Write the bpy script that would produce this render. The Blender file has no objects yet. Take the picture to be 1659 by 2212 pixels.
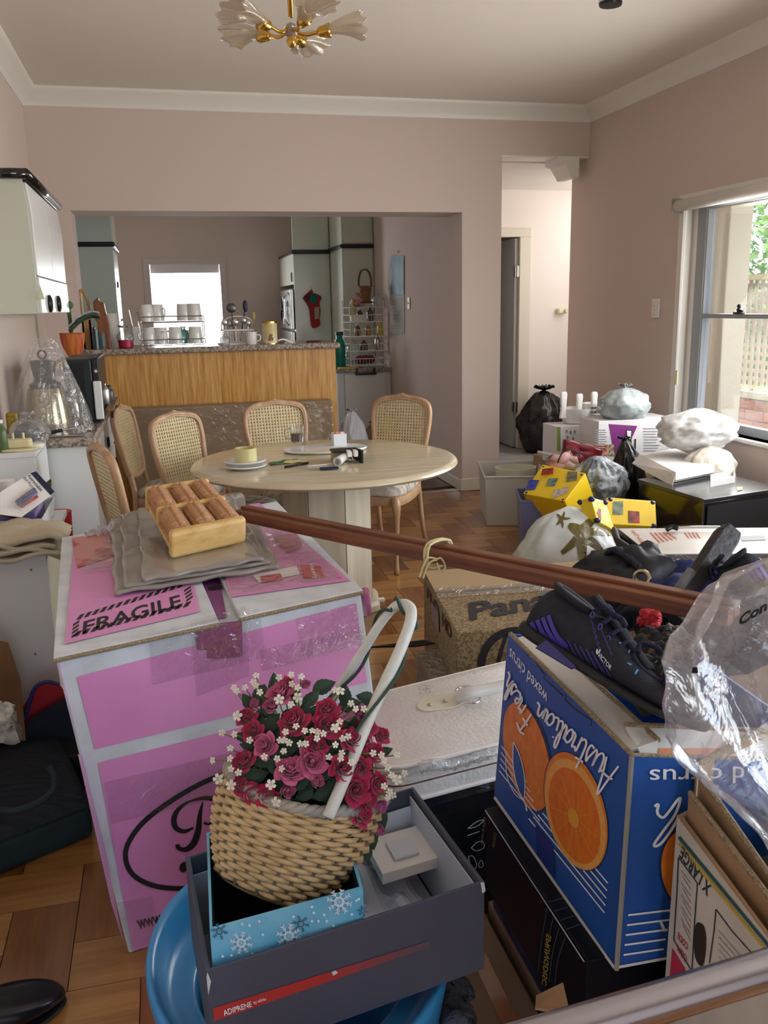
import bpy, bmesh, math, random
from mathutils import Vector, Matrix, noise
PI = math.pi
S = bpy.context.scene
COL = S.collection
# ---------------------------------------------------------------- camera (calibrated from the room's vanishing points)
IW, IH, FPX, CAMZ = 1659, 2212, 1900.0, 1.45
YAW, PIT, ROL = math.radians(13.70), math.radians(13.26), math.radians(-1.174)
Fw = Vector((math.sin(YAW)*math.cos(PIT), math.cos(YAW)*math.cos(PIT), -math.sin(PIT)))
_R = Vector((math.cos(YAW), -math.sin(YAW), 0)); _U = _R.cross(Fw)
Rt = _R*math.cos(ROL) + _U*math.sin(ROL); Up = -_R*math.sin(ROL) + _U*math.cos(ROL)
CAM = Vector((0, 0, CAMZ))
cd = bpy.data.cameras.new('camera'); cam = bpy.data.objects.new('camera', cd); COL.objects.link(cam)
cd.sensor_fit = 'VERTICAL'; cd.sensor_height = 24; cd.lens = FPX/IH*24; cd.clip_start = .05; cd.clip_end = 200
mw = Matrix((Rt, Up, -Fw)).transposed().to_4x4(); mw.translation = CAM; cam.matrix_world = mw
S.camera = cam
# ---------------------------------------------------------------- light
S.view_settings.view_transform = 'Standard'; S.view_settings.look = 'None'
S.view_settings.gamma = 1; S.view_settings.use_curve_mapping = False; S.view_settings.exposure = 0.06
wd = bpy.data.worlds.new('sky'); S.world = wd; wd.use_nodes = True
nt = wd.node_tree; nt.nodes.clear()
sk = nt.nodes.new('ShaderNodeTexSky'); sk.sky_type = 'NISHITA'; sk.sun_disc = False; sk.sun_elevation = math.radians(60); sk.sun_rotation = math.radians(250); sk.dust_density = 3
bg = nt.nodes.new('ShaderNodeBackground'); bg.inputs[1].default_value = 1.0
ow = nt.nodes.new('ShaderNodeOutputWorld'); nt.links.new(sk.outputs[0], bg.inputs[0]); nt.links.new(bg.outputs[0], ow.inputs[0])
def area(name, loc, target, sx, sy, power, col):
    l = bpy.data.lights.new(name, 'AREA'); l.shape = 'RECTANGLE'; l.size = sx; l.size_y = sy; l.energy = power; l.color = col
    o = bpy.data.objects.new(name, l); COL.objects.link(o); o.location = loc
    o.rotation_euler = (Vector(target)-Vector(loc)).to_track_quat('-Z', 'Y').to_euler(); return o
sn = bpy.data.lights.new('sun', 'SUN'); sn.energy = 7.0; sn.angle = .02; sn.color = (1, .95, .87)
so = bpy.data.objects.new('sun', sn); COL.objects.link(so); so.rotation_euler = Vector((.22, .12, -1)).to_track_quat('-Z', 'Y').to_euler()
area('daylight_behind', (1.2, -1.85, 1.35), (1.0, 3, 1.0), 2.8, 2.1, 7, (.90, .95, 1))
area('added_near_daylight', (3.26, .4, 1.45), (-.4, 2.2, .9), 2.2, 1.6, 62, (.95, .97, 1))  # unseen window added nearer, lighting the back wall while the right stays dark
area('daylight_window', (3.36, 4.05, 1.35), (0, 3.9, 1.15), 1.6, 1.3, 62, (1, .98, .93))
area('daylight_kitchen', (.27, 11.3, 1.55), (.27, 6, 1.2), .75, .9, 40, (.95, .97, 1))
area('daylight_passage', (4.3, 7.5, 1.5), (2.8, 7.8, 1.3), 1.2, 2.0, 26, (1, .98, .95))
# ---------------------------------------------------------------- pixel <-> space
def ray(u, v): return Fw*FPX + Rt*(u-IW/2) + Up*(IH/2-v)
def Zp(u, v, z): d = ray(u, v); return CAM + d*((z-CAMZ)/d.z)
def Yp(u, v, y): d = ray(u, v); return CAM + d*(y/d.y)
def Xp(u, v, x): d = ray(u, v); return CAM + d*(x/d.x)
def V(*a): return Vector(a)
# ---------------------------------------------------------------- objects
WP = {}
def wpos(p): return WP.get(p.name, Vector((0, 0, 0))) if p else Vector((0, 0, 0))
def tag(o, label=None, cat=None, group=None, kind=None):
    if label: o['label'] = label
    if cat: o['category'] = cat
    if group: o['group'] = group
    if kind: o['kind'] = kind
    return o
def thing(name, label, cat, loc=(0, 0, 0), group=None):
    o = bpy.data.objects.new(name, None); o.empty_display_size = .05; COL.objects.link(o); o.location = loc
    WP[o.name] = Vector(loc); return tag(o, label, cat, group)
def struct_empty(name, loc=(0, 0, 0)):
    o = bpy.data.objects.new(name, None); COL.objects.link(o); o.location = loc; WP[o.name] = Vector(loc); o['kind'] = 'structure'; return o
class M:
    def __init__(s): s.v = []; s.f = []
    def add(s, vs, fs):
        b = len(s.v); s.v += [Vector(v) for v in vs]; s.f += [[i+b for i in f] for f in fs]; return s
    def hexa(s, c):
        return s.add(c, [(0, 3, 2, 1), (4, 5, 6, 7), (0, 1, 5, 4), (1, 2, 6, 5), (2, 3, 7, 6), (3, 0, 4, 7)])
    def box(s, c, size, rot=None):
        x, y, z = [a/2 for a in size]; c = Vector(c)
        cs = [V(-x, -y, -z), V(x, -y, -z), V(x, y, -z), V(-x, y, -z), V(-x, -y, z), V(x, -y, z), V(x, y, z), V(-x, y, z)]
        if rot is not None: cs = [rot @ k for k in cs]
        return s.hexa([c+k for k in cs])
    def b2(s, lo, hi):
        return s.box([(a+b)/2 for a, b in zip(lo, hi)], [abs(b-a) for a, b in zip(lo, hi)])
    def prism(s, poly, d):
        n = len(poly); d = Vector(d); poly = [Vector(p) for p in poly]
        return s.add(poly+[p+d for p in poly], [tuple(range(n))[::-1], tuple(range(n, 2*n))]+[(i, (i+1) % n, n+(i+1) % n, n+i) for i in range(n)])
    def poly(s, pts): return s.add(pts, [tuple(range(len(pts)))])
    def loft(s, rings, cap=True, closed=True, loop=False):
        n = len(rings[0]); b = len(s.v)
        for r in rings: s.v += [Vector(p) for p in r]
        m = len(rings)
        for j in range(m if loop else m-1):
            for i in range(n if closed else n-1):
                k = (j+1) % m
                s.f.append([b+j*n+i, b+j*n+(i+1) % n, b+k*n+(i+1) % n, b+k*n+i])
        if cap and closed and not loop:
            s.f.append([b+i for i in range(n)][::-1]); s.f.append([b+(m-1)*n+i for i in range(n)])
        return s
    def tube(s, pts, r, seg=8, closed=False, cap=True, flat=1.0, upv=None):
        pts = [Vector(p) for p in pts]; n = len(pts); rings = []; prev = None
        for i, p in enumerate(pts):
            if closed: t = pts[(i+1) % n]-pts[i-1]
            else: t = pts[min(i+1, n-1)]-pts[max(i-1, 0)]
            if t.length < 1e-9: t = Vector((0, 0, 1))
            t.normalize()
            if prev is None:
                a = Vector(upv) if upv else (Vector((0, 0, 1)) if abs(t.z) < .9 else Vector((1, 0, 0)))
            else: a = prev
            a = a - t*a.dot(t)
            if a.length < 1e-6: a = t.orthogonal()
            a.normalize(); prev = a; b = t.cross(a)
            rr = r[i] if isinstance(r, (list, tuple)) else r
            rings.append([p + (a*math.cos(2*PI*k/seg)*flat + b*math.sin(2*PI*k/seg))*rr for k in range(seg)])
        return s.loft(rings, cap=cap, loop=closed)
    def lathe(s, prof, seg=24, c=(0, 0, 0), rot=None, sx=1, sy=1, cap=True):
        c = Vector(c); rings = []
        for r, z in prof:
            ring = [V(math.cos(2*PI*k/seg)*r*sx, math.sin(2*PI*k/seg)*r*sy, z) for k in range(seg)]
            rings.append([c + ((rot @ p) if rot is not None else p) for p in ring])
        return s.loft(rings, cap=cap)
    def cyl(s, a, b, r, seg=12, r2=None): return s.tube([a, b], [r, r if r2 is None else r2], seg)
    def grid(s, fn, nu, nv):
        b = len(s.v)
        for i in range(nu+1):
            for j in range(nv+1): s.v.append(Vector(fn(i/nu, j/nv)))
        for i in range(nu):
            for j in range(nv):
                a = b+i*(nv+1)+j; s.f.append([a, a+1, a+nv+2, a+nv+1])
        return s
    def sphere(s, c, r, nu=16, nv=10, sc=(1, 1, 1), fn=None):
        c = Vector(c); rings = []
        for j in range(1, nv):
            th = PI*j/nv; ring = []
            for i in range(nu):
                ph = 2*PI*i/nu; d = V(math.sin(th)*math.cos(ph)*sc[0], math.sin(th)*math.sin(ph)*sc[1], -math.cos(th)*sc[2])
                k = fn(d) if fn else 1
                ring.append(c+d*r*k)
            rings.append(ring)
        return s.loft(rings)
    def xf(s, fn): s.v = [Vector(fn(v)) for v in s.v]; return s
    def mesh(s, name, off=Vector((0, 0, 0)), smooth=False, fixn=True):
        me = bpy.data.meshes.new(name); me.from_pydata([tuple(v-off) for v in s.v], [], s.f); me.validate()
        if fixn:
            bm = bmesh.new(); bm.from_mesh(me); bmesh.ops.recalc_face_normals(bm, faces=bm.faces); bm.to_mesh(me); bm.free()
        if smooth:
            for p in me.polygons: p.use_smooth = True
        return me
    def build(s, name, mat, parent=None, label=None, cat=None, group=None, kind=None, smooth=False, bevel=0, bseg=2, sub=0, solid=0, auto=None, fixn=True):
        if parent is None:
            xs = [v.x for v in s.v]; ys = [v.y for v in s.v]; zs = [v.z for v in s.v]
            off = V((min(xs)+max(xs))/2, (min(ys)+max(ys))/2, min(zs))
            if kind == 'structure': off = V(0, 0, 0)
        else: off = wpos(parent).copy()
        me = s.mesh(name, off, smooth, fixn); me.materials.append(mat)
        if auto: me.set_sharp_from_angle(angle=math.radians(auto))
        o = bpy.data.objects.new(name, me); COL.objects.link(o)
        if parent is None: o.location = off
        else: o.parent = parent
        WP[o.name] = off
        if solid:
            m = o.modifiers.new('solid', 'SOLIDIFY'); m.thickness = solid; m.offset = 0
        if bevel:
            m = o.modifiers.new('bevel', 'BEVEL'); m.width = bevel; m.segments = bseg; m.limit_method = 'ANGLE'; m.angle_limit = .6
        if sub:
            m = o.modifiers.new('sub', 'SUBSURF'); m.levels = sub; m.render_levels = sub
        return tag(o, label, cat, group, kind)
def kids(o): return [c for c in bpy.data.objects if c.parent == o]
def copy_tree(o, parent=None):
    c = o.copy(); COL.objects.link(c); c.parent = parent
    for ch in kids(o): copy_tree(ch, c)
    return c
def dup(o, label, loc=None, rot=None, scale=None, group=None):
    c = copy_tree(o); c['label'] = label
    if loc is not None: c.location = loc; 
    if rot is not None: c.rotation_euler = rot
    if scale is not None: c.scale = scale
    if group: c['group'] = group
    WP[c.name] = Vector(c.location); return c
# ---------------------------------------------------------------- planes, prints
class Pl:
    def __init__(s, a, b, c):
        s.o = Vector(a); s.n = (Vector(b)-s.o).cross(Vector(c)-s.o).normalized()
        if s.n.dot(CAM-s.o) < 0: s.n = -s.n
    def at(s, u, v, o=.0012):
        d = ray(u, v); t = (s.o+s.n*o-CAM).dot(s.n)/d.dot(s.n); return CAM+d*t
    def poly(s, m, pts, o=.0012): return m.poly([s.at(u, v, o) for u, v in pts])
    def ribbon(s, m, pts, w, o=.0015):
        n = len(pts); L = []; Rr = []
        for i, (u, v) in enumerate(pts):
            a = pts[max(i-1, 0)]; b = pts[min(i+1, n-1)]; dx, dy = b[0]-a[0], b[1]-a[1]; l = math.hypot(dx, dy) or 1
            ww = (w[i] if isinstance(w, (list, tuple)) else w)/2
            L.append(s.at(u-dy/l*ww, v+dx/l*ww, o)); Rr.append(s.at(u+dy/l*ww, v-dx/l*ww, o))
        b = len(m.v); m.v += L+Rr
        for i in range(n-1): m.f.append([b+i, b+i+1, b+n+i+1, b+n+i])
        return m
    def ell(s, m, cx, cy, a, b, ang=0, n=40, o=.0012):
        c, q = math.cos(ang), math.sin(ang)
        return s.poly(m, [(cx+a*math.cos(t)*c-b*math.sin(t)*q, cy+a*math.cos(t)*q+b*math.sin(t)*c) for t in [2*PI*k/n for k in range(n)]], o)
    def quad(s, px, o=.0015): return [s.at(u, v, o) for u, v in px]
def smooth_pts(p, k=6):
    out = []; n = len(p)
    for i in range(n-1):
        p0, p1, p2, p3 = [p[max(0, min(n-1, j))] for j in (i-1, i, i+1, i+2)]
        for q in range(k):
            t = q/k; out.append(tuple(.5*((2*b)+(-a+c)*t+(2*a-5*b+4*c-d)*t*t+(-a+3*b-3*c+d)*t**3) for a, b, c, d in zip(p0, p1, p2, p3)))
    out.append(tuple(p[-1])); return out
def sp3(p, k=6): return [Vector(q) for q in smooth_pts([tuple(x) for x in p], k)]
_tc = {}
def textmesh(s, bold=0, shear=0):
    key = (s, bold, shear)
    if key in _tc: return _tc[key]
    c = bpy.data.curves.new('t', 'FONT'); c.body = s; c.size = 1; c.offset = bold; c.shear = shear; c.resolution_u = 3; c.fill_mode = 'FRONT'
    o = bpy.data.objects.new('t', c); me = bpy.data.meshes.new_from_object(o)
    vs = [v.co.copy() for v in me.vertices]; fs = [list(p.vertices) for p in me.polygons]
    bpy.data.objects.remove(o); bpy.data.meshes.remove(me); bpy.data.curves.remove(c)
    if not vs: vs = [V(0, 0, 0), V(1, 0, 0), V(0, 1, 0)]; fs = []
    x0 = min(v.x for v in vs); x1 = max(v.x for v in vs); y0 = min(v.y for v in vs); y1 = max(v.y for v in vs)
    _tc[key] = ([((v.x-x0)/(x1-x0), (v.y-y0)/max(1e-6, y1-y0)) for v in vs], fs); return _tc[key]
def txt(m, s, q, bold=0, shear=0):
    """fit text s in the quad q = [base-left, base-right, top-right, top-left]"""
    vs, fs = textmesh(s, bold, shear); bl, br, tr, tl = [Vector(x) for x in q]
    return m.add([(bl*(1-a)+br*a)*(1-b)+(tl*(1-a)+tr*a)*b for a, b in vs], fs)
def sub(q, a0, b0, a1, b1):
    bl, br, tr, tl = [Vector(x) for x in q]
    f = lambda a, b: (bl*(1-a)+br*a)*(1-b)+(tl*(1-a)+tr*a)*b
    return [f(a0, b0), f(a1, b0), f(a1, b1), f(a0, b1)]
def lift(q, o):
    n = (Vector(q[1])-Vector(q[0])).cross(Vector(q[3])-Vector(q[0])).normalized()
    if n.dot(CAM-Vector(q[0])) < 0: n = -n
    return [Vector(p)+n*o for p in q]
# ---------------------------------------------------------------- materials
def srgb(c):
    if isinstance(c, str):
        c = [int(c[i:i+2], 16)/255 for i in (0, 2, 4)]
    else: c = [x/255 for x in c]
    return tuple((x/12.92 if x <= .04045 else ((x+.055)/1.055)**2.4) for x in c)+(1,)
MC = {}
def mat(name, col, rough=.6, metal=0, col2=None, nscale=8, nstretch=(1, 1, 1), contrast=(.35, .65), bump=0, bscale=60, bstretch=(1, 1, 1), coat=0, spec=.5, alpha=1, trans=0, ior=1.45, rnd=0, sheen=0, det=4, sss=0):
    m = bpy.data.materials.new(name); m.use_nodes = True; t = m.node_tree; b = t.nodes['Principled BSDF']; MC[name] = m
    N = t.nodes.new; L = t.links.new
    b.inputs['Roughness'].default_value = rough; b.inputs['Metallic'].default_value = metal
    b.inputs['Coat Weight'].default_value = coat; b.inputs['Coat Roughness'].default_value = .12
    b.inputs['Specular IOR Level'].default_value = spec; b.inputs['IOR'].default_value = ior
    b.inputs['Transmission Weight'].default_value = trans; b.inputs['Alpha'].default_value = alpha
    if sheen: b.inputs['Sheen Weight'].default_value = sheen
    tc = N('ShaderNodeTexCoord')
    out = None
    if col2 is not None:
        mp = N('ShaderNodeMapping'); mp.inputs['Scale'].default_value = nstretch; L(tc.outputs['Object'], mp.inputs[0])
        nz = N('ShaderNodeTexNoise'); nz.inputs['Scale'].default_value = nscale; nz.inputs['Detail'].default_value = det; L(mp.outputs[0], nz.inputs[0])
        cr = N('ShaderNodeValToRGB'); cr.color_ramp.elements[0].position = contrast[0]; cr.color_ramp.elements[1].position = contrast[1]
        cr.color_ramp.elements[0].color = srgb(col); cr.color_ramp.elements[1].color = srgb(col2); L(nz.outputs[0], cr.inputs[0]); out = cr.outputs[0]
    else:
        rgb = N('ShaderNodeRGB'); rgb.outputs[0].default_value = srgb(col); out = rgb.outputs[0]
    if rnd:
        oi = N('ShaderNodeObjectInfo'); hs = N('ShaderNodeHueSaturation'); mr = N('ShaderNodeMapRange')
        mr.inputs['To Min'].default_value = 1-rnd; mr.inputs['To Max'].default_value = 1+rnd
        L(oi.outputs['Random'], mr.inputs[0]); L(mr.outputs[0], hs.inputs['Value']); L(out, hs.inputs['Color']); out = hs.outputs[0]
    L(out, b.inputs['Base Color'])
    if bump:
        mp = N('ShaderNodeMapping'); mp.inputs['Scale'].default_value = bstretch; L(tc.outputs['Object'], mp.inputs[0])
        n2 = N('ShaderNodeTexNoise'); n2.inputs['Scale'].default_value = bscale; n2.inputs['Detail'].default_value = 3; L(mp.outputs[0], n2.inputs[0])
        bp = N('ShaderNodeBump'); bp.inputs['Strength'].default_value = bump; bp.inputs['Distance'].default_value = .01; L(n2.outputs[0], bp.inputs['Height']); L(bp.outputs[0], b.inputs['Normal'])
    return m
def film(name, tint=(1, 1, 1), body=.12, bodycol='e8ecee', gloss=.12, rough=.12, bump=.8, bscale=18):
    """thin plastic film: see-through, glossy on the folds"""
    m = bpy.data.materials.new(name); m.use_nodes = True; t = m.node_tree; t.nodes.clear(); N = t.nodes.new; L = t.links.new
    o = N('ShaderNodeOutputMaterial'); tr = N('ShaderNodeBsdfTransparent'); tr.inputs[0].default_value = (*tint, 1)
    df = N('ShaderNodeBsdfDiffuse'); df.inputs[0].default_value = srgb(bodycol); gl = N('ShaderNodeBsdfGlossy'); gl.inputs['Roughness'].default_value = rough
    tl = N('ShaderNodeBsdfTranslucent'); tl.inputs[0].default_value = srgb(bodycol); dm = N('ShaderNodeMixShader'); dm.inputs[0].default_value = .35
    L(df.outputs[0], dm.inputs[1]); L(tl.outputs[0], dm.inputs[2])
    tc = N('ShaderNodeTexCoord'); nz = N('ShaderNodeTexNoise'); nz.inputs['Scale'].default_value = bscale; nz.inputs['Detail'].default_value = 4; nz.inputs['Distortion'].default_value = 1.2
    L(tc.outputs['Object'], nz.inputs[0]); bp = N('ShaderNodeBump'); bp.inputs['Strength'].default_value = bump; bp.inputs['Distance'].default_value = .02; L(nz.outputs[0], bp.inputs['Height'])
    L(bp.outputs[0], gl.inputs['Normal'])
    lw = N('ShaderNodeLayerWeight'); lw.inputs[0].default_value = .35; L(bp.outputs[0], lw.inputs['Normal'])
    ma = N('ShaderNodeMath'); ma.operation = 'MULTIPLY_ADD'; ma.inputs[1].default_value = .45; ma.inputs[2].default_value = gloss; L(lw.outputs['Facing'], ma.inputs[0])
    m1 = N('ShaderNodeMixShader'); m1.inputs[0].default_value = body; L(tr.outputs[0], m1.inputs[1]); L(dm.outputs[0], m1.inputs[2])
    m2 = N('ShaderNodeMixShader'); L(ma.outputs[0], m2.inputs[0]); L(m1.outputs[0], m2.inputs[1]); L(gl.outputs[0], m2.inputs[2]); L(m2.outputs[0], o.inputs[0])
    return m
def woodmat(name, c1, c2, c3, rough=.35, axis=0, scale=30, coat=.2, rnd=0, lines=True):
    """grain running along one local axis"""
    m = bpy.data.materials.new(name); m.use_nodes = True; t = m.node_tree; b = t.nodes['Principled BSDF']; N = t.nodes.new; L = t.links.new
    tc = N('ShaderNodeTexCoord'); mp = N('ShaderNodeMapping'); st = [1, 1, 1]; st[axis] = .06; mp.inputs['Scale'].default_value = st; L(tc.outputs['Object'], mp.inputs[0])
    nz = N('ShaderNodeTexNoise'); nz.inputs['Scale'].default_value = scale; nz.inputs['Detail'].default_value = 6; nz.inputs['Roughness'].default_value = .65; L(mp.outputs[0], nz.inputs[0])
    if rnd:
        oi = N('ShaderNodeObjectInfo'); cx = N('ShaderNodeCombineXYZ'); mm = N('ShaderNodeMath'); mm.operation = 'MULTIPLY'; mm.inputs[1].default_value = 37; L(oi.outputs['Random'], mm.inputs[0])
        for k in range(3): L(mm.outputs[0], cx.inputs[k])
        L(cx.outputs[0], mp.inputs['Location'])
    cr = N('ShaderNodeValToRGB'); e = cr.color_ramp.elements; e[0].position = .33; e[1].position = .68; e[0].color = srgb(c1); e[1].color = srgb(c3); k = e.new(.5); k.color = srgb(c2); L(nz.outputs[0], cr.inputs[0]); out = cr.outputs[0]
    if rnd:
        hs = N('ShaderNodeHueSaturation'); mr = N('ShaderNodeMapRange'); mr.inputs['To Min'].default_value = 1-rnd; mr.inputs['To Max'].default_value = 1+rnd
        L(oi.outputs['Random'], mr.inputs[0]); L(mr.outputs[0], hs.inputs['Value']); L(out, hs.inputs['Color']); out = hs.outputs[0]
    L(out, b.inputs['Base Color']); b.inputs['Roughness'].default_value = rough; b.inputs['Coat Weight'].default_value = coat; b.inputs['Coat Roughness'].default_value = .15
    bp = N('ShaderNodeBump'); bp.inputs['Strength'].default_value = .15; bp.inputs['Distance'].default_value = .002; L(nz.outputs[0], bp.inputs['Height']); L(bp.outputs[0], b.inputs['Normal'])
    return m
wall_m = mat('wall paint', 'd4c4bb', .85, bump=.03, bscale=250)
ceil_m = mat('ceiling paint', 'e2dbd2', .9, bump=.02, bscale=200)
trim_m = mat('white gloss paint', 'e8e6e0', .4)
lam = mat('pale laminate', 'd6dccf', .32, coat=.2)
lamw = mat('white laminate', 'e4e6e4', .35)
black = mat('black plastic', '15171a', .35)
blackm = mat('matt black', '121316', .8)
chrome = mat('chrome', 'd9dadc', .12, 1)
steel = mat('brushed steel', 'b5b5b3', .28, 1)
wht = mat('white plastic', 'eceae6', .4)
whtd = mat('white card', 'ebe8e4', .7)
cream = mat('cream plastic', 'ddd6b4', .45)
grey = mat('grey plastic', '8a8d90', .5)
granite = mat('granite', '6f655c', .25, col2='b4a698', nscale=70, contrast=(.4, .6), coat=.3, det=6)
kraft = mat('kraft cardboard', '9a7c5c', .85, col2='a98a68', nscale=6, bump=.1, bscale=90)
kraftd = mat('dark kraft cardboard', '6d553d', .85, col2='7c624a', nscale=6)
corr = mat('corrugated edge', 'a69677', .9, col2='7d6e55', nscale=260, bump=.4, bscale=300)
gold = mat('polished brass', 'd2a850', .18, 1)
ink = mat('black ink', '221f22', .7)
inkw = mat('white ink', 'e9ecf0', .6)
red = mat('red', 'b5232c', .6)
darkred = mat('dark red', '6d1820', .6)
navy = mat('navy', '1c2340', .6)
green = mat('leaf green', '2f4a35', .7)
yellow = mat('bright yellow', 'e9c31c', .45, coat=.2)
tape_clear = film('clear tape', body=.03, gloss=.08, rough=.10, bump=.6, bscale=16)
film_clear = film('clear wrap', body=.10, gloss=.10, rough=.12, bump=1, bscale=22)
glass_m = film('window glass', body=0.0, gloss=.03, rough=.02, bump=0, bscale=3)
# ================================================================ SETTING
YB, XR, XL, ZC = 6.488, 3.231, -.76, 2.85
YK, YP = 11.2, 8.29                      # kitchen end wall, passage end wall
plank_h = woodmat('parquet sheen light', '8f6030', 'a5743d', 'b6874c', .28, 0, 26, .35, rnd=.10)  # sheen by grain direction painted into the tone: these blocks lighter
plank_v = woodmat('parquet sheen dark', '6e411d', '835328', '946233', .28, 0, 26, .35, rnd=.10)  # same wood with the grain turned, its weaker sheen painted darker
fl = struct_empty('floor')
sub_m = M(); sub_m.b2((-2.2, -2.2, -.06), (XR+.1, 7.2, -.012)); sub_m.build('subfloor', mat('dark joint', '3a2614', .8), fl)
W_ = .156
def bmk(m):
    M().box((0, 0, -.006), (2*W_-.0022, W_-.0022, .012)).build
    mm = M(); mm.box((0, 0, -.006), (2*W_-.0022, W_-.0022, .012)); me = mm.mesh('block'); me.materials.append(m); return me
me_h, me_v = bmk(plank_h), bmk(plank_v)
blocks = []
X0, Y0 = -.307-8*W_, 1.76-24*W_
for i in range(0, 36):
    for j in range(0, 58):
        s_ = (i-j) % 4; x = X0+i*W_; y = Y0+j*W_
        if s_ == 0: blocks.append((x+W_, y+W_/2, 0))
        if s_ == 3: blocks.append((x+W_/2, y+W_, 1))
def prj(p):
    d = p-CAM; z = d.dot(Fw); return (IW/2+FPX*d.dot(Rt)/z, IH/2-FPX*d.dot(Up)/z) if z > .1 else (-999, -999)
blocks = [b for b in blocks if -1.05 < b[0] < XR+.16 and -1.8 < b[1] < 6.75 and not (b[1] > 6.55 and b[0] < 2.4)]
def score(b):
    u, v = prj(V(b[0], b[1], 0)); vis = (-60 < u < 360 and v > 1780) or (760 < u < 1330 and 1020 < v < 1480)
    infr = -100 < u < 1760 and v < 2300
    return (0 if vis else (1 if infr else 2), b[1])
blocks.sort(key=score)
rest = M(); restv = M()
for n, (x, y, k) in enumerate(blocks):
    if n < 298:
        o = bpy.data.objects.new('parquet_block', me_v if k else me_h); COL.objects.link(o); o.parent = fl; o.location = (x, y, 0)
        if k: o.rotation_euler = (0, 0, PI/2)
    else: (restv if k else rest).box((x, y, -.006), (W_-.0022, 2*W_-.0022, .012) if k else (2*W_-.0022, W_-.0022, .012))
if rest.v: rest.build('parquet_blocks', plank_h, fl, kind='stuff')
if restv.v: restv.build('parquet_blocks', plank_v, fl, kind='stuff')
M().b2((-1.2, 6.72, -.06), (2.3, YK+.2, -.004)).build('floor', mat('brown vinyl', '66574a', .5, col2='72624f', nscale=5), kind='structure')
M().b2((2.3, 6.76, -.06), (4.4, 10.2, -.003)).build('floor', mat('grey vinyl', '8f8f8d', .5, col2='a3a3a0', nscale=5), kind='structure')
M().b2((1.26, 6.5, -.004), (2.215, 6.53, .006)).build('trim_1', steel, kind='structure', bevel=.002)
# walls
wb = M(); T = .36
wb.b2((XL-.2, YB, 0), (-.53, YB+T, 3)).b2((-.53, YB, 2.103), (2.222, YB+T, 3)).b2((2.222, YB, 0), (2.532, YB+T, 3)).b2((2.532, YB, 2.504), (XR+.1, YB+.28, 3))
wb.build('wall_back', wall_m, kind='structure')
M().b2((2.222, YB+T, 0), (2.532, YP+.1, 3)).b2((2.222, YP+.1, 0), (2.5, YK+.1, 3)).build('wall_kitchen_right', wall_m, kind='structure')
M().b2((XL-.2, -2, 0), (XL, YB, 3)).build('wall_left', wall_m, kind='structure')
M().b2((-1.1, YB+T, 0), (-1.0, YK+.1, 3)).build('wall_kitchen_left', wall_m, kind='structure')
kwx0, kwx1 = Yp(322, 570, YK).x, Yp(474, 570, YK).x; kwz = Yp(400, 571, YK).z
M().b2((-1.1, YK, 0), (kwx0, YK+.12, 3)).b2((kwx1, YK, 0), (2.3, YK+.12, 3)).b2((kwx0, YK, kwz), (kwx1, YK+.12, 3)).b2((kwx0, YK, 0), (kwx1, YK+.12, .95)).build('wall_kitchen_end', wall_m, kind='structure')
WY0, WY1, WZ0, WZ1 = 3.15, 5.16, .655, 2.03
wr = M(); wr.b2((XR, -2, 0), (XR+.16, -.8, 3)).b2((XR, -.8, 0), (XR+.16, 1.6, .6)).b2((XR, -.8, 2.3), (XR+.16, 1.6, 3)).b2((XR, 1.6, 0), (XR+.16, WY0, 3)).b2((XR, WY1, 0), (XR+.16, 6.77, 3)).b2((XR, WY0, 0), (XR+.16, WY1, WZ0)).b2((XR, WY0, WZ1), (XR+.16, WY1, 3))
wr.build('wall_right', wall_m, kind='structure')
M().b2((XR+.16, 6.65, 0), (4.45, 6.77, 3)).b2((4.35, 6.77, 0), (4.45, 10.2, 3)).build('wall_passage_side', wall_m, kind='structure')
M().b2((2.5, YP, 0), (2.70, YP+.1, 2.6)).b2((3.47, YP, 0), (4.45, YP+.1, 2.6)).b2((2.70, YP, 2.07), (3.47, YP+.1, 2.6)).b2((2.5, 10.1, 0), (4.45, 10.2, 3)).build('wall_passage', mat('passage paint', 'ece2da', .8), kind='structure')
M().b2((XL-.2, -2, 0), (-.3, -1.95, 3)).b2((.5, -2, 0), (XR+.1, -1.95, 3)).b2((-.3, -2, 2.1), (.5, -1.95, 3)).build('wall_behind', wall_m, kind='structure')
M().b2((XL-.3, -2, ZC), (XR+.2, YB, ZC+.12)).build('ceiling', ceil_m, kind='structure')
M().b2((-1.2, YB+T, 2.8), (2.3, YK+.2, 2.95)).build('ceiling_kitchen', ceil_m, kind='structure')
M().b2((2.5, YB+.25, 2.49), (4.45, 10.2, 2.9)).build('ceiling_passage', ceil_m, kind='structure')
# cornices: (out from wall, height)
cprof = [(0, 2.745), (.006, 2.745), (.008, 2.757), (.02, 2.775), (.045, 2.80), (.072, 2.822), (.088, 2.832), (.092, 2.84), (.096, ZC+.01), (0, ZC+.01)]
def cornice(name, f, a, b):
    M().loft([[f(d, z, a) for d, z in cprof], [f(d, z, b) for d, z in cprof]]).build(name, trim_m, kind='structure', auto=40, smooth=True)
cornice('trim_2', lambda d, z, t: (t, YB-d, z), XL, XR)
cornice('trim_3', lambda d, z, t: (XR-d, t, z), -2, YB)
cornice('trim_4', lambda d, z, t: (XL+d, t, z), -2, YB)
def skirt(name, lo, hi): M().b2(lo, hi).build(name, mat('cream gloss '+name, 'ddd5c4', .4), kind='structure', bevel=.006)
skirt('baseboard_pillar', (2.21, YB-.016, 0), (2.545, YB, .10)); skirt('baseboard_kitchen', (2.206, YB-.01, 0), (2.222, 8.4, .09))
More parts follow.
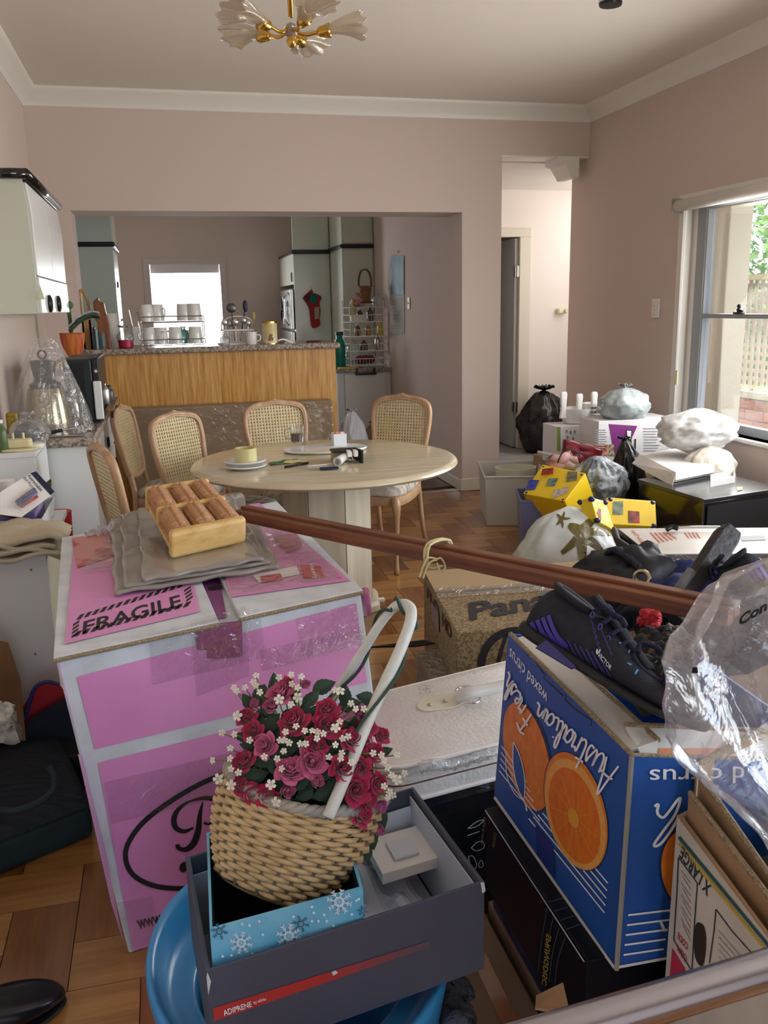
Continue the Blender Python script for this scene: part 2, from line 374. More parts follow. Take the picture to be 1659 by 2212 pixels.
skirt('baseboard_pillar_side', (2.532, YB-.01, 0), (2.548, YP, .10)); skirt('baseboard_right', (XR-.016, -1.9, 0), (XR, 6.7, .10)); skirt('baseboard_left', (XL, -1.9, 0), (XL+.016, 2.9, .10))
skirt('baseboard_passage', (3.56, YP-.016, 0), (4.3, YP, .10))
# corbel at the passage head
cb = M()
cpr = [(0, 0), (.0, -.045), (.02, -.055), (.045, -.06), (.06, -.085), (.085, -.12), (.10, -.15), (.16, -.15), (.16, 0)]
cx0 = Yp(1205, 350, YB).x
cb.prism([(cx0+d*1.05, YB-.02, 2.506+z) for d, z in cpr], (0, .26, 0)).b2((2.532, YB-.006, 2.494), (XR, YB+.2, 2.506))
cb.build('trim_5', trim_m, kind='structure', bevel=.006)
# passage door
d1 = struct_empty('door_1', (3.44, YP, 0))
M().b2((3.425, YP-.015, 0), (3.54, YP+.11, 2.06)).b2((2.64, YP-.015, 2.06), (3.54, YP+.11, 2.14)).b2((2.64, YP-.015, 0), (2.71, YP+.11, 2.06)).build('door_frame', mat('cream door paint', 'd9d2c2', .45), d1, bevel=.004)
M().b2((3.385, YP+.02, .012), (3.423, YP+.74, 2.05)).build('door_leaf', mat('grey door paint', 'a9adae', .5), d1, bevel=.003)
for z in (.42, 1.74): M().b2((3.378, YP-.008, z-.05), (3.43, YP+.03, z+.05)).cyl((3.40, YP-.012, z-.055), (3.40, YP-.012, z+.055), .008).build('hinge', steel, d1)
# hall rail knob
rk = thing('wall_hook', 'cream plastic wall hook on the bright passage wall beside the right wall edge', 'hook', (Yp(1215, 672, YP-.03)))
p = Yp(1214, 672, YP-.03); M().box(p+V(0, .0, 0), (.10, .06, .05)).build('hook_body', cream, rk, bevel=.012); M().cyl(p+V(.03, 0, .0), p+V(.03, -.06, 0), .02).build('hook_peg', cream, rk, bevel=.003)
# window right
w1 = struct_empty('window_1', (XR, WY1, WZ0))
fr = mat('grey anodised frame', '9a9ea2', .5, .0)
M().b2((XR-.004, WY1-.012, WZ0), (XR+.05, WY1+.05, WZ1)).b2((XR-.004, WY0-.05, WZ1), (XR+.05, WY1+.05, WZ1+.05)).build('architrave', trim_m, w1, bevel=.003)
xf_ = XR+.085
yf = Xp(1524, 700, xf_).y; yf0 = Xp(1502, 700, xf_).y
m_ = M(); m_.b2((xf_-.02, yf0, WZ0+.02), (xf_+.05, WY1-.0, WZ1)); m_.build('reveal', trim_m, w1)
M().b2((xf_-.025, yf, WZ0+.02), (xf_+.03, yf0, WZ1)).b2((xf_-.03, yf+.012, WZ0+.02), (xf_-.022, yf+.022, WZ1)).b2((xf_-.02, WY0+.04, WZ0+.001), (xf_+.03, yf-.001, WZ0+.055)).b2((xf_-.02, WY0+.04, WZ1-.05), (xf_+.03, yf-.001, WZ1-.001)).b2((xf_-.02, WY0+.001, WZ0+.001), (xf_+.03, WY0+.039, WZ1-.001)).build('window_frame', fr, w1, bevel=.003)
zr = Xp(1590, 683, xf_).z
M().b2((xf_-.028, WY0+.04, zr-.014), (xf_+.028, yf-.001, zr+.014)).build('meeting_rail', fr, w1, bevel=.003)
M().b2((xf_, WY0+.04, WZ0+.056), (xf_+.005, yf-.002, zr-.015)).build('glass_pane', glass_m, w1); M().b2((xf_+.012, WY0+.04, zr+.015), (xf_+.017, yf-.002, WZ1-.051)).build('glass_pane', glass_m, w1)
lp = Xp(1596, 676, xf_-.03)
M().box(lp, (.03, .07, .012)).cyl(lp, lp+V(0, 0, .03), .012).sphere(lp+V(0, 0, .04), .014, 10, 8).cyl(lp+V(0, -.035, .01), lp+V(0, .02, .018), .006).build('sash_latch', black, w1, smooth=True)
M().b2((XR-.03, WY0-.03, WZ0-.022), (XR+.11, WY1-.28, WZ0)).build('window_sill', trim_m, w1, bevel=.003)
bl = thing('roller_blind', 'rolled-up white roller blind across the top of the right window', 'blind', (XR-.03, 4.2, 2.0))
bz = Xp(1490, 440, XR-.04).z
M().cyl((XR-.035, 3.0, bz), (XR-.035, WY1+.02, bz), .036, 20).build('roll', mat('blind cloth', 'e6e2da', .8), bl, smooth=True)
M().b2((XR-.075, WY1+.02, bz-.04), (XR, WY1+.035, bz+.045)).build('bracket', steel, bl)
cyy = Xp(1470, 600, XR-.03).y
M().cyl((XR-.03, cyy, bz), (XR-.03, cyy, .98), .003, 6).cyl((XR-.03, cyy-.03, bz), (XR-.03, cyy-.012, .98), .003, 6).build('pull_cord', whtd, bl)
M().box((XR-.03, cyy-.01, .955), (.012, .045, .09)).build('cord_toggle', cream, bl, bevel=.01)
# switch plates
def plate(name, c, sz, label, nsw, axis):
    t = thing(name, label, 'switch', c); M().box(c, sz).build('plate', wht, t, bevel=.004)
    for k in range(nsw):
        dz = (k-(nsw-1)/2)*.028
        M().box(Vector(c)+(V(-.008, 0, dz) if axis == 'x' else V(0, -.008, dz)), (.006, .03, .02)).build('rocker', whtd, t, bevel=.002)
plate('light_switch', Xp(1416, 666, XR-.006), (.01, .09, .125), 'white three-gang light switch on the wall left of the window', 3, 'x')
plate('light_switch', Xp(883, 655, 2.222-.006), (.01, .07, .11), 'small cream light switch on the shaded kitchen wall', 1, 'x')
# ================================================================ outside
yo = 4.3
M().b2((XR+.16, -3, -.3), (12, 14, -.15)).b2((-3, YK+.3, -.3), (XR+.1, 16, -.15)).build('patio', mat('paving', 'b5aa98', .8), kind='structure')
pc = Xp(1552, 700, 3.85)
M().b2((3.82, pc.y-.10, -.15), (4.0, pc.y+.13, 2.3)).build('patio_post', mat('cream render', 'e9dfc4', .8, bump=.1), label='thick cream rendered post standing outside the window', cat='post', bevel=.01)
fx = 4.55
ft = Xp(1620, 602, fx).z; fb = Xp(1620, 850, fx).z
fn = thing('lattice_fence', 'cream lattice fence screen on a low brick wall outside', 'fence', (fx, 5, fb))
lat = mat('lattice paint', 'e4dcc8', .7, rnd=.04)
y0f, y1f = 4.2, 6.6
sv = M(); sv.b2((fx, -.5*.034, fb+.03), (fx+.012, .5*.034, ft)); mv = sv.mesh('slat', V(fx, 0, fb)); mv.materials.append(lat)
k = 0; y = y0f
while y < y1f:
    o = bpy.data.objects.new('slat', mv); COL.objects.link(o); o.parent = fn; o.location = (0, y-5, 0); y += .074
z = fb+.05; sh = M(); sh.b2((fx+.014, y0f-5, -.015), (fx+.026, y1f-5, .015)); mh = sh.mesh('slat', V(fx, 0, 0)); mh.materials.append(lat)
while z < ft-.02:
    o = bpy.data.objects.new('slat', mh); COL.objects.link(o); o.parent = fn; o.location = (0, 0, z-fb); z += .066
M().b2((fx-.03, y0f, ft-.01), (fx+.05, y1f, ft+.03)).build('top_rail', cream, fn); M().b2((fx-.05, y0f, fb-.03), (fx+.06, y1f, fb+.02)).build('bottom_rail', cream, fn)
bw = thing('garden_brick_wall', 'low red brick wall beneath the lattice outside', 'wall', (fx+.05, 5, -.15))
M().b2((fx-.028, y0f, -.15), (fx+.06, y1f, fb-.03)).build('mortar', mat('mortar', 'cfc4b4', .9), bw)
bk = M(); bk.box((0, 0, 0), (.02, .222, .074)); mb = bk.mesh('brick'); mb.materials.append(mat('brick', 'c07a5c', .85, col2='d4977a', nscale=12, rnd=.12))
z = fb-.075; r = 0
while z > -.1:
    y = y0f+(r % 2)*.116
    while y < y1f-.1:
        o = bpy.data.objects.new('brick', mb); COL.objects.link(o); o.parent = bw; o.location = (-.085, y+.11-5, z+.15); y += .232
    z -= .085; r += 1
M().b2((3.5, 2.5, 2.32), (4.0, 6.6, 2.42)).b2((4.3, 2.5, 2.3), (4.9, 6.6, 2.36)).b2((3.45, 5.2, 2.2), (5, 5.3, 2.32)).b2((3.45, 4.1, 2.2), (5, 4.2, 2.32)).b2((3.45, 6.3, 2.2), (5, 6.4, 2.32)).build('patio_roof', mat('white roof beams', 'f0f0ee', .6), label='white painted patio roof beams seen through the window top', cat='roof')
rng = random.Random(3)
lf = M()
for k in range(9000):
    c = V(5.3+rng.random()*1.6, 4.8+rng.random()*5.5, .6+rng.random()*2.9)
    a = V(rng.gauss(0, 1), rng.gauss(0, 1), rng.gauss(0, 1)).normalized(); b = a.orthogonal().normalized(); s_ = .035+.04*rng.random()
    lf.add([c-a*s_, c+b*s_*.5, c+a*s_, c-b*s_*.5], [(0, 1, 2, 3)])
lf.build('garden_shrub', mat('shrub leaves', '4c7a3c', .6, col2='7fa85a', nscale=4), label='leafy green shrub growing behind the lattice fence', cat='shrub', kind='stuff', fixn=False)
tk = M(); tk.tube([(7.2, 7.2, -.15), (7.2, 7.25, 1.2), (7.2, 7.2, 2.4)], [.09, .07, .04]); tk.build('tree_trunk', mat('bark', '6c5a45', .9), label='thin brown trunk behind the green shrub outside', cat='trunk')
M().b2((-2.5, 13.2, -.2), (4, 13.3, 4)).build('wall_neighbour', mat('white rendered wall', 'f2f2f0', .8), kind='structure')
# ================================================================ KITCHEN
def ring_knob(m, c, r, tr, ax):
    c = Vector(c); pts = []
    for k in range(16):
        a = 2*PI*k/16; pts.append(c+(V(0, math.cos(a)*r, math.sin(a)*r) if ax == 'x' else V(math.cos(a)*r, 0, math.sin(a)*r)))
    return m.tube(pts, tr, 6, closed=True)
# fridge tall unit (panel faces us, doors face left)
fxx = Yp(637, 640, 10.0).x; ftp = 2.5
zA = Yp(640, 548, 10.0).z
ta = thing('fridge_cabinet', 'tall white cabinet housing the fridge, with a dark trim line', 'cabinet', (1.7, 10.6, 0))
ax1 = Yp(712, 600, 10.0).x
M().b2((fxx, 10.0, 0), (ax1, 10.04, zA)).build('side_panel', lam, ta); M().b2((fxx, 10.0, zA+.02), (ax1, 10.04, 2.78)).build('top_side_panel', lam, ta)
M().b2((fxx+.61, 10.04, 0), (ax1, 10.19, 2.78)).build('carcass', lam, ta)
zf = Yp(637, 622, 10.0).z
M().b2((fxx, 10.04, zf+.04), (fxx+.02, 10.62, zA)).build('door', lam, ta); M().b2((fxx, 10.63, zf+.04), (fxx+.02, YK-.01, zA)).build('door', lam, ta)
M().b2((fxx-.01, 10.03, zA), (ax1+.01, YK-.02, zA+.03)).b2((fxx-.02, 9.97, zA-.005), (ax1+.02, 10.03, zA+.04)).build('trim_bar', black, ta, bevel=.008)
M().box((fxx-.012, 10.12, zf+.12), (.012, .02, .10)).build('handle', black, ta)
fg = thing('fridge', 'steel fridge covered with magnets and papers, facing left in the kitchen', 'fridge', (fxx+.3, 10.6, 0))
M().b2((fxx+.0, 10.06, .02), (fxx+.44, 10.95, zf)).build('cabinet_body', steel, fg, bevel=.01)
zs = Yp(637, 714, 10.05).z
M().b2((fxx-.045, 10.06, zs+.01), (fxx-.002, 10.95, zf-.01)).build('upper_door', steel, fg, bevel=.01); M().b2((fxx-.045, 10.06, .08), (fxx-.002, 10.95, zs-.01)).build('lower_door', steel, fg, bevel=.01)
h_ = M(); h_.tube(sp3([(fxx-.05, 10.13, zs+.06), (fxx-.09, 10.13, zs+.12), (fxx-.095, 10.13, (zs+zf)/2), (fxx-.09, 10.13, zf-.12), (fxx-.05, 10.13, zf-.05)]), .014, 8); h_.build('handle', chrome, fg, smooth=True)
rng = random.Random(5)
mg = [mat('paper %d' % i, c, .7) for i, c in enumerate(['55585c', '7b7f86', 'c5c4bf', '3c4250', '8a6a62'])]
for k in range(26):
    z = zs+.1+rng.random()*(zf-zs-.2); y = 10.22+rng.random()*.62; a, b = .03+.05*rng.random(), .03+.05*rng.random()
    M().box((fxx-.048, y, z), (.004, a*2, b*1.6)).build('fridge_magnet', mg[k % 5], fg)
# right tall unit
bx0 = Yp(740, 600, 9.34).x; zB = Yp(770, 535, 9.34).z
tb = thing('pantry_cabinet', 'tall white pantry cabinet behind the wire rack, against the kitchen wall', 'cabinet', ((bx0+2.2)/2, 9.8, 0))
M().b2((bx0, 9.34, .9), (2.218, 10.2, zB)).build('body', lam, tb); M().b2((bx0, 9.34, zB+.02), (2.218, 10.2, 2.78)).build('upper_body', lam, tb)
M().b2((bx0-.02, 9.31, zB-.005), (2.218, 10.2, zB+.035)).build('trim_bar', black, tb, bevel=.008)
M().b2((bx0+.015, 9.325, .93), (2.20, 9.338, zB-.02)).build('door', lam, tb); M().b2((bx0+.015, 9.325, zB+.05), (2.20, 9.338, 2.75)).build('door', lam, tb)
# low counter and dishwasher
zc = Xp(842, 793, 2.222).z; lx0 = Yp(729, 800, 8.69).x
lc = thing('low_kitchen_unit', 'low white kitchen unit with a drop-down door under the wire rack', 'cabinet', ((lx0+2.2)/2, 9, 0))
M().b2((lx0, 8.70, .06), (2.218, 9.33, zc-.035)).build('carcass', lamw, lc)
dx0, dx1 = Yp(745, 850, 8.69).x, Yp(833, 850, 8.69).x
M().b2((dx0, 8.672, .1), (dx1, 8.698, zc-.05)).build('door', lamw, lc, bevel=.004)
hz = Yp(790, 808, 8.66).z; ha, hb = Yp(767, 808, 8.66).x, Yp(812, 808, 8.66).x
M().b2((ha, 8.635, hz-.008), (hb, 8.655, hz+.012)).b2((ha+.01, 8.64, hz), (ha+.03, 8.68, hz+.06)).b2((hb-.03, 8.64, hz), (hb-.01, 8.68, hz+.06)).build('handle', black, lc)
M().b2((lx0-.02, 8.66, zc-.035), (2.22, 9.335, zc)).build('kitchen_worktop', granite, label='granite worktop under the wire basket rack at the kitchen right', cat='worktop', bevel=.006)
# left tall unit
kx = -.345
y0 = Xp(240, 500, kx).y; y1 = Xp(266, 700, kx).y
zl = Yp(200, 532, y0).z
tl_ = thing('tall_oven_cabinet', 'tall pale green kitchen cabinet at the far left with dark trim', 'cabinet', (-.65, (y0+y1)/2, 0))
M().b2((-.99, y0, 0), (kx, y0+.03, zl)).build('side_panel', mat('sage laminate', 'b9c6bd', .35), tl_); M().b2((-.99, y0, zl+.02), (kx, y0+.03, 2.78)).build('top_side_panel', MC['sage laminate'], tl_)
M().b2((-.99, y0+.03, 0), (kx-.02, y1, 2.78)).build('carcass', lam, tl_)
for a, b in ((0.1, .75), (.77, 1.35), (1.37, zl-.02), (zl+.04, 2.75)):
    d_ = M(); d_.b2((kx-.02, y0+.04, a), (kx, y1-.01, b)); o = d_.build('door', lam, tl_, bevel=.004)
    mm = M(); ring_knob(mm, (kx+.012, y0+.12, (a+b)/2), .022, .007, 'x'); mm.build('knob', black, o)
M().b2((-.99, y0-.02, zl-.005), (kx+.02, y1, zl+.035)).build('trim_bar', black, tl_, bevel=.008)
# kitchen window
w2 = struct_empty('window_2', (kwx0, YK, .95))
M().b2((kwx0-.07, YK-.02, .95), (kwx0, YK-.002, kwz)).b2((kwx1, YK-.02, .95), (kwx1+.07, YK-.002, kwz)).b2((kwx0-.07, YK-.02, kwz), (kwx1+.07, YK-.002, kwz+.07)).b2((kwx0-.07, YK-.03, .93), (kwx1+.07, YK-.002, .95)).build('window_frame', mat('mauve frame', 'cfc4c4', .6), w2)
M().b2((kwx0, YK+.09, .95), (kwx1, YK+.095, kwz)).build('glass_pane', glass_m, w2)
b2_ = thing('kitchen_blind', 'grey rolled blind at the head of the bright kitchen window', 'blind', (.3, YK+.03, kwz-.1))
M().b2((kwx0+.01, YK+.02, kwz-.10), (kwx1-.01, YK+.05, kwz)).build('blind_cloth', mat('blind grey', 'dedcdd', .8), b2_)
# calendar
cal = thing('hanging_calendar', 'blue-topped paper calendar hanging on the shaded kitchen wall', 'calendar', Xp(858, 720, 2.215))
q = lambda a, b, c, d, o=0: [Xp(a, d, 2.216-o), Xp(b, d, 2.216-o), Xp(b, c, 2.216-o), Xp(a, c, 2.216-o)]
M().prism(q(843, 873, 635, 722), (.004, 0, 0)).build('page', mat('calendar paper', 'b9bcbc', .8), cal)
M().prism(q(844, 872, 553, 636, .003), (.004, 0, 0)).build('picture', mat('calendar sea blue', '4f7f9d', .6, col2='8aa9b8', nscale=6), cal)
m_ = M()
for k in range(9):
    v = 650+k*7.5; m_.poly(q(847, 869, v, v+1.3, .0025))
m_.build('printed_lines', grey, cal); M().cyl(Xp(856, 545, 2.21), Xp(856, 545, 2.2), .008).build('nail', steel, cal)
# oven mitt on the fridge cabinet
mt = thing('oven_mitt', 'red and green printed oven mitt hanging on the fridge cabinet', 'oven mitt', Yp(680, 710, 9.99))
P = Pl(Yp(640, 600, 9.99), Yp(700, 600, 9.99), Yp(640, 700, 9.99))
out = smooth_pts([(673, 625), (657, 640), (655, 646), (662, 655), (668, 668), (670, 685), (675, 708), (691, 703), (690, 690), (692, 672), (690, 655), (694, 642), (686, 636), (676, 633)], 3)
M().prism(P.quad(out, .004), P.n*.02).build('mitt_body', mat('mitt red', '9c2a30', .85), mt)
M().prism(P.quad(smooth_pts([(657, 640), (670, 632), (668, 645), (664, 656)], 3), .025), P.n*.003).build('mitt_cuff', mat('mitt purple', '5a2433', .85), mt)
g_ = M(); P.ell(g_, 677, 645, 10, 11, 0, 24, .028); g_.build('mitt_picture', mat('mitt green', '1f6350', .85), mt)
g_ = M(); P.poly(g_, [(679, 664), (690, 662), (689, 688), (680, 690)], .028); g_.build('mitt_patch', mat('mitt cream', 'a9a090', .85), mt); M().cyl(P.at(673, 618, .01), P.at(674, 630, .012), .004).build('hook', wht, mt)
# wire rack on the low counter
rk = thing('wire_basket_rack', 'white four-tier wire basket rack on the low kitchen worktop', 'rack', V(2.0, 8.85, zc))
ry0, ry1 = 8.78, 9.12
x0r, x1r = Yp(756, 700, ry0).x, Yp(829, 700, ry0).x
rm = M(); zt = Yp(790, 655, ry0).z
for z in [zc+.02+(zt-zc-.06)*k/4 for k in range(5)]:
    for dz in ((0, .07) if z < zt-.1 else (0,)):
        rm.tube([(x0r, ry0, z+dz), (x1r, ry0, z+dz), (x1r, ry1, z+dz), (x0r, ry1, z+dz)], .004, 5, closed=True)
    for k in range(12):
        x = x0r+(x1r-x0r)*k/11
        if z < zt-.1: rm.cyl((x, ry0, z), (x, ry0, z+.07), .0022, 4)
        rm.cyl((x, ry0, z), (x, ry1, z), .0022, 4)
rm.build('wire_shelves', whtd, rk)
for x in (x0r, x1r):
    for y in (ry0, ry1): M().cyl((x, y, zc), (x, y, zt+.03), .005, 6).build('post', whtd, rk)
tiers = [zc+.026+(zt-zc-.06)*k/4 for k in range(5)]
def bottle(name, c, r, h, m, label, cat='bottle', cap=None, group=None, neck=.4, smooth=True):
    t = thing(name, label, cat, c, group)
    M().lathe([(r*.9, 0), (r, .01), (r, h*.62), (r*.85, h*.72), (r*neck, h*.82), (r*neck, h*.92)], 14, c).build('body', m, t, smooth=smooth, auto=50)
    M().lathe([(r*neck*1.25, h*.9), (r*neck*1.25, h)], 12, c).build('cap', cap or wht, t)
    return t
def rkp(u, tier, dy=.1): p = Yp(u, 700, ry0+dy); return V(p.x, ry0+dy, tiers[tier])
bottle('spice_bottle', rkp(762, 3), .035, .2, mat('oil yellow', 'c8bf88', .3), 'pale yellow bottle at the top left of the wire rack', cap=mat('yellow cap', 'e0c94a', .4))
bottle('spice_jar', rkp(778, 3), .03, .13, mat('brown jar', '5c4838', .3), 'brown jar beside the yellow bottle on the wire rack top tier', 'jar')
bottle('spice_jar', rkp(800, 3, .15), .035, .14, mat('smoky jar', '6a6460', .3), 'dark grey jar at the middle of the rack top tier', 'jar', black)
M().b2(rkp(765, 3, .02)-V(.03, .0, 0), rkp(785, 3, .05)+V(.03, .02, .06)).build('packet', wht, label='white packet lying in front of jars on the rack top tier', cat='packet', bevel=.005)
bottle('spice_jar', rkp(772, 2), .03, .12, mat('amber jar', '7c5a3c', .3), 'amber jar on the second tier of the wire rack', 'jar', wht)
bottle('spice_jar', rkp(795, 2), .03, .12, mat('orange jar', 'c0834a', .3), 'orange jar in the middle of the rack second tier', 'jar', cream)
bottle('yellow_bottle', rkp(821, 2, .06), .03, .14, mat('lemon', 'cdb62c', .3), 'small yellow bottle with a pink cap at the rack right edge', 'bottle', mat('pink cap', 'd98a84', .4))
bottle('steel_flask', rkp(815, 1), .03, .16, steel, 'slim steel flask on the third tier of the wire rack', 'flask', black)
bottle('glass_jar', rkp(785, 1), .04, .1, mat('dim jar', '55524f', .2), 'dim grey jar on the third tier of the wire rack', 'jar', red)
for k in range(3): M().sphere(rkp(776+k*11, 0, .08)+V(0, 0, .05), .05, 14, 10, (1, 1, .9)).build('red_onion', mat('onion %d' % k, '8a3540', .5, col2='5e2030', nscale=20), label=['leftmost red onion at the bottom of the wire rack', 'middle red onion at the bottom of the wire rack', 'rightmost red onion at the bottom of the wire rack'][k], cat='onion', smooth=True)
# basket on top of the rack
bp_ = Yp(789, 640, ry0+.12); bp_.z = zt+.0
bk_ = thing('wicker_hamper', 'small brown wicker basket with a tall handle on the wire rack top', 'basket', bp_)
M().box(bp_+V(0, 0, .01), (.12, .09, .02)).build('feet', mat('dark wicker', '6b4a33', .8), bk_)
M().lathe([(.05, .02), (.055, .06), (.065, .15), (.075, .17), (.07, .17), (.058, .1)], 20, bp_).build('bowl', mat('brown wicker', '7d5338', .8, col2='9a6f4c', nscale=40), bk_)
hm = M()
for s_ in (-.02, .02): hm.tube(sp3([bp_+V(-.065, s_, .16), bp_+V(-.06, s_, .25), bp_+V(-.03, s_, .32), bp_+V(.03, s_, .32), bp_+V(.06, s_, .25), bp_+V(.065, s_, .16)]), .006, 6)
hm.build('handle', MC['dark wicker'], bk_)
def bag(name, c, sz, m, label, cat='bag', seed=1, fold=.10, nf=9, knot=.16, lean=(0, 0), parent=None, rough=.12, nu=72, nv=40, top=.55, kw={}):
    """tied plastic bag: gathered folds running up to a knot"""
    c = Vector(c); so = V(seed*7.3, seed*3.1, seed*1.7); mm = M(); rings = []
    for j in range(1, nv):
        t = j/nv; th = PI*t; ring = []
        for i in range(nu):
            ph = 2*PI*i/nu; d = V(math.cos(ph)*math.sin(th), math.sin(ph)*math.sin(th), -math.cos(th))
            g = max(0, (t-top)/(1-top))
            f = math.sin(nf*ph+2.5*noise.noise(d*1.5+so)+seed)*fold*(.25+g)+math.sin(nf*2.3*ph+seed*2)*fold*.35*g
            n_ = noise.noise(d*2.2+so)*rough+noise.noise(d*6+so)*rough*.45+abs(noise.noise(d*4+so*2))*rough*.6
            r = 1+f*math.sin(th)+n_
            r2 = r*(1-.45*g*g)
            z = -math.cos(th)
            if z < -.72: z = -.72-(z+.72)*-.12
            zz = (z+.72)/1.72*sz[2]*(1+.10*n_)
            ring.append(c+V(d.x*r2*sz[0]/2+lean[0]*t*t, d.y*r2*sz[1]/2+lean[1]*t*t, zz))
        rings.append(ring)
    if knot:
        tp = c+V(lean[0], lean[1], sz[2]*.985); kr = min(sz[0], sz[1])*knot
        for q_, (rr, zz) in enumerate([(.35, .0), (.22, .12), (.3, .2), (.7, .45), (1.0, .6)]):
            rings.append([tp+V(math.cos(2*PI*i/nu), math.sin(2*PI*i/nu), 0)*kr*rr*(1+.25*math.sin(i*.9+q_)*(q_ > 2))+V(0, 0, kr*zz*(1+.3*math.sin(i*1.3)*(q_ > 2))) for i in range(nu)])
    mm.loft(rings, cap=True)
    return mm.build(name, m, parent, label=label, cat=cat, smooth=True, **kw)
hazy = film('hazy clear plastic', body=.35, bodycol='c9d2d4', gloss=.12, rough=.2, bump=.8)
bag('produce_bag', rkp(775, 4, .15), (.14, .14, .12), mat('pink plastic', 'a8474f', .35, col2='d8b5b0', nscale=20), 'crumpled pink plastic bag on the wire rack top by the basket', seed=4)
bag('produce_bag', rkp(818, 4, .15), (.13, .13, .12), hazy, 'hazy clear plastic bag at the right end of the rack top', seed=5)
p = Yp(735, 800, 8.9); p.z = zc
bottle('detergent_bottle', p, .06, .36, mat('teal plastic', '0f7d6e', .3), 'teal plastic bottle on the low worktop behind the bar end', 'bottle', mat('dark teal', '0b4a4a', .4), neck=.55)
bag('clear_bag', p+V(.17, .1, 0), (.22, .2, .25), hazy, 'hazy clear bag between the teal bottle and the wire rack', seed=6)
M().b2(Yp(733, 800, 8.69)*1+V(0, 0, 0), (Yp(775, 800, 8.69).x, 8.80, zc+.015)).build('yellow_cloth', mat('yellow cloth', 'd0b845', .9), label='folded yellow cloth on the edge of the low worktop', cat='cloth', bevel=.006)
# ================================================================ BAR
yb0 = 6.46; xb0, xb1 = Yp(212, 800, yb0).x, Yp(726, 800, yb0).x
zbt = Yp(470, 760, yb0).z
bar = thing('breakfast_bar', 'wood veneered breakfast bar front under the long granite counter', 'bar', ((xb0+xb1)/2, 6.6, 0))
ven = woodmat('honey veneer', 'a87434', 'c8934c', 'dcae6c', .3, 2, 60, .3)
nb = 6
for k in range(nb):
    a = xb0+(xb1-xb0)*k/nb; b = xb0+(xb1-xb0)*(k+1)/nb
    M().b2((a+.0006, yb0, .0), (b-.0006, yb0+.03, zbt)).build('veneer_panel', ven, bar)
M().b2((xb0, yb0+.03, 0), (xb1, 6.9, zbt)).build('core', mat('bar core', 'a8844f', .6), bar)
ct = M(); ct.b2((-.525, yb0-.05, zbt), (xb1+.03, 7.0, zbt+.042)); bt = ct.build('bar_counter', granite, label='long grey granite counter along the top of the wooden bar', cat='counter', bevel=.015, bseg=3)
# end cap at the left of the counter (orange timber edge)
ZT = zbt+.042
def bpt(u, dy=.12): p = Yp(u, 755, yb0+dy); return V(p.x, yb0+dy, ZT)
M().b2((XL+.03, 5.95, zbt-.04), (xb0-.005, yb0-.0, zbt-.005)).build('timber_shelf', mat('orange timber', 'c08545', .4), label='orange timber shelf joining the left end of the bar', cat='shelf', bevel=.004)
# wooden board with handle hole
p = bpt(190, .1)
bd = thing('chopping_board', 'pale wooden chopping board with a handle slot leaning at the bar left', 'board', p)
bm_ = M()
for (a, b) in (((-.035, .0), (-.013, .38)), ((.022, .0), (.04, .30))): bm_.box(p+V((a[0]+b[0])/2, .02, b[1]/2), (b[0]-a[0], .02, b[1]))
bm_.box(p+V(0, .02, .10), (.07, .02, .2)); bm_.tube(sp3([p+V(-.024, .02, .37), p+V(-.01, .02, .40), p+V(.015, .02, .37), p+V(.031, .02, .29)]), .014, 8, flat=.7); bm_.build('board', mat('pale wood', 'c9a26c', .6, col2='b78d57', nscale=9), bd)
bks = []
for k, c in enumerate(['23394a', '9fb3b6', '2c5560']):
    x = p.x+.055+k*.018; M().box((x, p.y-.03, ZT+.075-.008*k), (.015, .12, .15-.016*k)).build('thin_book', mat('book cover %d' % k, c, .6), label=['dark blue thin book standing left of the wooden cat', 'pale grey thin book between two darker books beside the wooden cat', 'teal thin book standing nearest the wooden cat'][k], cat='book', bevel=.002)
# wooden cat
p = bpt(220, .02)
cat = thing('wooden_cat', 'carved brown wooden cat figure standing upright on the bar', 'ornament', p)
wc = woodmat('cat wood', '6e4028', '84502f', '945d3a', .45, 2, 20, .1)
P = Pl(p, p+V(1, 0, 0), p+V(0, 0, 1))
ol = smooth_pts([(207, 760), (209, 735), (211, 700), (205, 690), (203, 672), (201, 655), (204, 648), (212, 643), (215, 651), (224, 655), (227, 668), (232, 685), (236, 705), (238, 730), (241, 760), (233, 761), (230, 735), (224, 715), (218, 735), (217, 762)], 3)
M().prism(P.quad(ol, -.02), V(0, .05, 0)).build('body', wc, cat, bevel=.006)
e_ = M()
for u, v in ((213, 668), (205, 669)): P.ell(e_, u, v, 1.5, 1.2, 0, 8, .022+.002)
e_.build('eyes', ink, cat)
# paper towel roll
p = bpt(246, .28); M().lathe([(.018, 0), (.055, 0), (.055, .24), (.018, .24)], 24, p).build('paper_towel_roll', whtd, label='white paper towel roll standing behind the wooden cat', cat='paper roll', smooth=True, auto=40)
p = bpt(273, .1)
bw_ = thing('pink_bowl', 'small crimson bowl holding a clear bag on the bar', 'bowl', p)
M().lathe([(.04, 0), (.05, .005), (.052, .055), (.048, .055), (.045, .01)], 20, p).build('bowl', mat('crimson plastic', 'a51e40', .35), bw_, smooth=True, auto=50)
bag('clear_bag', p+V(0, 0, .03), (.12, .1, .1), hazy, 'clear crumpled bag rising out of the crimson bowl', seed=8, knot=.4)
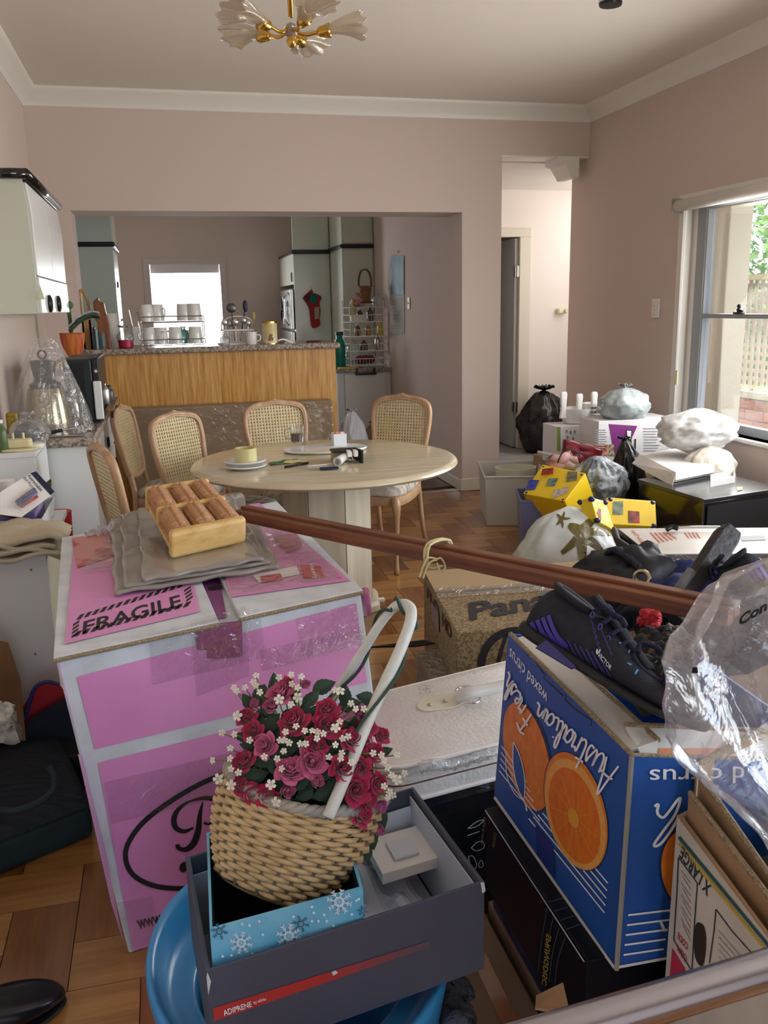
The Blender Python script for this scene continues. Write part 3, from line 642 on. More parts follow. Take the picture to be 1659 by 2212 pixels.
# dish racks with mugs
def wirebox(name, x0, x1, y0, y1, z0, zs_, label, n=7, m=chrome, parent=None, r=.0035):
    mm = M()
    for z in zs_: mm.tube([(x0, y0, z), (x1, y0, z), (x1, y1, z), (x0, y1, z)], r, 5, closed=True)
    for k in range(n):
        x = x0+(x1-x0)*k/(n-1)
        mm.cyl((x, y0, z0), (x, y0, zs_[-1] if k in (0, n-1) else zs_[min(1, len(zs_)-1)]), r*.7, 4); mm.cyl((x, y1, z0), (x, y1, zs_[-1] if k in (0, n-1) else zs_[min(1, len(zs_)-1)]), r*.7, 4); mm.cyl((x, y0, z0), (x, y1, z0), r*.6, 4)
    return mm.build(name, m, parent, label=None if parent else label, cat=None if parent else 'rack')
def mug(name, c, r, h, m, label, ang=0, group=None, inv=False, cat='mug'):
    t = thing(name, label, cat, c, group); c = Vector(c)
    pr = [(r*.8, 0), (r*.86, .004), (r*.95, h*.5), (r, h), (r-.004, h), (r*.9, h*.5), (r*.75, .008)]
    if inv: pr = [(r_, h-z) for r_, z in pr]
    M().lathe(pr, 18, c).build('cup', m, t, smooth=True, auto=60)
    M().tube(sp3([c+Matrix.Rotation(ang, 3, 'Z') @ V(r*.92, 0, h*.75), c+Matrix.Rotation(ang, 3, 'Z') @ V(r*1.55, 0, h*.7), c+Matrix.Rotation(ang, 3, 'Z') @ V(r*1.5, 0, h*.35), c+Matrix.Rotation(ang, 3, 'Z') @ V(r*.9, 0, h*.25)], 4), .005, 6).build('handle', m, t, smooth=True)
    return t
gmug = mat('white china', 'e6e6e4', .2, coat=.4)
xa, xb = bpt(309).x, bpt(444).x
wirebox('two_tier_dish_rack', xa, xb, yb0+.08, yb0+.34, ZT+.012, [ZT+.012, ZT+.05, ZT+.17, ZT+.21], 'chrome two-tier dish rack full of mugs in front of the kitchen window', 12)
mus = [(325, .14, 0), (350, .14, 0), (381, .14, 0), (424, .14, 0), (322, .14, 1), (345, .2, 1), (402, .2, 1), (425, .18, 1)]
names = ['leftmost white mug on the lower tier of the dish rack', 'second white mug on the lower tier of the dish rack', 'domed white cup in the middle of the lower dish rack tier', 'white mug at the right end of the lower dish rack tier', 'white mug at the left of the upper dish rack tier', 'pale cup behind the upper left mug of the dish rack', 'white cup on the upper rack tier against the bright window', 'white bowl-like cup at the right of the upper rack tier']
for (u, dy, tier), lb in zip(mus, names):
    p = bpt(u, dy); p.z = ZT+.018+.16*tier; mug('drying_mug', p, .050, .118, gmug, lb, rng.random()*6, 'mugs drying on the dish rack', inv=True)
bottle('glass_jug', bpt(398, .18)+V(0, 0, .018), .04, .12, mat('teal glass', '8fd0c4', .1, trans=.6), 'teal tinted glass bottle between mugs on the dish rack', 'bottle')
# cutlery holder
p = bpt(295, .2)
ch = thing('knife_holder', 'slim steel utensil holder left of the dish rack with a ladle', 'holder', p); M().b2(p-V(.02, .03, -.01), p+V(.035, .03, .15)).build('holder', steel, ch, bevel=.004); M().cyl(p+V(.03, 0, .05), p+V(.025, 0, .24), .006).sphere(p+V(.025, 0, .25), .012).build('ladle_handle', chrome, ch)
M().cyl(p+V(-.01, 0, .12), p+V(-.03, 0, .26), .004).build('skewer', chrome, label='thin steel skewer standing in the utensil holder', cat='skewer')
# utensil rack right
xa, xb = bpt(483).x, bpt(549).x
cut = thing('cutlery_basket', 'white plastic draining basket packed with utensils on the bar', 'basket', bpt(515))
gm = M(); y_ = yb0+.1
for k in range(13): x = xa+(xb-xa)*k/12; gm.cyl((x, y_, ZT+.01), (x+.0, y_, ZT+.1), .0022, 4)
for k in range(7): z = ZT+.012+k*.0145; gm.tube([(xa, y_, z), (xb, y_, z), (xb, y_+.14, z), (xa, y_+.14, z)], .0022, 4, closed=True)
gm.tube([(xa-.004, y_, ZT+.103), (xb+.004, y_, ZT+.103), (xb+.004, y_+.14, ZT+.103), (xa-.004, y_+.14, ZT+.103)], .006, 6, closed=True)
gm.build('basket_grid', whtd, cut); M().tube(sp3([(xa, y_+.07, ZT+.10), (xa+.01, y_+.07, ZT+.17), ((xa+xb)/2, y_+.07, ZT+.20), (xb-.01, y_+.07, ZT+.175), (xb, y_+.07, ZT+.10)]), .008, 8, flat=.6).build('basket_handle', whtd, cut, smooth=True)
M().b2((xa-.03, y_-.03, ZT), (xb+.03, y_+.2, ZT+.008)).build('drip_tray', whtd, cut, bevel=.003)
def utensil(name, u, dy, h, head, m, label, tilt=0):
    p = bpt(u, .1+dy); t = thing(name, label, name.split('_')[-1], p)
    a = p+V(0, 0, .02); b = p+V(tilt, 0, h)
    M().cyl(a, b, .004, 6).build('shaft', m, t); M().sphere(b, 1, 14, 8, head).build('head', m, t, smooth=True)
utensil('slotted_spoon', 508, .05, .26, (.035, .008, .035), mat('dull steel', '5d5c5c', .3, .9), 'dull steel skimmer with a round head in the utensil basket', -.01)
utensil('blue_spatula', 520, .07, .27, (.018, .006, .045), mat('dark blue plastic', '16203f', .4), 'dark blue spatula standing tallest in the utensil basket', .05)
utensil('steel_spoon', 495, .03, .16, (.02, .01, .03), chrome, 'steel spoon at the left of the utensil basket', -.02)
utensil('steel_spoon', 512, .02, .16, (.022, .012, .03), chrome, 'steel spoon at the centre of the utensil basket', .0)
utensil('steel_ladle', 527, .04, .17, (.022, .012, .028), steel, 'steel ladle right of centre in the utensil basket', .01)
utensil('steel_spoon', 537, .03, .15, (.018, .01, .026), chrome, 'steel spoon near the right handle of the utensil basket', .01)
utensil('wooden_spoon', 546, .05, .20, (.012, .008, .03), mat('spoon wood', 'b99a68', .6), 'wooden spoon at the right side of the utensil basket', .02)
utensil('steel_spoon', 500, .06, .15, (.02, .01, .026), steel, 'duller steel spoon behind the left spoons in the basket', .0)
mug('floral_mug', bpt(544, .03), .042, .09, gmug, 'white mug with small speckled flowers right of the utensil basket', 0)
bottle('glass_tumbler', bpt(487, .03), .035, .08, hazy, 'clear glass left of the utensil basket', 'glass', hazy)
p = bpt(585, .04)
tn = thing('milk_tin', 'cream and yellow food tin standing on the bar counter', 'tin', p)
M().lathe([(.052, 0), (.052, .15)], 24, p).build('tin_body', mat('tin label', 'cdbd7a', .4, col2='e7dfbf', nscale=9), tn, smooth=True, auto=40)
M().lathe([(.054, .148), (.054, .16), (.05, .162)], 24, p).lathe([(.054, -.0), (.054, .006)], 24, p).build('tin_rims', gold, tn)
m_ = M()
for k in range(10): a = -1.2+k*.06; m_.box(p+V(math.sin(a+.9)*.053, -math.cos(a+.9)*.053, .03+.012*(k % 4)), (.008, .003, .012))
m_.build('label_picture', mat('tin brown', '7b3a2a', .5), tn)
M().grid(lambda a, b: bpt(601, .02)+V(a*.11, b*.12, .02+.012*math.sin(a*5)*math.cos(b*4)), 8, 8).build('dish_cloth', whtd, label='crumpled white cloth beside the tin at the bar end', cat='cloth', solid=.012, smooth=True)
M().lathe([(.05, 0), (.055, .008), (.0, .01)], 18, bpt(677, .2)).build('pan_lid', darkred, label='flat dark red lid lying near the right end of the counter', cat='lid')
# cardboard flat pack leaning on the bar
pa, pb = Yp(272, 900, 6.36), Yp(716, 900, 6.36)
zt_ = Yp(500, 873, 6.36).z
cbx = thing('flat_carton', 'long flat brown carton wrapped in clear film standing against the bar', 'carton', ((pa.x+pb.x)/2, 6.36, 0))
M().b2((pa.x, 6.32, .005), (pb.x, 6.44, zt_)).build('carton_body', mat('shade kraft', '8c7458', .85, col2='957d61', nscale=4), cbx, bevel=.01)
M().b2((pb.x-.40, 6.315, .12), (pb.x-.08, 6.319, zt_-.06)).build('carton_label', mat('kraft label', 'a08a6c', .8), cbx)
M().b2((pa.x-.006, 6.308, .0), (pb.x+.006, 6.45, zt_+.008)).build('wrap', tape_clear, cbx, bevel=.012)
# white kitchen bag by the bar end and yellow thing
p = Yp(765, 960, 6.9); bag('white_bag', V(p.x, 6.95, 0), (.26, .26, .62), mat('white plastic bag', 'c9ccd0', .45, bump=.3, bscale=14), 'white plastic bag slumped on the floor right of the bar', seed=12)
bag('brown_bag', V(p.x+.28, 7.4, 0), (.24, .2, .45), mat('brown paper', '6f5a40', .8), 'brown paper bag in shadow between white bag and kitchen wall', seed=13)
bag('yellow_bag', V(2.07, 8.2, 0), (.22, .2, .42), mat('yellow plastic', 'c9b430', .4), 'yellow plastic bag on the kitchen floor behind the right chair', seed=14)
# ================================================================ LEFT WALL UNITS
wcb = thing('wall_cabinet', 'pale wall cabinet with black trim bar and two round black knobs, upper left', 'cabinet', (XL, 5.2, 1.43))
cf = -.56; ya = 4.56; yz = 5.92
ztop = Xp(50, 380, cf).z; zbo = Xp(88, 677, cf).z
prof = [(XL+.002, zbo), (cf-.0, zbo), (cf+.004, zbo+.12), (cf+.0, zbo+.5), (cf-.012, ztop-.01), (XL+.002, ztop-.01)]
M().prism([(x, ya, z) for x, z in prof], (0, .022, 0)).build('end_panel', mat('sage end', 'cdd3c4', .4), wcb)
M().prism([(x-.012 if x > -.7 else x, ya+.022, z) for x, z in prof], (0, yz-ya-.022, 0)).build('carcass', lam, wcb)
zsp = zbo+.17
for k, (a, b) in enumerate(((ya+.03, (ya+yz)/2-.004), ((ya+yz)/2+.004, yz))):
    M().loft([[(cf-.01, y, zsp+.006), (cf+.012, y, zsp+.006), (cf+.016, y, zbo+.45), (cf+.002, y, ztop-.02), (cf-.02, y, ztop-.02)] for y in (a, b)]).build('door', lamw, wcb, bevel=.004)
fp = M().b2((cf-.01, ya+.03, zbo), (cf+.016, yz, zsp)).build('control_panel', lamw, wcb, bevel=.004)
for u in (108, 127):
    c = Xp(u, 656, cf+.022); mm = M(); ring_knob(mm, c, .034, .011, 'x'); mm.build('knob', black, fp, smooth=True)
M().cyl((XL, ya-.012, ztop+.012), (cf+.01, ya-.012, ztop+.012), .024, 12).tube([(cf+.008, ya-.012, ztop+.012), (cf+.012, yz, ztop+.012)], .024, 12).build('trim_bar', mat('gloss black', '101216', .08, coat=.6), wcb, smooth=True)
M().b2((XL+.002, ya-.01, ztop-.01), (cf, yz, ztop+.02)).build('top_board', black, wcb)
M().add([Yp(83, 648, ya-.01), Yp(97, 646, ya-.005), Yp(85, 612, ya-.01)], [(0, 1, 2)]).build('paper_tag', mat('yellowish paper', 'c9cdaa', .7), label='small folded paper tag tucked by the cabinet end below its door', cat='paper', solid=.002)
# half-vase on the wall with letters
c = Xp(161, 740, -.62)
hv = thing('wall_pocket_vase', 'red and orange striped half-round wall pocket vase at the counter end', 'vase', V(c.x, c.y, zbt-.03))
vz = zbt+.0
yv = 5.98; c = Yp(160, 765, yv); 
def hp(a, b):
    r = (.052*(1-(1-b)**2.2)+.012); return V(c.x+math.cos(PI*a)*r*1.15, yv-math.sin(PI*a)*r*.8, vz+b*.17)
mm = M(); mm.grid(hp, 16, 10); mm.build('vase_shell', mat('melon stripes', 'b3372c', .5, col2='d98a3c', nscale=9, nstretch=(8, 1, .5)), hv, smooth=True, solid=.006)
M().cyl((c.x, yv-.01, vz+.05), (c.x-.005, yv-.01, vz+.33), .012).sphere((c.x, yv-.01, vz+.34), .026, 12, 8, (1, .6, 1)).build('green_figure_stick', mat('sage green', '4f7355', .7), label='green stick figure with a dark round head standing in the striped wall vase', cat='ornament', smooth=True)
for k, (h_, cc, lb) in enumerate(((.02, 'd5d9d2', 'pale newspaper folded over the rim of the striped vase'), (.0, '47604c', 'dark green leaflet under the newspaper in the striped vase'))):
    M().grid(lambda a, b: V(c.x-.01+a*.19, yv-.03-b*.06, vz+.17+h_+.09*math.sin(a*2.0)+b*.02), 10, 4).build('newspaper' if k == 0 else 'leaflet', mat('news %d' % k, cc, .8, col2='8d9498' if k == 0 else '33493c', nscale=40), label=lb, cat='paper', solid=.006, smooth=True)
# granite bench
BZ = .9; bxr = Zp(205, 938, BZ).x
bn = thing('left_bench', 'white cabinet with black ring handles under the small granite bench', 'cabinet', (-.55, 4.9, 0))
M().b2((XL+.02, 4.12, 0), (bxr-.01, 4.14, BZ-.04)).build('end_panel', lamw, bn); M().b2((XL+.02, 4.14, .08), (bxr-.03, 5.85, BZ-.04)).build('carcass', lamw, bn)
for k in range(3):
    a = 4.16+k*.56
    for j, (z0, z1) in enumerate(((.1, .62), (.64, BZ-.05))):
        o = M().b2((bxr-.03, a, z0), (bxr-.012, a+.55, z1)).build('drawer' if j else 'door', lamw, bn, bevel=.003)
        mm = M(); ring_knob(mm, (bxr+.002, a+.3, (z0+z1)/2 if j else z1-.08), .024, .007, 'x'); mm.build('handle', black, o, smooth=True)
M().b2((XL+.005, 4.09, BZ-.04), (bxr+.01, 5.9, BZ)).build('granite_benchtop', granite, label='short granite bench top at the left carrying the black oven', cat='worktop', bevel=.01)
ov = thing('black_microwave', 'black microwave oven with a white vertical handle on the left bench', 'microwave', (-.5, 4.85, BZ))
oy = 4.62; ox1 = Yp(203, 850, oy).x; oz = Yp(170, 776, oy).z
mx0 = Yp(141, 850, oy).x; M().b2((mx0, oy, BZ+.012), (ox1, oy+.5, oz)).build('body', mat('dark blue black', '1c2429', .35), ov, bevel=.008)
M().b2((ox1, oy-.004, BZ+.012), (ox1+.035, oy+.5, oz+.004)).build('door', black, ov, bevel=.006)
M().b2((ox1+.0, oy-.02, BZ+.02), (ox1+.04, oy-.006, BZ+(oz-BZ)*.66)).build('handle', mat('pale handle', 'dfe3e4', .3), ov, bevel=.006)
M().box(((mx0+ox1)/2-.01, oy-.003, BZ+.2), (.08, .006, .2)).build('vent_panel', mat('vent dark', '11161a', .6), ov); M().cyl((ox1+.02, oy-.006, oz-.06), (ox1+.02, oy-.016, oz-.06), .008).build('button', chrome, ov)
for a in (.05, .4): M().b2((mx0+.01+a*.28, oy+.05, BZ), (mx0+.04+a*.28, oy+.45, BZ+.013)).build('foot', black, ov)
# covered pot in clear bag
p = Zp(118, 925, BZ); p = V(p.x, 4.32, BZ)
kt = thing('jar_blender', 'upturned glass and steel blender jar on the granite bench', 'blender', p)
M().lathe([(.100, 0), (.106, .01), (.104, .06), (.088, .17), (.078, .21), (.06, .21)], 28, p).build('jar', mat('silvered glass', '9c9278', .16, .7), kt, smooth=True, auto=50)
M().lathe([(.068, .21), (.07, .215), (.07, .23), (.055, .235), (.045, .25), (.055, .31), (.058, .33), (.05, .335)], 24, p).build('motor_collar', mat('dark steel', '55585a', .3, .8), kt, smooth=True, auto=40)
M().tube([p+V(-.0+math.cos(a)*.018, 0, .36+math.sin(a)*.018) for a in [2*PI*k/12 for k in range(12)]], .004, 6, closed=True).build('hanging_ring', black, kt)
M().tube(sp3([p+V(.085, -.02, .05), p+V(.125, -.03, .06), p+V(.125, -.03, .14), p+V(.08, -.02, .16)]), .01, 8).build('handle', steel, kt, smooth=True)
def cone(a, b):
    th = 2*PI*a; r = (.150*(1-b)**.7+.03)*(1+.09*math.sin(7*th+b*4)+.05*math.sin(13*th)); return p+V(math.cos(th)*r+.02*b, math.sin(th)*r*.8, .005+b*.43)
M().grid(cone, 60, 16).build('clear_cover_bag', film_clear, label='clear plastic bag draped over the blender jar on the bench', cat='bag', smooth=True)
M().b2((-.71, 4.25, BZ), (-.655, 4.31, BZ+.11)).build('gold_packet', mat('gold foil', 'a08a35', .25, .7, bump=.5, bscale=30), label='crumpled gold foil packet beside the blender against the wall', cat='packet', bevel=.012)
tr_ = Zp(150, 925, BZ); M().b2((tr_.x-.07, 4.15, BZ), (tr_.x+.09, 4.30, BZ+.008)).build('steel_tray', steel, label='small shiny steel tray at the front of the granite bench', cat='tray', bevel=.006)
kn = thing('carving_fork', 'black handled fork resting on the steel tray', 'fork', V(tr_.x, 4.16, BZ+.02))
M().cyl(V(tr_.x-.10, 4.14, BZ+.016), V(tr_.x+.0, 4.17, BZ+.03), .008).build('handle', black, kn); M().cyl(V(tr_.x, 4.17, BZ+.03), V(tr_.x+.08, 4.2, BZ+.035), .004).build('prongs', steel, kn)
# jars at the right of the microwave
pj = V(ox1+.07, oy+.25, 0)
sh_ = thing('corner_spice_shelf', 'small wooden spice tray on legs beside the black microwave', 'shelf', (pj.x, 5.1, BZ))
M().b2((ox1+.045, oy+.12, BZ+.045), (bxr+.06, oy+.7, BZ+.062)).build('board', mat('spice wood', '8b6a4a', .6), sh_); 
for q_ in ((ox1+.06, oy+.2), (ox1+.06, oy+.6), (bxr+.0, oy+.2), (bxr+.0, oy+.6)): M().b2((q_[0], q_[1], BZ), (q_[0]+.012, q_[1]+.012, BZ+.046)).build('leg', black, sh_)
for k, (u, r, h_, m_, lb) in enumerate(((226, .022, .17, black, 'black capped bottle on the spice tray nearest the microwave'), (236, .025, .12, steel, 'short steel jar in the middle of the spice tray'), (243, .022, .09, mat('smoky glass', '4a4d52', .2), 'dark glass jar at the right end of the spice tray'))):
    p_ = Yp(u, 880, oy+.4); bottle('spice_bottle', V(p_.x-.01, oy+.2+.12*k, BZ+.062), r, h_, m_, lb, cap=black)
# lower white shelf unit
su = thing('white_shelf_unit', 'white low shelf unit carrying dishes at the left wall', 'shelf', (-.64, 3.92, 0)); sx = Zp(76, 977, .9).x
for (a, b) in (((XL+.02, 3.74, .88), (sx, 4.085, .9)), ((XL+.02, 3.745, 0), (sx-.004, 3.76, .88))): M().b2(a, b).build('top_board' if a[2] > .5 else 'front_panel', lamw, su, bevel=.002)
M().b2((sx-.02, 3.762, 0), (sx, 4.08, .878)).build('side_panel', lamw, su)
def onshelf(u, y): p = Yp(u, 950, y); return V(p.x, y, .9)
p = onshelf(40, 3.83)
dd = thing('cream_butter_dish', 'cream lidded butter dish with two short posts on the white shelf', 'dish', p)
M().lathe([(.07, 0), (.078, .006), (.072, .01)], 24, p, sx=1.1).build('plate', cream, dd); M().box(p+V(0, 0, .028), (.10, .06, .036)).build('lid', mat('butter cream', 'd8cf9f', .4), dd, bevel=.01)
M().cyl(p+V(-.02, 0, .045), p+V(-.02, 0, .07), .005).cyl(p+V(.02, 0, .045), p+V(.02, 0, .07), .005).build('post', cream, dd)
M().lathe([(.033, 0), (.035, .004), (.035, .018), (.028, .02)], 20, onshelf(75, 3.86)).build('white_jar_lid', wht, label='round white plastic lid beside the cream dish', cat='lid', smooth=True, auto=40)
M().sphere(onshelf(60, 3.98)+V(0, 0, .05), .048, 18, 12, (1.1, 1, .9), lambda d: 1+.25*noise.noise(d*4)).build('dark_beads', mat('dark tangle', '2b2d30', .5, col2='50555c', nscale=30), label='dark tangled contents inside the small clear bag on the shelf', cat='beads', smooth=True)
bag('clear_bag', onshelf(66, 3.97), (.16, .15, .12), film_clear, 'small clear bag of dark beads on the white shelf', seed=21, knot=.2)
bottle('green_bottle', onshelf(4, 3.8), .022, .13, mat('olive glass', '4f6239', .3), 'small green bottle at the left frame edge on the white shelf')
# nearer unit
nu_ = thing('white_side_unit', 'white drawer unit panel with small screws below the cotton bags', 'cabinet', (-.6, 3.3, 0))
nx = Yp(110, 1300, 3.0).x
M().b2((XL+.02, 3.0, 0), (nx, 3.02, .665)).build('side_panel', lamw, nu_); M().b2((XL+.02, 3.02, .645), (nx, 3.7, .665)).build('top_board', lamw, nu_)
M().b2((XL+.02, 3.68, 0), (nx-.05, 3.70, .645)).build('back_panel', lamw, nu_); M().b2((nx-.03, 3.02, .02), (nx-.012, 3.68, .643)).build('drawer_front', mat('drawer cream', 'c9c5ae', .5), nu_)
P = Pl((0, 3.0, 0), (1, 3.0, 0), (0, 3.0, 1))
for u, v in ((47, 1195), (67, 1231), (76, 1413)): mm = M(); P.ell(mm, u, v, 3, 3, 0, 12, .001); mm.build('screw_cap', grey, nu_)
cr = thing('pen_crate', 'open white plastic crate of stationery on the white unit', 'crate', (-.6, 3.45, .665))
zc_ = .735; cx_ = Yp(96, 1110, 3.3).x
def shell(m, bot, top, t, floor=True):
    """open box walls from 4 bottom and 4 top corners (same winding)"""
    bot = [Vector(p) for p in bot]; top = [Vector(p) for p in top]; cb_ = sum(bot, V(0, 0, 0))/4; ct_ = sum(top, V(0, 0, 0))/4
    def inn(p, c): d = c-p; return p+d*(t*1.4142/d.length)
    ib = [inn(p, cb_)+(top[0]-bot[0]).normalized()*t for p in bot]; it = [inn(p, ct_) for p in top]
    b = len(m.v); m.v += bot+top+it+ib
    f = [(b+i, b+(i+1) % 4, b+4+(i+1) % 4, b+4+i) for i in range(4)]+[(b+4+i, b+4+(i+1) % 4, b+8+(i+1) % 4, b+8+i) for i in range(4)]+[(b+8+i, b+8+(i+1) % 4, b+12+(i+1) % 4, b+12+i) for i in range(4)]
    f += [(b+3, b+2, b+1, b), (b+12, b+13, b+14, b+15)]
    m.f += [list(x) for x in f]; return m
def rect(x0, y0, x1, y1, z): return [(x0, y0, z), (x1, y0, z), (x1, y1, z), (x0, y1, z)]
mm = M(); shell(mm, rect(XL+.03, 3.25, cx_-.01, 3.62, .667), rect(XL+.025, 3.24, cx_, 3.63, zc_), .006); mm.build('crate_shell', mat('milky white', 'dbe3de', .35), cr, bevel=.002)
M().b2((XL+.05, 3.3, .69), (cx_-.03, 3.55, .75)).build('lilac_folder', mat('lilac', 'a99bbf', .5, col2='7b6ea3', nscale=6), label='lilac plastic folder lying in the white stationery crate', cat='folder', bevel=.003)
M().grid(lambda a, b: V(XL+.03+a*.2, 3.26+b*.2, .755+.02*math.sin(a*4)+.02*b), 6, 6).build('black_pouch', blackm, label='black fabric pouch on top of the stationery crate', cat='pouch', solid=.02, smooth=True)
# pen card
P = Pl(Yp(0, 1063, 3.30), Yp(60, 1105, 3.24), Yp(73, 1019, 3.42))
pc_ = thing('pen_packet', 'white blister card of blue and red pens with a navy header', 'packet', P.at(60, 1080, 0))
M().prism(P.quad([(0, 1064), (72, 1019), (116, 1066), (46, 1118), (0, 1112)], .0), P.n*.002).build('card', whtd, pc_)
mm = M(); P.poly(mm, [(66, 1022), (78, 1018), (118, 1062), (110, 1070)], .004); mm.build('header', navy, pc_)
mm = M(); txt(mm, 'Retractable', P.quad([(59, 1028), (88, 1062), (94, 1057), (65, 1025)], .005), .01); txt(mm, 'Ball Point Pen', P.quad([(50, 1032), (80, 1068), (85, 1064), (56, 1029)], .005)); mm.build('lettering', ink, pc_)
for k, (a, b, c_) in enumerate((((40, 1090), (78, 1062), 'blue pen'), ((46, 1094), (80, 1072), 'red pen'), ((36, 1084), (74, 1056), 'indigo pen'))):
    M().cyl(P.at(*a, .010), P.at(*b, .010), .006, 8).build('pen', mat(c_, ['24459c', 'b02a35', '30306f'][k], .3), pc_, smooth=True)
mm = M(); P.poly(mm, [(24, 1092), (66, 1046), (84, 1066), (44, 1104)], .018); mm.build('blister', film_clear, pc_)
jr = thing('vitamin_jar', 'dark brown jar with a white screw lid behind the pen packet', 'jar', Yp(15, 1075, 3.52)); p = Yp(15, 1075, 3.52); p.z = .667
M().lathe([(.035, 0), (.036, .01), (.036, .125), (.028, .13)], 20, p).build('jar_body', mat('brown glass', '2b1a16', .2), jr, smooth=True, auto=40); M().lathe([(.034, .128), (.034, .165), (.03, .168)], 20, p).build('lid', wht, jr, smooth=True, auto=40)
M().grid(lambda a, b: V(-.53+a*.07, 3.50+b*.1, .745+.05*a+.02*math.sin(b*9)), 6, 6).build('snack_wrapper', mat('brown foil', '6b5b40', .35, .4, col2='23211f', nscale=20), label='crumpled dark wrapper sticking out behind the pen packet', cat='wrapper', solid=.004, smooth=True)
# cotton bags
cot = mat('cotton canvas', 'c6bda6', .95, col2='b4aa92', nscale=5, bump=.5, bscale=40, det=6)
for k in range(4):
    x1_ = Yp([150, 138, 128, 146][k], 1160, 3.05).x; z0 = .668+.018*k
    mm = M(); n_ = 26
    def top_(a, b, k=k, z0=z0, x1_=x1_):
        w = .010*math.sin(a*9+k*2+b*3)+.012*noise.noise(V(a*5, b*5, k*3.3)); return V(XL+.02+a*(x1_-XL-.02)+.012*noise.noise(V(b*6, k, 0)), 2.93+b*.27+.01*math.sin(a*7+k), z0+.012+w*(.3+a)-.02*max(0, a-.9)*8)
    mm.grid(top_, n_, 10); mm.build('cotton_bag', cot, label=['crumpled cotton bag at the bottom of the folded stack', 'second folded cotton bag from the bottom of the stack', 'third folded cotton bag, just below the topmost one', 'folded cream cotton bag topmost of the stack'][k], cat='bag', group='folded cotton bags', solid=.014, smooth=True)
M().lathe([(.035, 0), (.05, .01), (.056, .16), (.058, .165)], 20, V(Yp(125, 1110, 3.9).x, 3.9, .45)).build('red_tub', red, label='red plastic tub rim seen behind the cotton bags', cat='tub', smooth=True, auto=50)
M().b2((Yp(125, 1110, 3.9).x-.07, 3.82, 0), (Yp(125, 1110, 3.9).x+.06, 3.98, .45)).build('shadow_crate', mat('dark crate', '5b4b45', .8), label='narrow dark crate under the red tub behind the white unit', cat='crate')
# ================================================================ TABLE
TC = V(.715, 4.10, 0); TR = .632; TZ = .74
trav = mat('travertine', 'c6b797', .2, col2='d8ccb0', nscale=5, nstretch=(.7, 5, 1), contrast=(.3, .7), coat=.35, det=8)
travv = mat('travertine upright', 'b5a890', .45, col2='cdc1ab', nscale=5, nstretch=(5, 5, .5), contrast=(.3, .7), det=8)
tb_ = thing('round_dining_table', 'round travertine dining table on a faceted stone pedestal', 'table', TC)
M().lathe([(.0, TZ-.034), (TR-.03, TZ-.034), (TR-.01, TZ-.031), (TR, TZ-.02), (TR-.002, TZ-.012), (TR-.012, TZ-.003), (TR-.03, TZ), (0, TZ)], 96, TC, cap=False).build('tabletop', trav, tb_, smooth=True, auto=50)
for k in range(8):
    a0 = PI/8+k*PI/4-.18; a1 = a0+PI/4; r = .225
    p0 = TC+V(math.cos(a0)*r, math.sin(a0)*r, 0); p1 = TC+V(math.cos(a1)*r, math.sin(a1)*r, 0); q0 = TC+V(math.cos(a0)*.19, math.sin(a0)*.19, 0); q1 = TC+V(math.cos(a1)*.19, math.sin(a1)*.19, 0)
    e = (p1-p0)*.012; up = V(0, 0, TZ-.035); M().hexa([p0+e, p1-e, q1, q0, p0+e+up, p1-e+up, q1+up, q0+up]).build('pedestal_slab', travv, tb_, bevel=.003)
M().lathe([(.20, .06), (.245, .05), (.262, .03), (.265, 0), (0, 0)], 8, TC, rot=Matrix.Rotation(PI/8-.18, 3, 'Z')).build('pedestal_foot', travv, tb_, bevel=.006)
M().b2(Zp(808, 1297, 0), Zp(808, 1297, 0)+V(.05, -.03, .012)).build('paper_scrap', whtd, label='small white paper scrap on the parquet at the table foot', cat='paper')
# on the table
def tp(u, v): return Zp(u, v, TZ)
def plate_(name, c, r, m, label, sy=1.0):
    return M().lathe([(r*.4, 0), (r*.6, .003), (r*.95, .014), (r, .018), (r*.97, .02), (r*.6, .008), (0, .006)], 40, c, cap=False, sy=sy).build(name, m, label=label, cat='plate', smooth=True)
c0 = tp(530, 1013)
plate_('scalloped_plate', c0, .098, gmug, 'lower white plate of the two under the tape roll', .9); plate_('scalloped_plate', c0+V(.0, .005, .021), .098, mat('rimmed china', 'e9e6e2', .2, coat=.4), 'upper white plate carrying the cream tape roll', .9)
M().lathe([(.040, 0), (.050, 0), (.050, .06), (.040, .06), (.040, 0)], 40, c0+V(.005, 0, .036), cap=False).build('tape_roll', mat('cream tape', 'd2c88f', .3, coat=.4), label='roll of cream packing tape standing on the white plates', cat='tape', smooth=True, auto=40)
c1 = tp(703, 973); c1.z = TZ+.002
ls = thing('white_oval_platter', 'large flat white oval platter in the middle of the table', 'platter', c1)
M().lathe([(.0, 0), (.205, 0), (.214, .006), (.210, .012), (.20, .011), (0, .011)], 64, c1, cap=False, sy=.62).build('platter_body', gmug, ls, smooth=True, auto=50)
M().b2(c1+V(-.14, -.12, -.002), c1+V(.14, -.09, .0)).build('green_placemat', mat('moss green', '7d8f4a', .7), label='thin green mat edge peeping out under the white platter', cat='mat')
cg = tp(644, 961); cg.z = TZ+.013
gl_ = thing('glass_coffee_mug', 'clear glass mug half full of brown coffee on the platter', 'mug', cg)
M().lathe([(.028, 0), (.036, .004), (.042, .09), (.040, .09), (.033, .008)], 28, cg).build('glass', mat('clear glass', 'f2f4f3', .05, trans=.95, ior=1.3), gl_, smooth=True, auto=60)
M().lathe([(0, .008), (.0325, .009), (.036, .05), (0, .05)], 28, cg, cap=False).build('coffee', mat('coffee', '6b4a33', .3), gl_, smooth=True, auto=40)
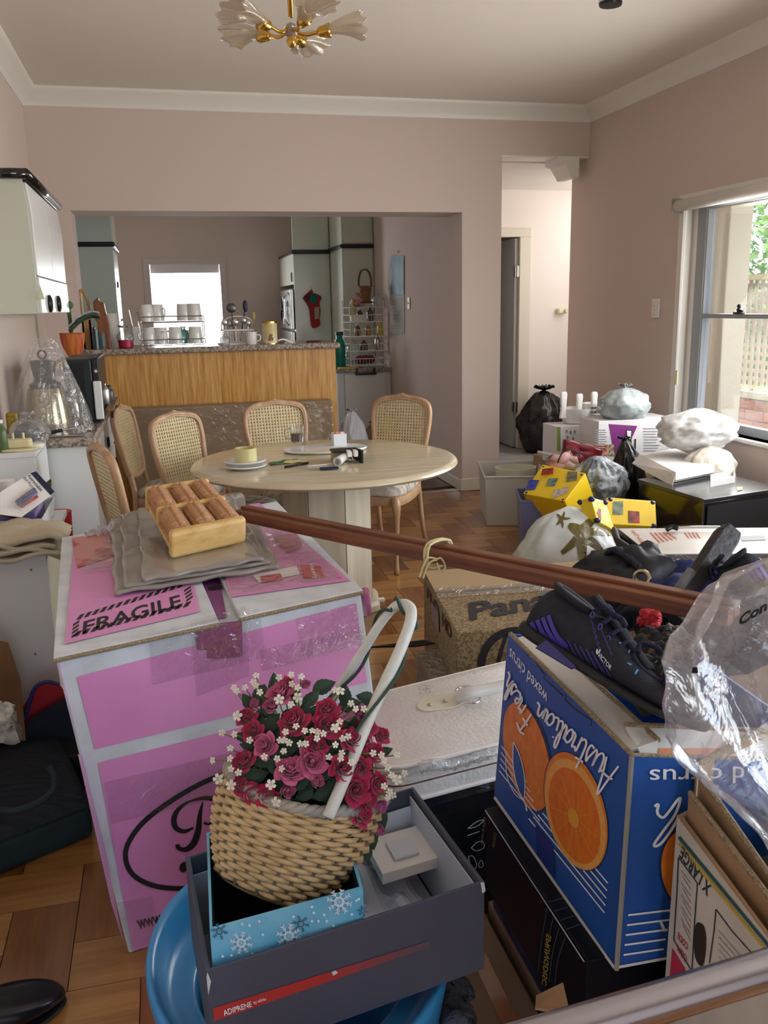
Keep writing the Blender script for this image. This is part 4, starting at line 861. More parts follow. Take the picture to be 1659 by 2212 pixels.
M().tube(sp3([cg+V(-.04, 0, .075), cg+V(-.065, -.005, .07), cg+V(-.064, -.005, .03), cg+V(-.036, 0, .02)]), .005, 8).build('handle', mat('glass handle', 'd8dcdb', .05, trans=.8, ior=1.3), gl_, smooth=True)
cb_ = tp(733, 966); cb_.z = TZ+.013
wb_ = thing('small_white_box', 'small open white box holding pinkish pieces on the platter', 'box', cb_)
mm = M(); shell(mm, rect(cb_.x-.033, cb_.y-.033, cb_.x+.033, cb_.y+.033, cb_.z), rect(cb_.x-.033, cb_.y-.033, cb_.x+.033, cb_.y+.033, cb_.z+.06), .002); mm.build('box_shell', mat('bright white card', 'e6eef2', .5), wb_)
for k in range(5): M().sphere(cb_+V(-.018+.009*k, -.01+.008*(k % 3), .058), .011, 8, 6).build('sweet', mat('sweet %d' % k, ['d9776b', 'e6a193', 'c95b55', 'efd0c0', 'd98a7a'][k], .5), wb_, smooth=True)
# tape dispenser
cdp = tp(752, 998); cdp.z = TZ
dp = thing('tape_gun_dispenser', 'black and white tape gun lying on its side on the table', 'dispenser', cdp)
M().lathe([(.036, 0), (.05, 0), (.05, .05), (.036, .05), (.036, 0)], 32, cdp+V(-.02, .06, .004), cap=False).build('tape', mat('clear brown tape', 'a89f88', .2, coat=.5), dp, smooth=True, auto=40)
M().box(cdp+V(-.01, .02, .053), (.13, .09, .008)).box(cdp+V(.04, .02, .03), (.012, .09, .05)).box(cdp+V(.055, -.03, .03), (.012, .06, .06)).build('frame', black, dp, bevel=.003)
for x in (-.002, .028): M().box(cdp+V(x, -.03, .045), (.02, .05, .028)).build('guide_block', whtd, dp, bevel=.004)
M().tube([cdp+V(-.02, -.02, .03), cdp+V(-.07, -.10, .022)], [.018, .021], 14).build('handle', mat('grey white plastic', 'd2d4d0', .4), dp, smooth=True, auto=40)
M().cyl(cdp+V(-.0705, -.1015, .022), cdp+V(-.0712, -.1022, .022), .014).build('handle_hollow', grey, dp)
# packet, pen, scissors, paper
cp_ = tp(625, 1000); M().grid(lambda a, b: cp_+V((a-.5)*.19, (b-.5)*.055+(a-.5)*.03, .004+.012*math.sin(PI*a)*math.sin(PI*b)+.002*math.sin(a*20)), 18, 6).build('seed_packet', mat('green packet', '3c6a3c', .3, col2='c9b77a', nscale=18, contrast=(.45, .55)), label='flat green and tan food packet lying on the table', cat='packet', solid=.003, smooth=True)
a, b = tp(613, 1012), tp(665, 1003); pn = thing('black_pen', 'black pen in front of the green packet', 'pen', a+V(0, 0, .006))
M().cyl(a+V(0, 0, .006), b+V(0, 0, .006), .0055, 10).build('barrel', black, pn, smooth=True); M().cyl(a+(a-b)*.1+V(0, 0, .006), a+V(0, 0, .006), .005, 10, .0055).build('tip', chrome, pn)
a, b = tp(640, 1014), tp(690, 1016); sc_ = thing('scissors', 'scissors with dark blue handles on the table', 'scissors', b+V(0, 0, .004))
M().prism([a+V(0, 0, .004), b+V(0, .008, .004), b+V(0, -.004, .004)], (0, 0, .002)).build('blade', steel, sc_)
e = tp(732, 1014); M().box((b+e)/2+V(0, .0, .008), (.085, .026, .010)).build('handle', navy, sc_, bevel=.004)
M().tube(sp3([tp(664, 1009)+V(0, 0, .004), tp(690, 1007)+V(0, 0, .004), tp(716, 1004)+V(0, 0, .004)]), .004, 6).build('white_stick', whtd, label='thin white paper strip between scissors and packet', cat='paper', smooth=True)
# ================================================================ CHAIRS
cw = woodmat('limed beech', 'a07c5a', 'b9936f', 'c9aa88', .45, 2, 18, .15)
cane_m = mat('cane', 'd5c39c', .7, col2='c8b48a', nscale=30)
fab = mat('marbled fabric', '8b8480', .9, col2='cfc6b6', nscale=14, nstretch=(1, 2.2, 1), contrast=(.38, .62), bump=.3, bscale=60, det=5)
def chair():
    """local: seat front towards -y, floor z=0"""
    t = thing('cane_back_dining_chair', '', 'chair', (0, 0, 0), 'cane back dining chairs around the table')
    tilt = .16
    def bk_(x, h, d=0): return V(x, .235+(h-.45)*tilt*1.05+d, h)
    H0, H1 = .575, .955
    def outl(f, n=40):
        pts = []
        ks = [(-.135, H0), (-.165, .64), (-.185, .76), (-.190, .86), (-.172, .915), (-.12, .938), (-.05, .948), (0, .955), (.05, .948), (.12, .938), (.172, .915), (.190, .86), (.185, .76), (.165, .64), (.135, H0), (.07, H0-.012), (0, H0-.016), (-.07, H0-.012)]
        ks = smooth_pts(ks+[ks[0]], 3)[:-1]; cy = .76
        return [(x*f, cy+(z-cy)*f) for x, z in ks]
    o = outl(1)
    M().tube([bk_(x, z) for x, z in o], .0165, 10, closed=True, flat=1.15, upv=(0, 1, 0)).build('back_frame', cw, t, smooth=True)
    M().tube([bk_(x, z, -.012) for x, z in outl(.955)], .005, 6, closed=True).build('back_bead', mat('limed bead', 'c4a78f', .5), t, smooth=True) if 'limed bead' not in MC else None
    # crest
    cm = M()
    for k, (dx, dz, r) in enumerate(((0, .012, .014), (-.018, .008, .011), (.018, .008, .011), (-.034, .004, .008), (.034, .004, .008))): cm.sphere(bk_(dx, H1+dz, -.006), r, 10, 8, (1.3, .8, .8))
    cm.build('crest', cw, t, smooth=True)
    # cane lattice
    inn = outl(.93); cn = M()
    def span(val, ax):
        xs = []
        for i in range(len(inn)):
            a, b = inn[i], inn[(i+1) % len(inn)]
            if (a[ax]-val)*(b[ax]-val) < 0:
                tt = (val-a[ax])/(b[ax]-a[ax]); xs.append(a[1-ax]+(b[1-ax]-a[1-ax])*tt)
        return (min(xs), max(xs)) if len(xs) > 1 else None
    pit = .0185; w = .0051
    z = H0
    while z < H1:
        s_ = span(z, 1)
        if s_: cn.add([bk_(s_[0], z-w, .001), bk_(s_[1], z-w, .001), bk_(s_[1], z+w, .001), bk_(s_[0], z+w, .001)], [(0, 1, 2, 3)])
        z += pit
    x = -.18
    while x < .181:
        s_ = span(x, 0)
        if s_: cn.add([bk_(x-w, s_[0], -.001), bk_(x+w, s_[0], -.001), bk_(x+w, s_[1], -.001), bk_(x-w, s_[1], -.001)], [(0, 1, 2, 3)])
        x += pit
    cn.build('cane_panel', cane_m, t, solid=.0015, kind='stuff', fixn=False)
    for sx in (-1, 1):
        M().tube(sp3([(sx*.135, bk_(0, H0).y, H0+.01), (sx*.14, .235, .46), (sx*.145, .24, .36), (sx*.15, .27, .18), (sx*.155, .33, .0)]), [.017]*6+[.018]*6+[.017]*6+[.014]*6+[.012], 8).build('leg', cw, t, smooth=True)
        rr = [.022, .026, .028, .027, .025, .022, .0195, .0175, .016, .015, .014, .0135, .0125, .012, .0125, .015, .017]
        path = smooth_pts([(sx*.195, -.215, .44), (sx*.212, -.232, .39), (sx*.212, -.230, .30), (sx*.200, -.215, .14), (sx*.205, -.225, .0)], 4)
        M().tube(path, rr[:len(path)], 10).build('leg', cw, t, smooth=True)
    so_ = smooth_pts([(-.145, .225), (-.19, .12), (-.222, -.06), (-.22, -.17), (-.18, -.225), (-.09, -.238), (0, -.25), (.09, -.238), (.18, -.225), (.22, -.17), (.222, -.06), (.19, .12), (.145, .225), (0, .232), (-.145, .225)], 4)[:-1]
    M().loft([[(x*.985, y*.985, z) for x, y in so_] for z in (.395,)]+[[(x, y, z-.012*math.cos(x*14)*(y < -.15)) for x, y in so_] for z in (.402, .44)]+[[(x*.97, y*.97, .447) for x, y in so_]]).build('seat_rail', cw, t, smooth=True, auto=50)
    M().loft([[(x*f, y*f, z) for x, y in so_] for f, z in ((.93, .445), (.97, .455), (.975, .475), (.93, .495), (.8, .507), (.5, .515), (.15, .518))]).build('seat', fab, t, smooth=True)
    return t
ch0 = chair()
def pch(o, x, y, d, label):
    o.location = (x, y, 0); o.rotation_euler = (0, 0, math.atan2(d[1], d[0])+PI/2); o['label'] = label
# (back centre x, y), facing direction
specs = [((1.33, 5.0), (-.64, -.77), 'cane back chair right of the table with its marbled seat and legs showing'),
         ((.60, 5.02), (.22, -.97), 'cane back chair behind the centre of the table, in front of the long carton'),
         ((.05, 4.66), (.72, -.69), 'cane back chair at the left of the table, cane panel facing the camera'),
         ((-.225, 5.12), (1, -.25), 'chair at the far left seen edge-on between the bench and the wooden bar'),
         ((-.25, 3.66), (.95, .3), 'nearest cane back chair, seen from behind beside the white cabinets')]
for k, ((x, y), d, lb) in enumerate(specs):
    d = Vector(d).normalized(); cx_2, cy_2 = x+d.x*.28, y+d.y*.28
    o = ch0 if k == 0 else copy_tree(ch0); pch(o, cx_2, cy_2, d, lb); o.scale = (.95, .97, .965)
# ================================================================ CEILING FIXTURES
hc = Yp(629, 66, 3.2)
cl = thing('chandelier', 'brass ceiling light with frosted glass tulip shades', 'ceiling light', V(hc.x, hc.y, hc.z))
M().cyl(hc+V(0, 0, .04), V(hc.x, hc.y, ZC-.02), .0085, 12).build('stem', gold, cl, smooth=True)
M().lathe([(.06, ZC-.03), (.055, ZC-.004), (.03, ZC-.001)], 24, V(hc.x, hc.y, 0)).build('ceiling_rose', gold, cl, smooth=True)
M().sphere(hc+V(0, 0, .0), .024, 16, 12).build('glass_ball', mat('facet glass', 'cdbfb0', .1, trans=.6), cl, smooth=True)
M().lathe([(.004, -.055), (.014, -.045), (.018, -.03), (.012, -.02), (.02, -.012), (.012, 0)], 14, hc).build('finial', gold, cl, smooth=True)
frost = film('frosted amber glass', body=.5, bodycol='d9c9b0', gloss=.06, rough=.3, bump=.3, bscale=30)
for k in range(5):
    a = math.radians(-6+72*k); u = V(math.cos(a), math.sin(a), 0); w = V(-math.sin(a), math.cos(a), 0)
    M().tube(sp3([hc+u*.015, hc+u*.045+V(0, 0, -.012), hc+u*.08+V(0, 0, -.005), hc+u*.105+V(0, 0, .005)]), .006, 8).build('arm', gold, cl, smooth=True)
    ax_ = (u+V(0, 0, .16)).normalized(); up = w.cross(ax_)*-1
    cc = hc+u*.085+V(0, 0, -.004)
    cup = M(); R_ = Matrix((w, up, ax_)).transposed()
    cup.lathe([(.008, 0), (.016, .008), (.020, .03), (.024, .045)], 16, cc, rot=R_); cup.build('shade_holder', gold, cl, smooth=True)
    def petal(s_, t_):
        th = 2*PI*s_; r = .018+.045*t_**1.15; ruf = 1+.12*t_*t_*math.sin(8*th); L_ = .03+.125*t_+.010*t_*math.cos(8*th)
        return cc+ax_*L_+(w*math.cos(th)*1.15+up*math.sin(th)*.62)*r*ruf+V(0, 0, .03*t_*(1-t_))
    M().grid(petal, 64, 12).build('shade', frost, cl, smooth=True, solid=.003)
c = Zp(1319, 7, ZC-.09)
dl = thing('ceiling_sensor', 'small white cylindrical ceiling spot with a dark face at the top right', 'ceiling light', V(c.x, c.y, ZC))
M().lathe([(.045, ZC-.002), (.045, ZC-.05), (.055, ZC-.085), (.05, ZC-.09)], 24, V(c.x, c.y, 0)).build('housing', wht, dl, smooth=True, auto=40); M().lathe([(.053, ZC-.088), (.05, ZC-.10), (.0, ZC-.102)], 24, V(c.x, c.y, 0)).build('lens', black, dl)
# ================================================================ RIGHT-HAND CLUTTER (mid distance)
def para(a, b, c): a, b, c = Vector(a), Vector(b), Vector(c); return [a, b, c, a+c-b]
def drop(q, z): return [V(p.x, p.y, z) for p in q]
def boxq(top, zb, grow=1.0):
    m = M(); return m.hexa([Vector(p) for p in drop(top, zb)]+[Vector(p) for p in top])
milky = mat('milky polypropylene', 'd9d8cf', .35, trans=.25)
# garbage bag in the passage
p = Zp(1182, 980, 0); bag('black_rubbish_bag', V(p.x+.02, p.y+.15, 0), (.48, .42, .60), mat('black bin liner', '1b191b', .25, bump=.6, bscale=20), 'full black rubbish bag standing in the grey passage', seed=31, fold=.09, rough=.2, knot=.2)
# support carton
M().b2((2.50, 4.86, 0), (3.19, 5.75, .40)).build('brown_carton', kraft, label='low brown carton supporting the printed boxes by the right wall', cat='carton', bevel=.01)
# purple printed appliance box
yb1 = 4.88
bl_, br_ = Yp(1290, 1003, yb1), Yp(1452, 1000, yb1-.02); tl2, tr2 = Yp(1283, 911, yb1), Yp(1450, 912, yb1-.02)
bl_.z = br_.z = .405; zt1 = tl2.z
ab = thing('appliance_box', 'white and purple printed hairdryer box under the grey bag', 'box', V((bl_.x+br_.x)/2, yb1+.1, .405))
X0b, X1b = bl_.x, min(br_.x, 3.14)
M().b2((X0b, yb1, .405), (X1b, yb1+.26, zt1)).build('carton', mat('printed white card', 'dedadb', .5), ab, bevel=.003)
P = Pl((0, yb1, 0), (1, yb1, 0), (0, yb1, 1))
def PP(name, m_, pts, par, o=.0015): mm = M(); P.poly(mm, pts, o); return mm.build(name, m_, par)
PP('purple_panel', mat('purple print', '7d2a78', .45), [(1315, 916), (1377, 920), (1345, 990), (1340, 1003), (1330, 1003)], ab)
PP('dryer_picture', mat('print black', '1c1c20', .4), [(1352, 928), (1366, 930), (1364, 950), (1368, 985), (1350, 985), (1354, 950)], ab, .003)
PP('dryer_picture_top', whtd, [(1354, 930), (1364, 931), (1362, 948), (1356, 948)], ab, .0045)
PP('wand_picture', MC['print black'], [(1371, 948), (1374, 948), (1373, 985), (1370, 985)], ab, .003)
mm = M()
for k in range(9): P.poly(mm, [(1286, 928+k*5), (1308+3*(k % 2), 928+k*5), (1308+3*(k % 2), 930+k*5), (1286, 930+k*5)], .002)
for k in range(9): P.poly(mm, [(1390, 925+k*6), (1425-4*(k % 3), 925+k*6), (1425-4*(k % 3), 927+k*6), (1390, 927+k*6)], .002)
mm.build('small_print', grey, ab, kind='stuff')
for k, (u, c) in enumerate(((1290, 'c2453d'), (1303, '9c4038'), (1316, '5a4f3a'))): PP('photo_print', mat('photo %d' % k, c, .5, col2='e0c0a0', nscale=60), [(u, 960), (u+11, 960), (u+11, 985), (u, 985)], ab, .002)
# grey bag on it
p = V((X0b+X1b)/2-.03, yb1+.10, zt1)
bag('grey_white_bag', p, (.34, .26, .19), mat('grey translucent bag', 'aab2b2', .3, col2='8b9494', nscale=8, bump=.5, bscale=18), 'knotted translucent grey bag sitting on the purple printed box', seed=33, fold=.05, knot=.14)
# small box + caddy left of it
yb2 = 5.25
a, b = Yp(1203, 922, yb2), Yp(1259, 927, yb2)
sb = thing('green_white_box', 'small white box with a green side edge under the plastic caddy', 'box', V((a.x+b.x)/2, yb2+.1, .405))
M().b2((a.x, yb2, .405), (b.x, yb2+.22, a.z)).build('carton', MC['printed white card'], sb, bevel=.003)
P = Pl((0, yb2, 0), (1, yb2, 0), (0, yb2, 1)); PP('green_strip', mat('lime print', '7a8c3a', .5), [(1203, 922), (1211, 922), (1211, 975), (1203, 975)], sb)
mm = M()
for u, v in ((1224, 932), (1233, 934), (1242, 933), (1226, 945), (1238, 948)): P.ell(mm, u, v, 2.5, 4, 0, 10, .002)
mm.build('tool_pictures', grey, sb)
cdd = thing('white_plastic_caddy', 'white plastic caddy with three upright paddle arms', 'caddy', V((a.x+b.x)/2+.05, yb2+.12, a.z)); zc1 = a.z+.001; cxc = Yp(1243, 920, yb2+.12).x
M().lathe([(.07, 0), (.085, .01), (.105, .10), (.098, .10), (.075, .015)], 28, V(cxc, yb2+.12, zc1)).build('bowl', wht, cdd, smooth=True, auto=50)
for u, v in ((1218, 846), (1252, 850), (1284, 846)):
    t_ = Yp(u, v, yb2+.08); M().loft([[V(t_.x+dx*w, yb2+.08+dy, z) for dx, dy in ((-1, -.01), (1, -.01), (1, .012), (-1, .012))] for z, w in ((zc1+.04, .028), ((zc1+t_.z)/2, .018), (t_.z-.02, .024), (t_.z, .02))]).build('arm', wht, cdd, bevel=.008, smooth=True)
mm = M()
c = V(Yp(1287, 885, yb2+.05).x, yb2+.10, zc1)
ob = thing('white_slotted_basket', 'white slotted plastic basket behind the caddy arms', 'basket', c)
M().lathe([(.06, 0), (.075, .13), (.07, .13), (.056, .01)], 24, c).build('basket_wall', wht, ob, smooth=True, auto=50)
for i in range(4):
    for j in range(3): mm.box(c+V(-.035+i*.022, -.071, .05+j*.028), (.011, .012, .014))
mm.build('slots', mat('slot dark', '5a5048', .7), ob)
c = V(Yp(1269, 960, 5.1).x, 5.1, .405)
jr2 = thing('peanut_jar', 'brown jar with a tan lid between the two printed boxes', 'jar', c)
M().lathe([(.035, 0), (.038, .01), (.038, .2)], 20, c).build('jar_body', mat('peanut brown', '6f5136', .4, col2='cfc0a8', nscale=20), jr2, smooth=True, auto=40); M().lathe([(.042, .2), (.042, .235), (.038, .24)], 20, c).build('lid', mat('tan lid', 'b18a62', .5), jr2, smooth=True, auto=40)
# red bag, pink bag, stick
def sheet(name, px, y0, m_, label, cat, th=.01, wav=.015, z=None, dy=0, seed=0):
    """crumpled panel filling the pixel quad at depth y0..y0+dy"""
    q = [Yp(u, v, y0+(dy if i > 1 else 0)) for i, (u, v) in enumerate(px)]
    def f(a, b):
        p = (q[0]*(1-a)+q[1]*a)*(1-b)+(q[3]*(1-a)+q[2]*a)*b
        return p+V(noise.noise(V(a*3, b*3, seed))*wav*.4, -wav*(.5+noise.noise(V(a*4, b*4, seed+5))), noise.noise(V(a*4, b*3, seed+9))*wav*.6)
    return M().grid(f, 20, 16).build(name, m_, label=label, cat=cat, solid=th, smooth=True)
sheet('dark_red_bag', [(1215, 1000), (1297, 1003), (1296, 968), (1217, 949)], 4.75, mat('maroon gloss', '6b1520', .35), 'dark red gift bag lying in front of the white printed boxes', 'bag', .06, .01)
sheet('pink_bag', [(1186, 1015), (1245, 1015), (1240, 985), (1190, 985)], 4.7, mat('dusty pink', 'b7818a', .5, col2='9d8f6c', nscale=9), 'dusty pink gift bag behind the big yellow box', 'bag', .07, .02, seed=3)
M().cyl(Yp(1163, 976, 5.28), Yp(1232, 992, 4.78), .009, 10).build('white_rod', wht, label='short white plastic rod poking out left of the red bag', cat='rod', smooth=True)
M().tube(sp3([Yp(1205, 1000, 4.65), Yp(1215, 978, 4.62), Yp(1240, 972, 4.62), Yp(1252, 985, 4.62)]), .004, 6).build('bag_cord', black, label='black cord handle looping over the pink and red bags', cat='cord', smooth=True)
p = Yp(1352, 1068, 4.72); bag('black_bag', V(p.x+.03, 4.72, .001), (.22, .2, .64), MC['black bin liner'], 'small black plastic bag between the clear bag and white box', seed=35, fold=.1, lean=(-.06, 0))
M().b2((2.30, 4.1, 0), (2.47, 4.6, .31)).build('kraft_carton', kraftd, label='narrow brown carton standing left of the black glossy cabinet', cat='carton', bevel=.006)
# white bags by the window
p = Yp(1512, 990, 4.35)
M().b2((2.8, 4.5, 0), (3.19, 4.61, .40)).build('brown_carton', kraftd, label='brown carton edge hidden under the white bags at the window wall', cat='carton')
bag('white_bag', V(2.93, 4.42, .62), (.44, .34, .22), mat('white bin bag', 'dcdbd8', .35, col2='c5c4c2', nscale=7, bump=.5, bscale=15), 'puffy white plastic bag below the window sill', seed=37, fold=.05, knot=0, rough=.25)
bag('printed_white_bag', V(2.92, 4.28, .40), (.34, .20, .25), mat('white thin bag', 'e0ddd6', .3, col2='d0c2ae', nscale=12, bump=.6, bscale=24), 'smaller white bag with faint orange print under the puffy one', seed=38, fold=.1, knot=0)
tq = para(Zp(1535, 1040, .53), Zp(1588, 1030, .53), Zp(1586, 1016, .53))
mm = M(); shell(mm, drop(tq, .50), tq, .006); mm.build('white_tray', wht, label='shallow white tray edge at the right of the white flat box', cat='tray')
# black glossy cabinet
zk = .5
A, B, C = Zp(1381, 1035, zk), Zp(1521, 1078, zk), Zp(1668, 1056, zk)
C = B+(C-B)*1.12
top = para(A, B, C)
bc = thing('black_glossy_cabinet', 'black glossy low cabinet with a yellow sticky note on its top', 'cabinet', V((A.x+C.x)/2, (A.y+C.y)/2, 0))
boxq([p-V(0, 0, .02) for p in top], 0).build('carcass', mat('black gloss', '0d0f11', .1, coat=.8), bc, bevel=.004)
ctr = sum(top, V(0, 0, 0))/4; t2 = [ctr+(p-ctr)*1.03 for p in top]
boxq(t2, zk-.02).build('top_board', mat('black satin top', '24282c', .22, coat=.4), bc, bevel=.003)
mm = M(); n_ = (C-B).normalized(); fq = [B+n_*.02+V(0, 0, -.04), B+(C-B)*.97+V(0, 0, -.04), B+(C-B)*.97+V(0, 0, -.47), B+n_*.02+V(0, 0, -.47)]
nn = V(n_.y, -n_.x, 0); mm.prism([p+nn*.003 for p in fq], nn*.006); mm.build('door', mat('charcoal front', '2a2d31', .35), bc)
P = Pl(top[0], top[1], top[2]); mm = M(); P.poly(mm, [(1592, 1052), (1604, 1051), (1604, 1058), (1593, 1060)], .003); mm.build('sticky_note', mat('note yellow', 'dfe08a', .6), bc)
# white flat box on it
z1_ = .565
tq = para(Zp(1381, 981, z1_+.01), Zp(1460, 1020, z1_), Zp(1544, 1004, z1_))
wbx = thing('white_flat_box', 'white flat lidded carton resting on the black cabinet', 'box', V(tq[0].x+.1, tq[0].y-.1, zk))
boxq(tq, z1_-.045).build('lid', whtd, wbx, bevel=.003)
ctr = sum(tq, V(0, 0, 0))/4; bq = [ctr+(p-ctr)*.94+V(-.02, .01, -.02) for p in tq]; boxq(bq, zk+.002).build('base', mat('card inner white', 'dad6cf', .7), wbx, bevel=.002)
M().prism([tq[0]+V(0, 0, -.002), tq[1]+V(0, 0, -.002), tq[1]+V(-.03, -.02, -.07), tq[0]+V(-.05, -.01, -.05)], (.004, .004, 0)).build('loose_flap', whtd, wbx)
# clear tub, bucket, blue tub, cream tub
zt_ = .34
tq = [Zp(1047, 1030, zt_), Zp(1135, 1062, zt_), Zp(1240, 1035, zt_), Zp(1150, 1008, zt_)]
tq = para(tq[0], tq[1], tq[1]+V(.30, .50, 0)-V(.0, .0, 0)); 
tq = [Zp(1047, 1030, zt_), Zp(1047, 1030, zt_)+V(.40, -.12, 0), Zp(1047, 1030, zt_)+V(.55, .42, 0), Zp(1047, 1030, zt_)+V(.15, .54, 0)]
ctr = sum(tq, V(0, 0, 0))/4; bq = [V(ctr.x+(p.x-ctr.x)*.9, ctr.y+(p.y-ctr.y)*.9, .002) for p in tq]
ct_ = thing('clear_storage_tub', 'translucent plastic storage tub on the parquet, left of the yellow boxes', 'tub', V(ctr.x, ctr.y, 0))
mm = M(); shell(mm, bq, tq, .006); mm.build('tub_shell', milky, ct_, bevel=.012, bseg=3)
mm = M(); mm.tube([p+V(0, 0, -.004) for p in tq], .008, 6, closed=True); mm.build('rim', milky, ct_)
c = V(ctr.x+.02, ctr.y-.02, .02); M().lathe([(.10, 0), (.12, .2), (.13, .335), (.122, .335), (.11, .2), (.095, .01)], 32, c, sx=1.1, sy=.9).build('cream_bucket', mat('cream bucket', 'dcd8c4', .4), label='cream oval bucket standing inside the translucent tub', cat='bucket', smooth=True, auto=50)
def tub(name, a, b, c, zt, m_, label, taper=.88, th=.005):
    tq = para(a, b, c); ctr = sum(tq, V(0, 0, 0))/4; bq = [V(ctr.x+(p.x-ctr.x)*taper, ctr.y+(p.y-ctr.y)*taper, .002) for p in tq]
    t = thing(name, label, 'tub', V(ctr.x, ctr.y, 0)); mm = M(); shell(mm, bq, tq, th); mm.build('tub_shell', m_, t, bevel=.01)
    M().tube([p+V(0, 0, -.004) for p in tq], .009, 6, closed=True).build('rim', m_, t); return t
a = Zp(1126, 1082, .36); tub('blue_storage_tub', a, a+V(.34, -.12, 0), a+V(.44, .2, 0), .36, mat('slate blue plastic', '6b6f95', .4), 'slate blue plastic tub under the big yellow sticker box')
a = Zp(1300, 1165, .27); b = Zp(1443, 1108, .27)
tub('cream_storage_tub', V(2.02, 3.62, .27), V(2.45, 3.74, .27), V(2.45, 4.05, .27), .27, mat('pale cream plastic', 'cfcdb6', .4), 'cream plastic tub holding the small yellow box')
# yellow sticker boxes
ysteel = mat('navy corner', '18224e', .3)
def sticker_box(name, top4, depth, label, stickers, y_m=yellow, sideq=None):
    """top4 = world quad facing up/camera; box grows away along -normal"""
    a, b, c, d = top4; n = (b-a).cross(d-a).normalized()
    if n.dot(CAM-a) < 0: n = -n
    t = thing(name, label, 'box', sum(top4, V(0, 0, 0))/4-n*depth)
    M().hexa([p-n*depth for p in top4]+list(top4)).build('carton', y_m, t, bevel=.004)
    for p in top4+[q-n*depth for q in top4]:
        cc = sum(top4, V(0, 0, 0))/4-n*depth/2; M().sphere(p+(cc-p)*.12, .017, 10, 8, (1, 1, .8)).build('corner_cap', ysteel, t, smooth=True)
    P = Pl(a, b, c)
    for k, (quad, col, col2) in enumerate(stickers):
        mm = M(); P.poly(mm, quad, .002); s_ = mm.build('sticker', mat('sticker', col, .5, col2=col2, nscale=35), t)
    return t, P
q1 = [Zp(1130, 1066, .40), Zp(1220, 1083, .40), Zp(1265, 1022, .53), Zp(1172, 1003, .53)]
t1, P1 = sticker_box('yellow_sticker_box', q1, .20, 'large yellow box with travel stickers tilted in the blue tub', [
    ([(1172, 1013), (1196, 1010), (1194, 1024), (1168, 1027)], '5a2420', 'b0382c'), ([(1226, 1018), (1247, 1019), (1246, 1038), (1223, 1041)], '58584a', '8a8466'),
    ([(1143, 1036), (1165, 1037), (1155, 1058), (1134, 1059)], '26308a', '4a58b0'), ([(1185, 1033), (1206, 1033), (1198, 1050), (1179, 1050)], '3c5a72', '7f9472'), ([(1196, 1059), (1229, 1050), (1225, 1065), (1192, 1077)], '9a8f9c', 'c7b8a4')])
q2 = [Yp(1308, 1132, 3.75), Yp(1419, 1138, 3.75), Yp(1416, 1082, 3.83), Yp(1312, 1074, 3.83)]
t2_, P2 = sticker_box('yellow_sticker_box', q2, .16, 'smaller yellow box with two stickers in the cream tub', [
    ([(1324, 1083), (1346, 1083), (1346, 1112), (1323, 1112)], '4c5a44', '7d8a72'), ([(1357, 1103), (1381, 1105), (1382, 1130), (1358, 1129)], '4d1d16', 'a8331f')])
q3 = [Yp(1290, 1126, 3.62), Yp(1330, 1148, 3.66), Yp(1308, 1082, 3.72), Yp(1276, 1074, 3.66)]
t3_, P3 = sticker_box('yellow_sticker_box', q3, .07, 'narrow yellow box wedged upright between the star bag and small yellow box', [([(1283, 1090), (1298, 1100), (1299, 1124), (1288, 1108)], '6b1f1c', 'a8332a')])
# crinkled clear bag
p = Yp(1300, 1070, 4.3); bag('crinkled_clear_bag', V(p.x*4.5/4.3, 4.5, .32), (.32, .22, .27), mat('silvery film', 'c4c9cc', .12, col2='6f777c', nscale=16, contrast=(.42, .56), bump=1, bscale=26, trans=.2), 'crinkled silvery clear plastic bag behind the yellow boxes', seed=41, fold=.16, nf=17, rough=.22, knot=0, lean=(-.05, .0))
# star bag
sp_ = V(Yp(1235, 1200, 3.62).x, 3.68, 0)
sbm = mat('white carrier plastic', 'd9dcda', .3, col2='c9d0cc', nscale=4, bump=.45, bscale=12)
stb = bag('star_print_bag', sp_, (.50, .36, .50), sbm, 'white plastic carrier bag printed with olive stars on the floor', seed=44, fold=.05, nf=7, rough=.12, knot=0, lean=(.04, .06))
from mathutils.bvhtree import BVHTree
def project(obj, px, off=.004):
    """points of a print laid on an object's surface"""
    me = obj.data; lo = wpos(obj); bv = BVHTree.FromPolygons([v.co+lo for v in me.vertices], [list(p.vertices) for p in me.polygons]); out = []
    last = None
    for u, v in px:
        d = ray(u, v).normalized(); h = bv.ray_cast(CAM, d)
        if h[0] is None: h = (bv.find_nearest(CAM+d*((lo-CAM).length))[0],)
        out.append(h[0]-d*off)
    return out
def star_arm(m, obj, path, widths):
    L_, R_ = [], []; pts = smooth_pts(path, 5); n = len(pts)
    ww = [widths[0]*(1-i/(n-1))+widths[1]*i/(n-1) if len(widths) == 2 else (widths[0]*(1-2*i/(n-1))+widths[1]*2*i/(n-1) if i < n/2 else widths[1]*(2-2*i/(n-1))+widths[2]*(2*i/(n-1)-1)) for i in range(n)]
    for i, (u, v) in enumerate(pts):
        a = pts[max(i-1, 0)]; b = pts[min(i+1, n-1)]; dx, dy = b[0]-a[0], b[1]-a[1]; l = math.hypot(dx, dy) or 1
        L_.append((u-dy/l*ww[i]/2, v+dx/l*ww[i]/2)); R_.append((u+dy/l*ww[i]/2, v-dx/l*ww[i]/2))
    Lp, Rp, Cp = project(obj, L_), project(obj, R_), project(obj, pts)
    b = len(m.v); m.v += Lp+Cp+Rp
    for i in range(n-1): m.f.append([b+i, b+i+1, b+n+i+1, b+n+i]); m.f.append([b+n+i, b+n+i+1, b+2*n+i+1, b+2*n+i])
olive = mat('olive print', '6b5d22', .4, col2='5a4e1a', nscale=9)
mm = M()
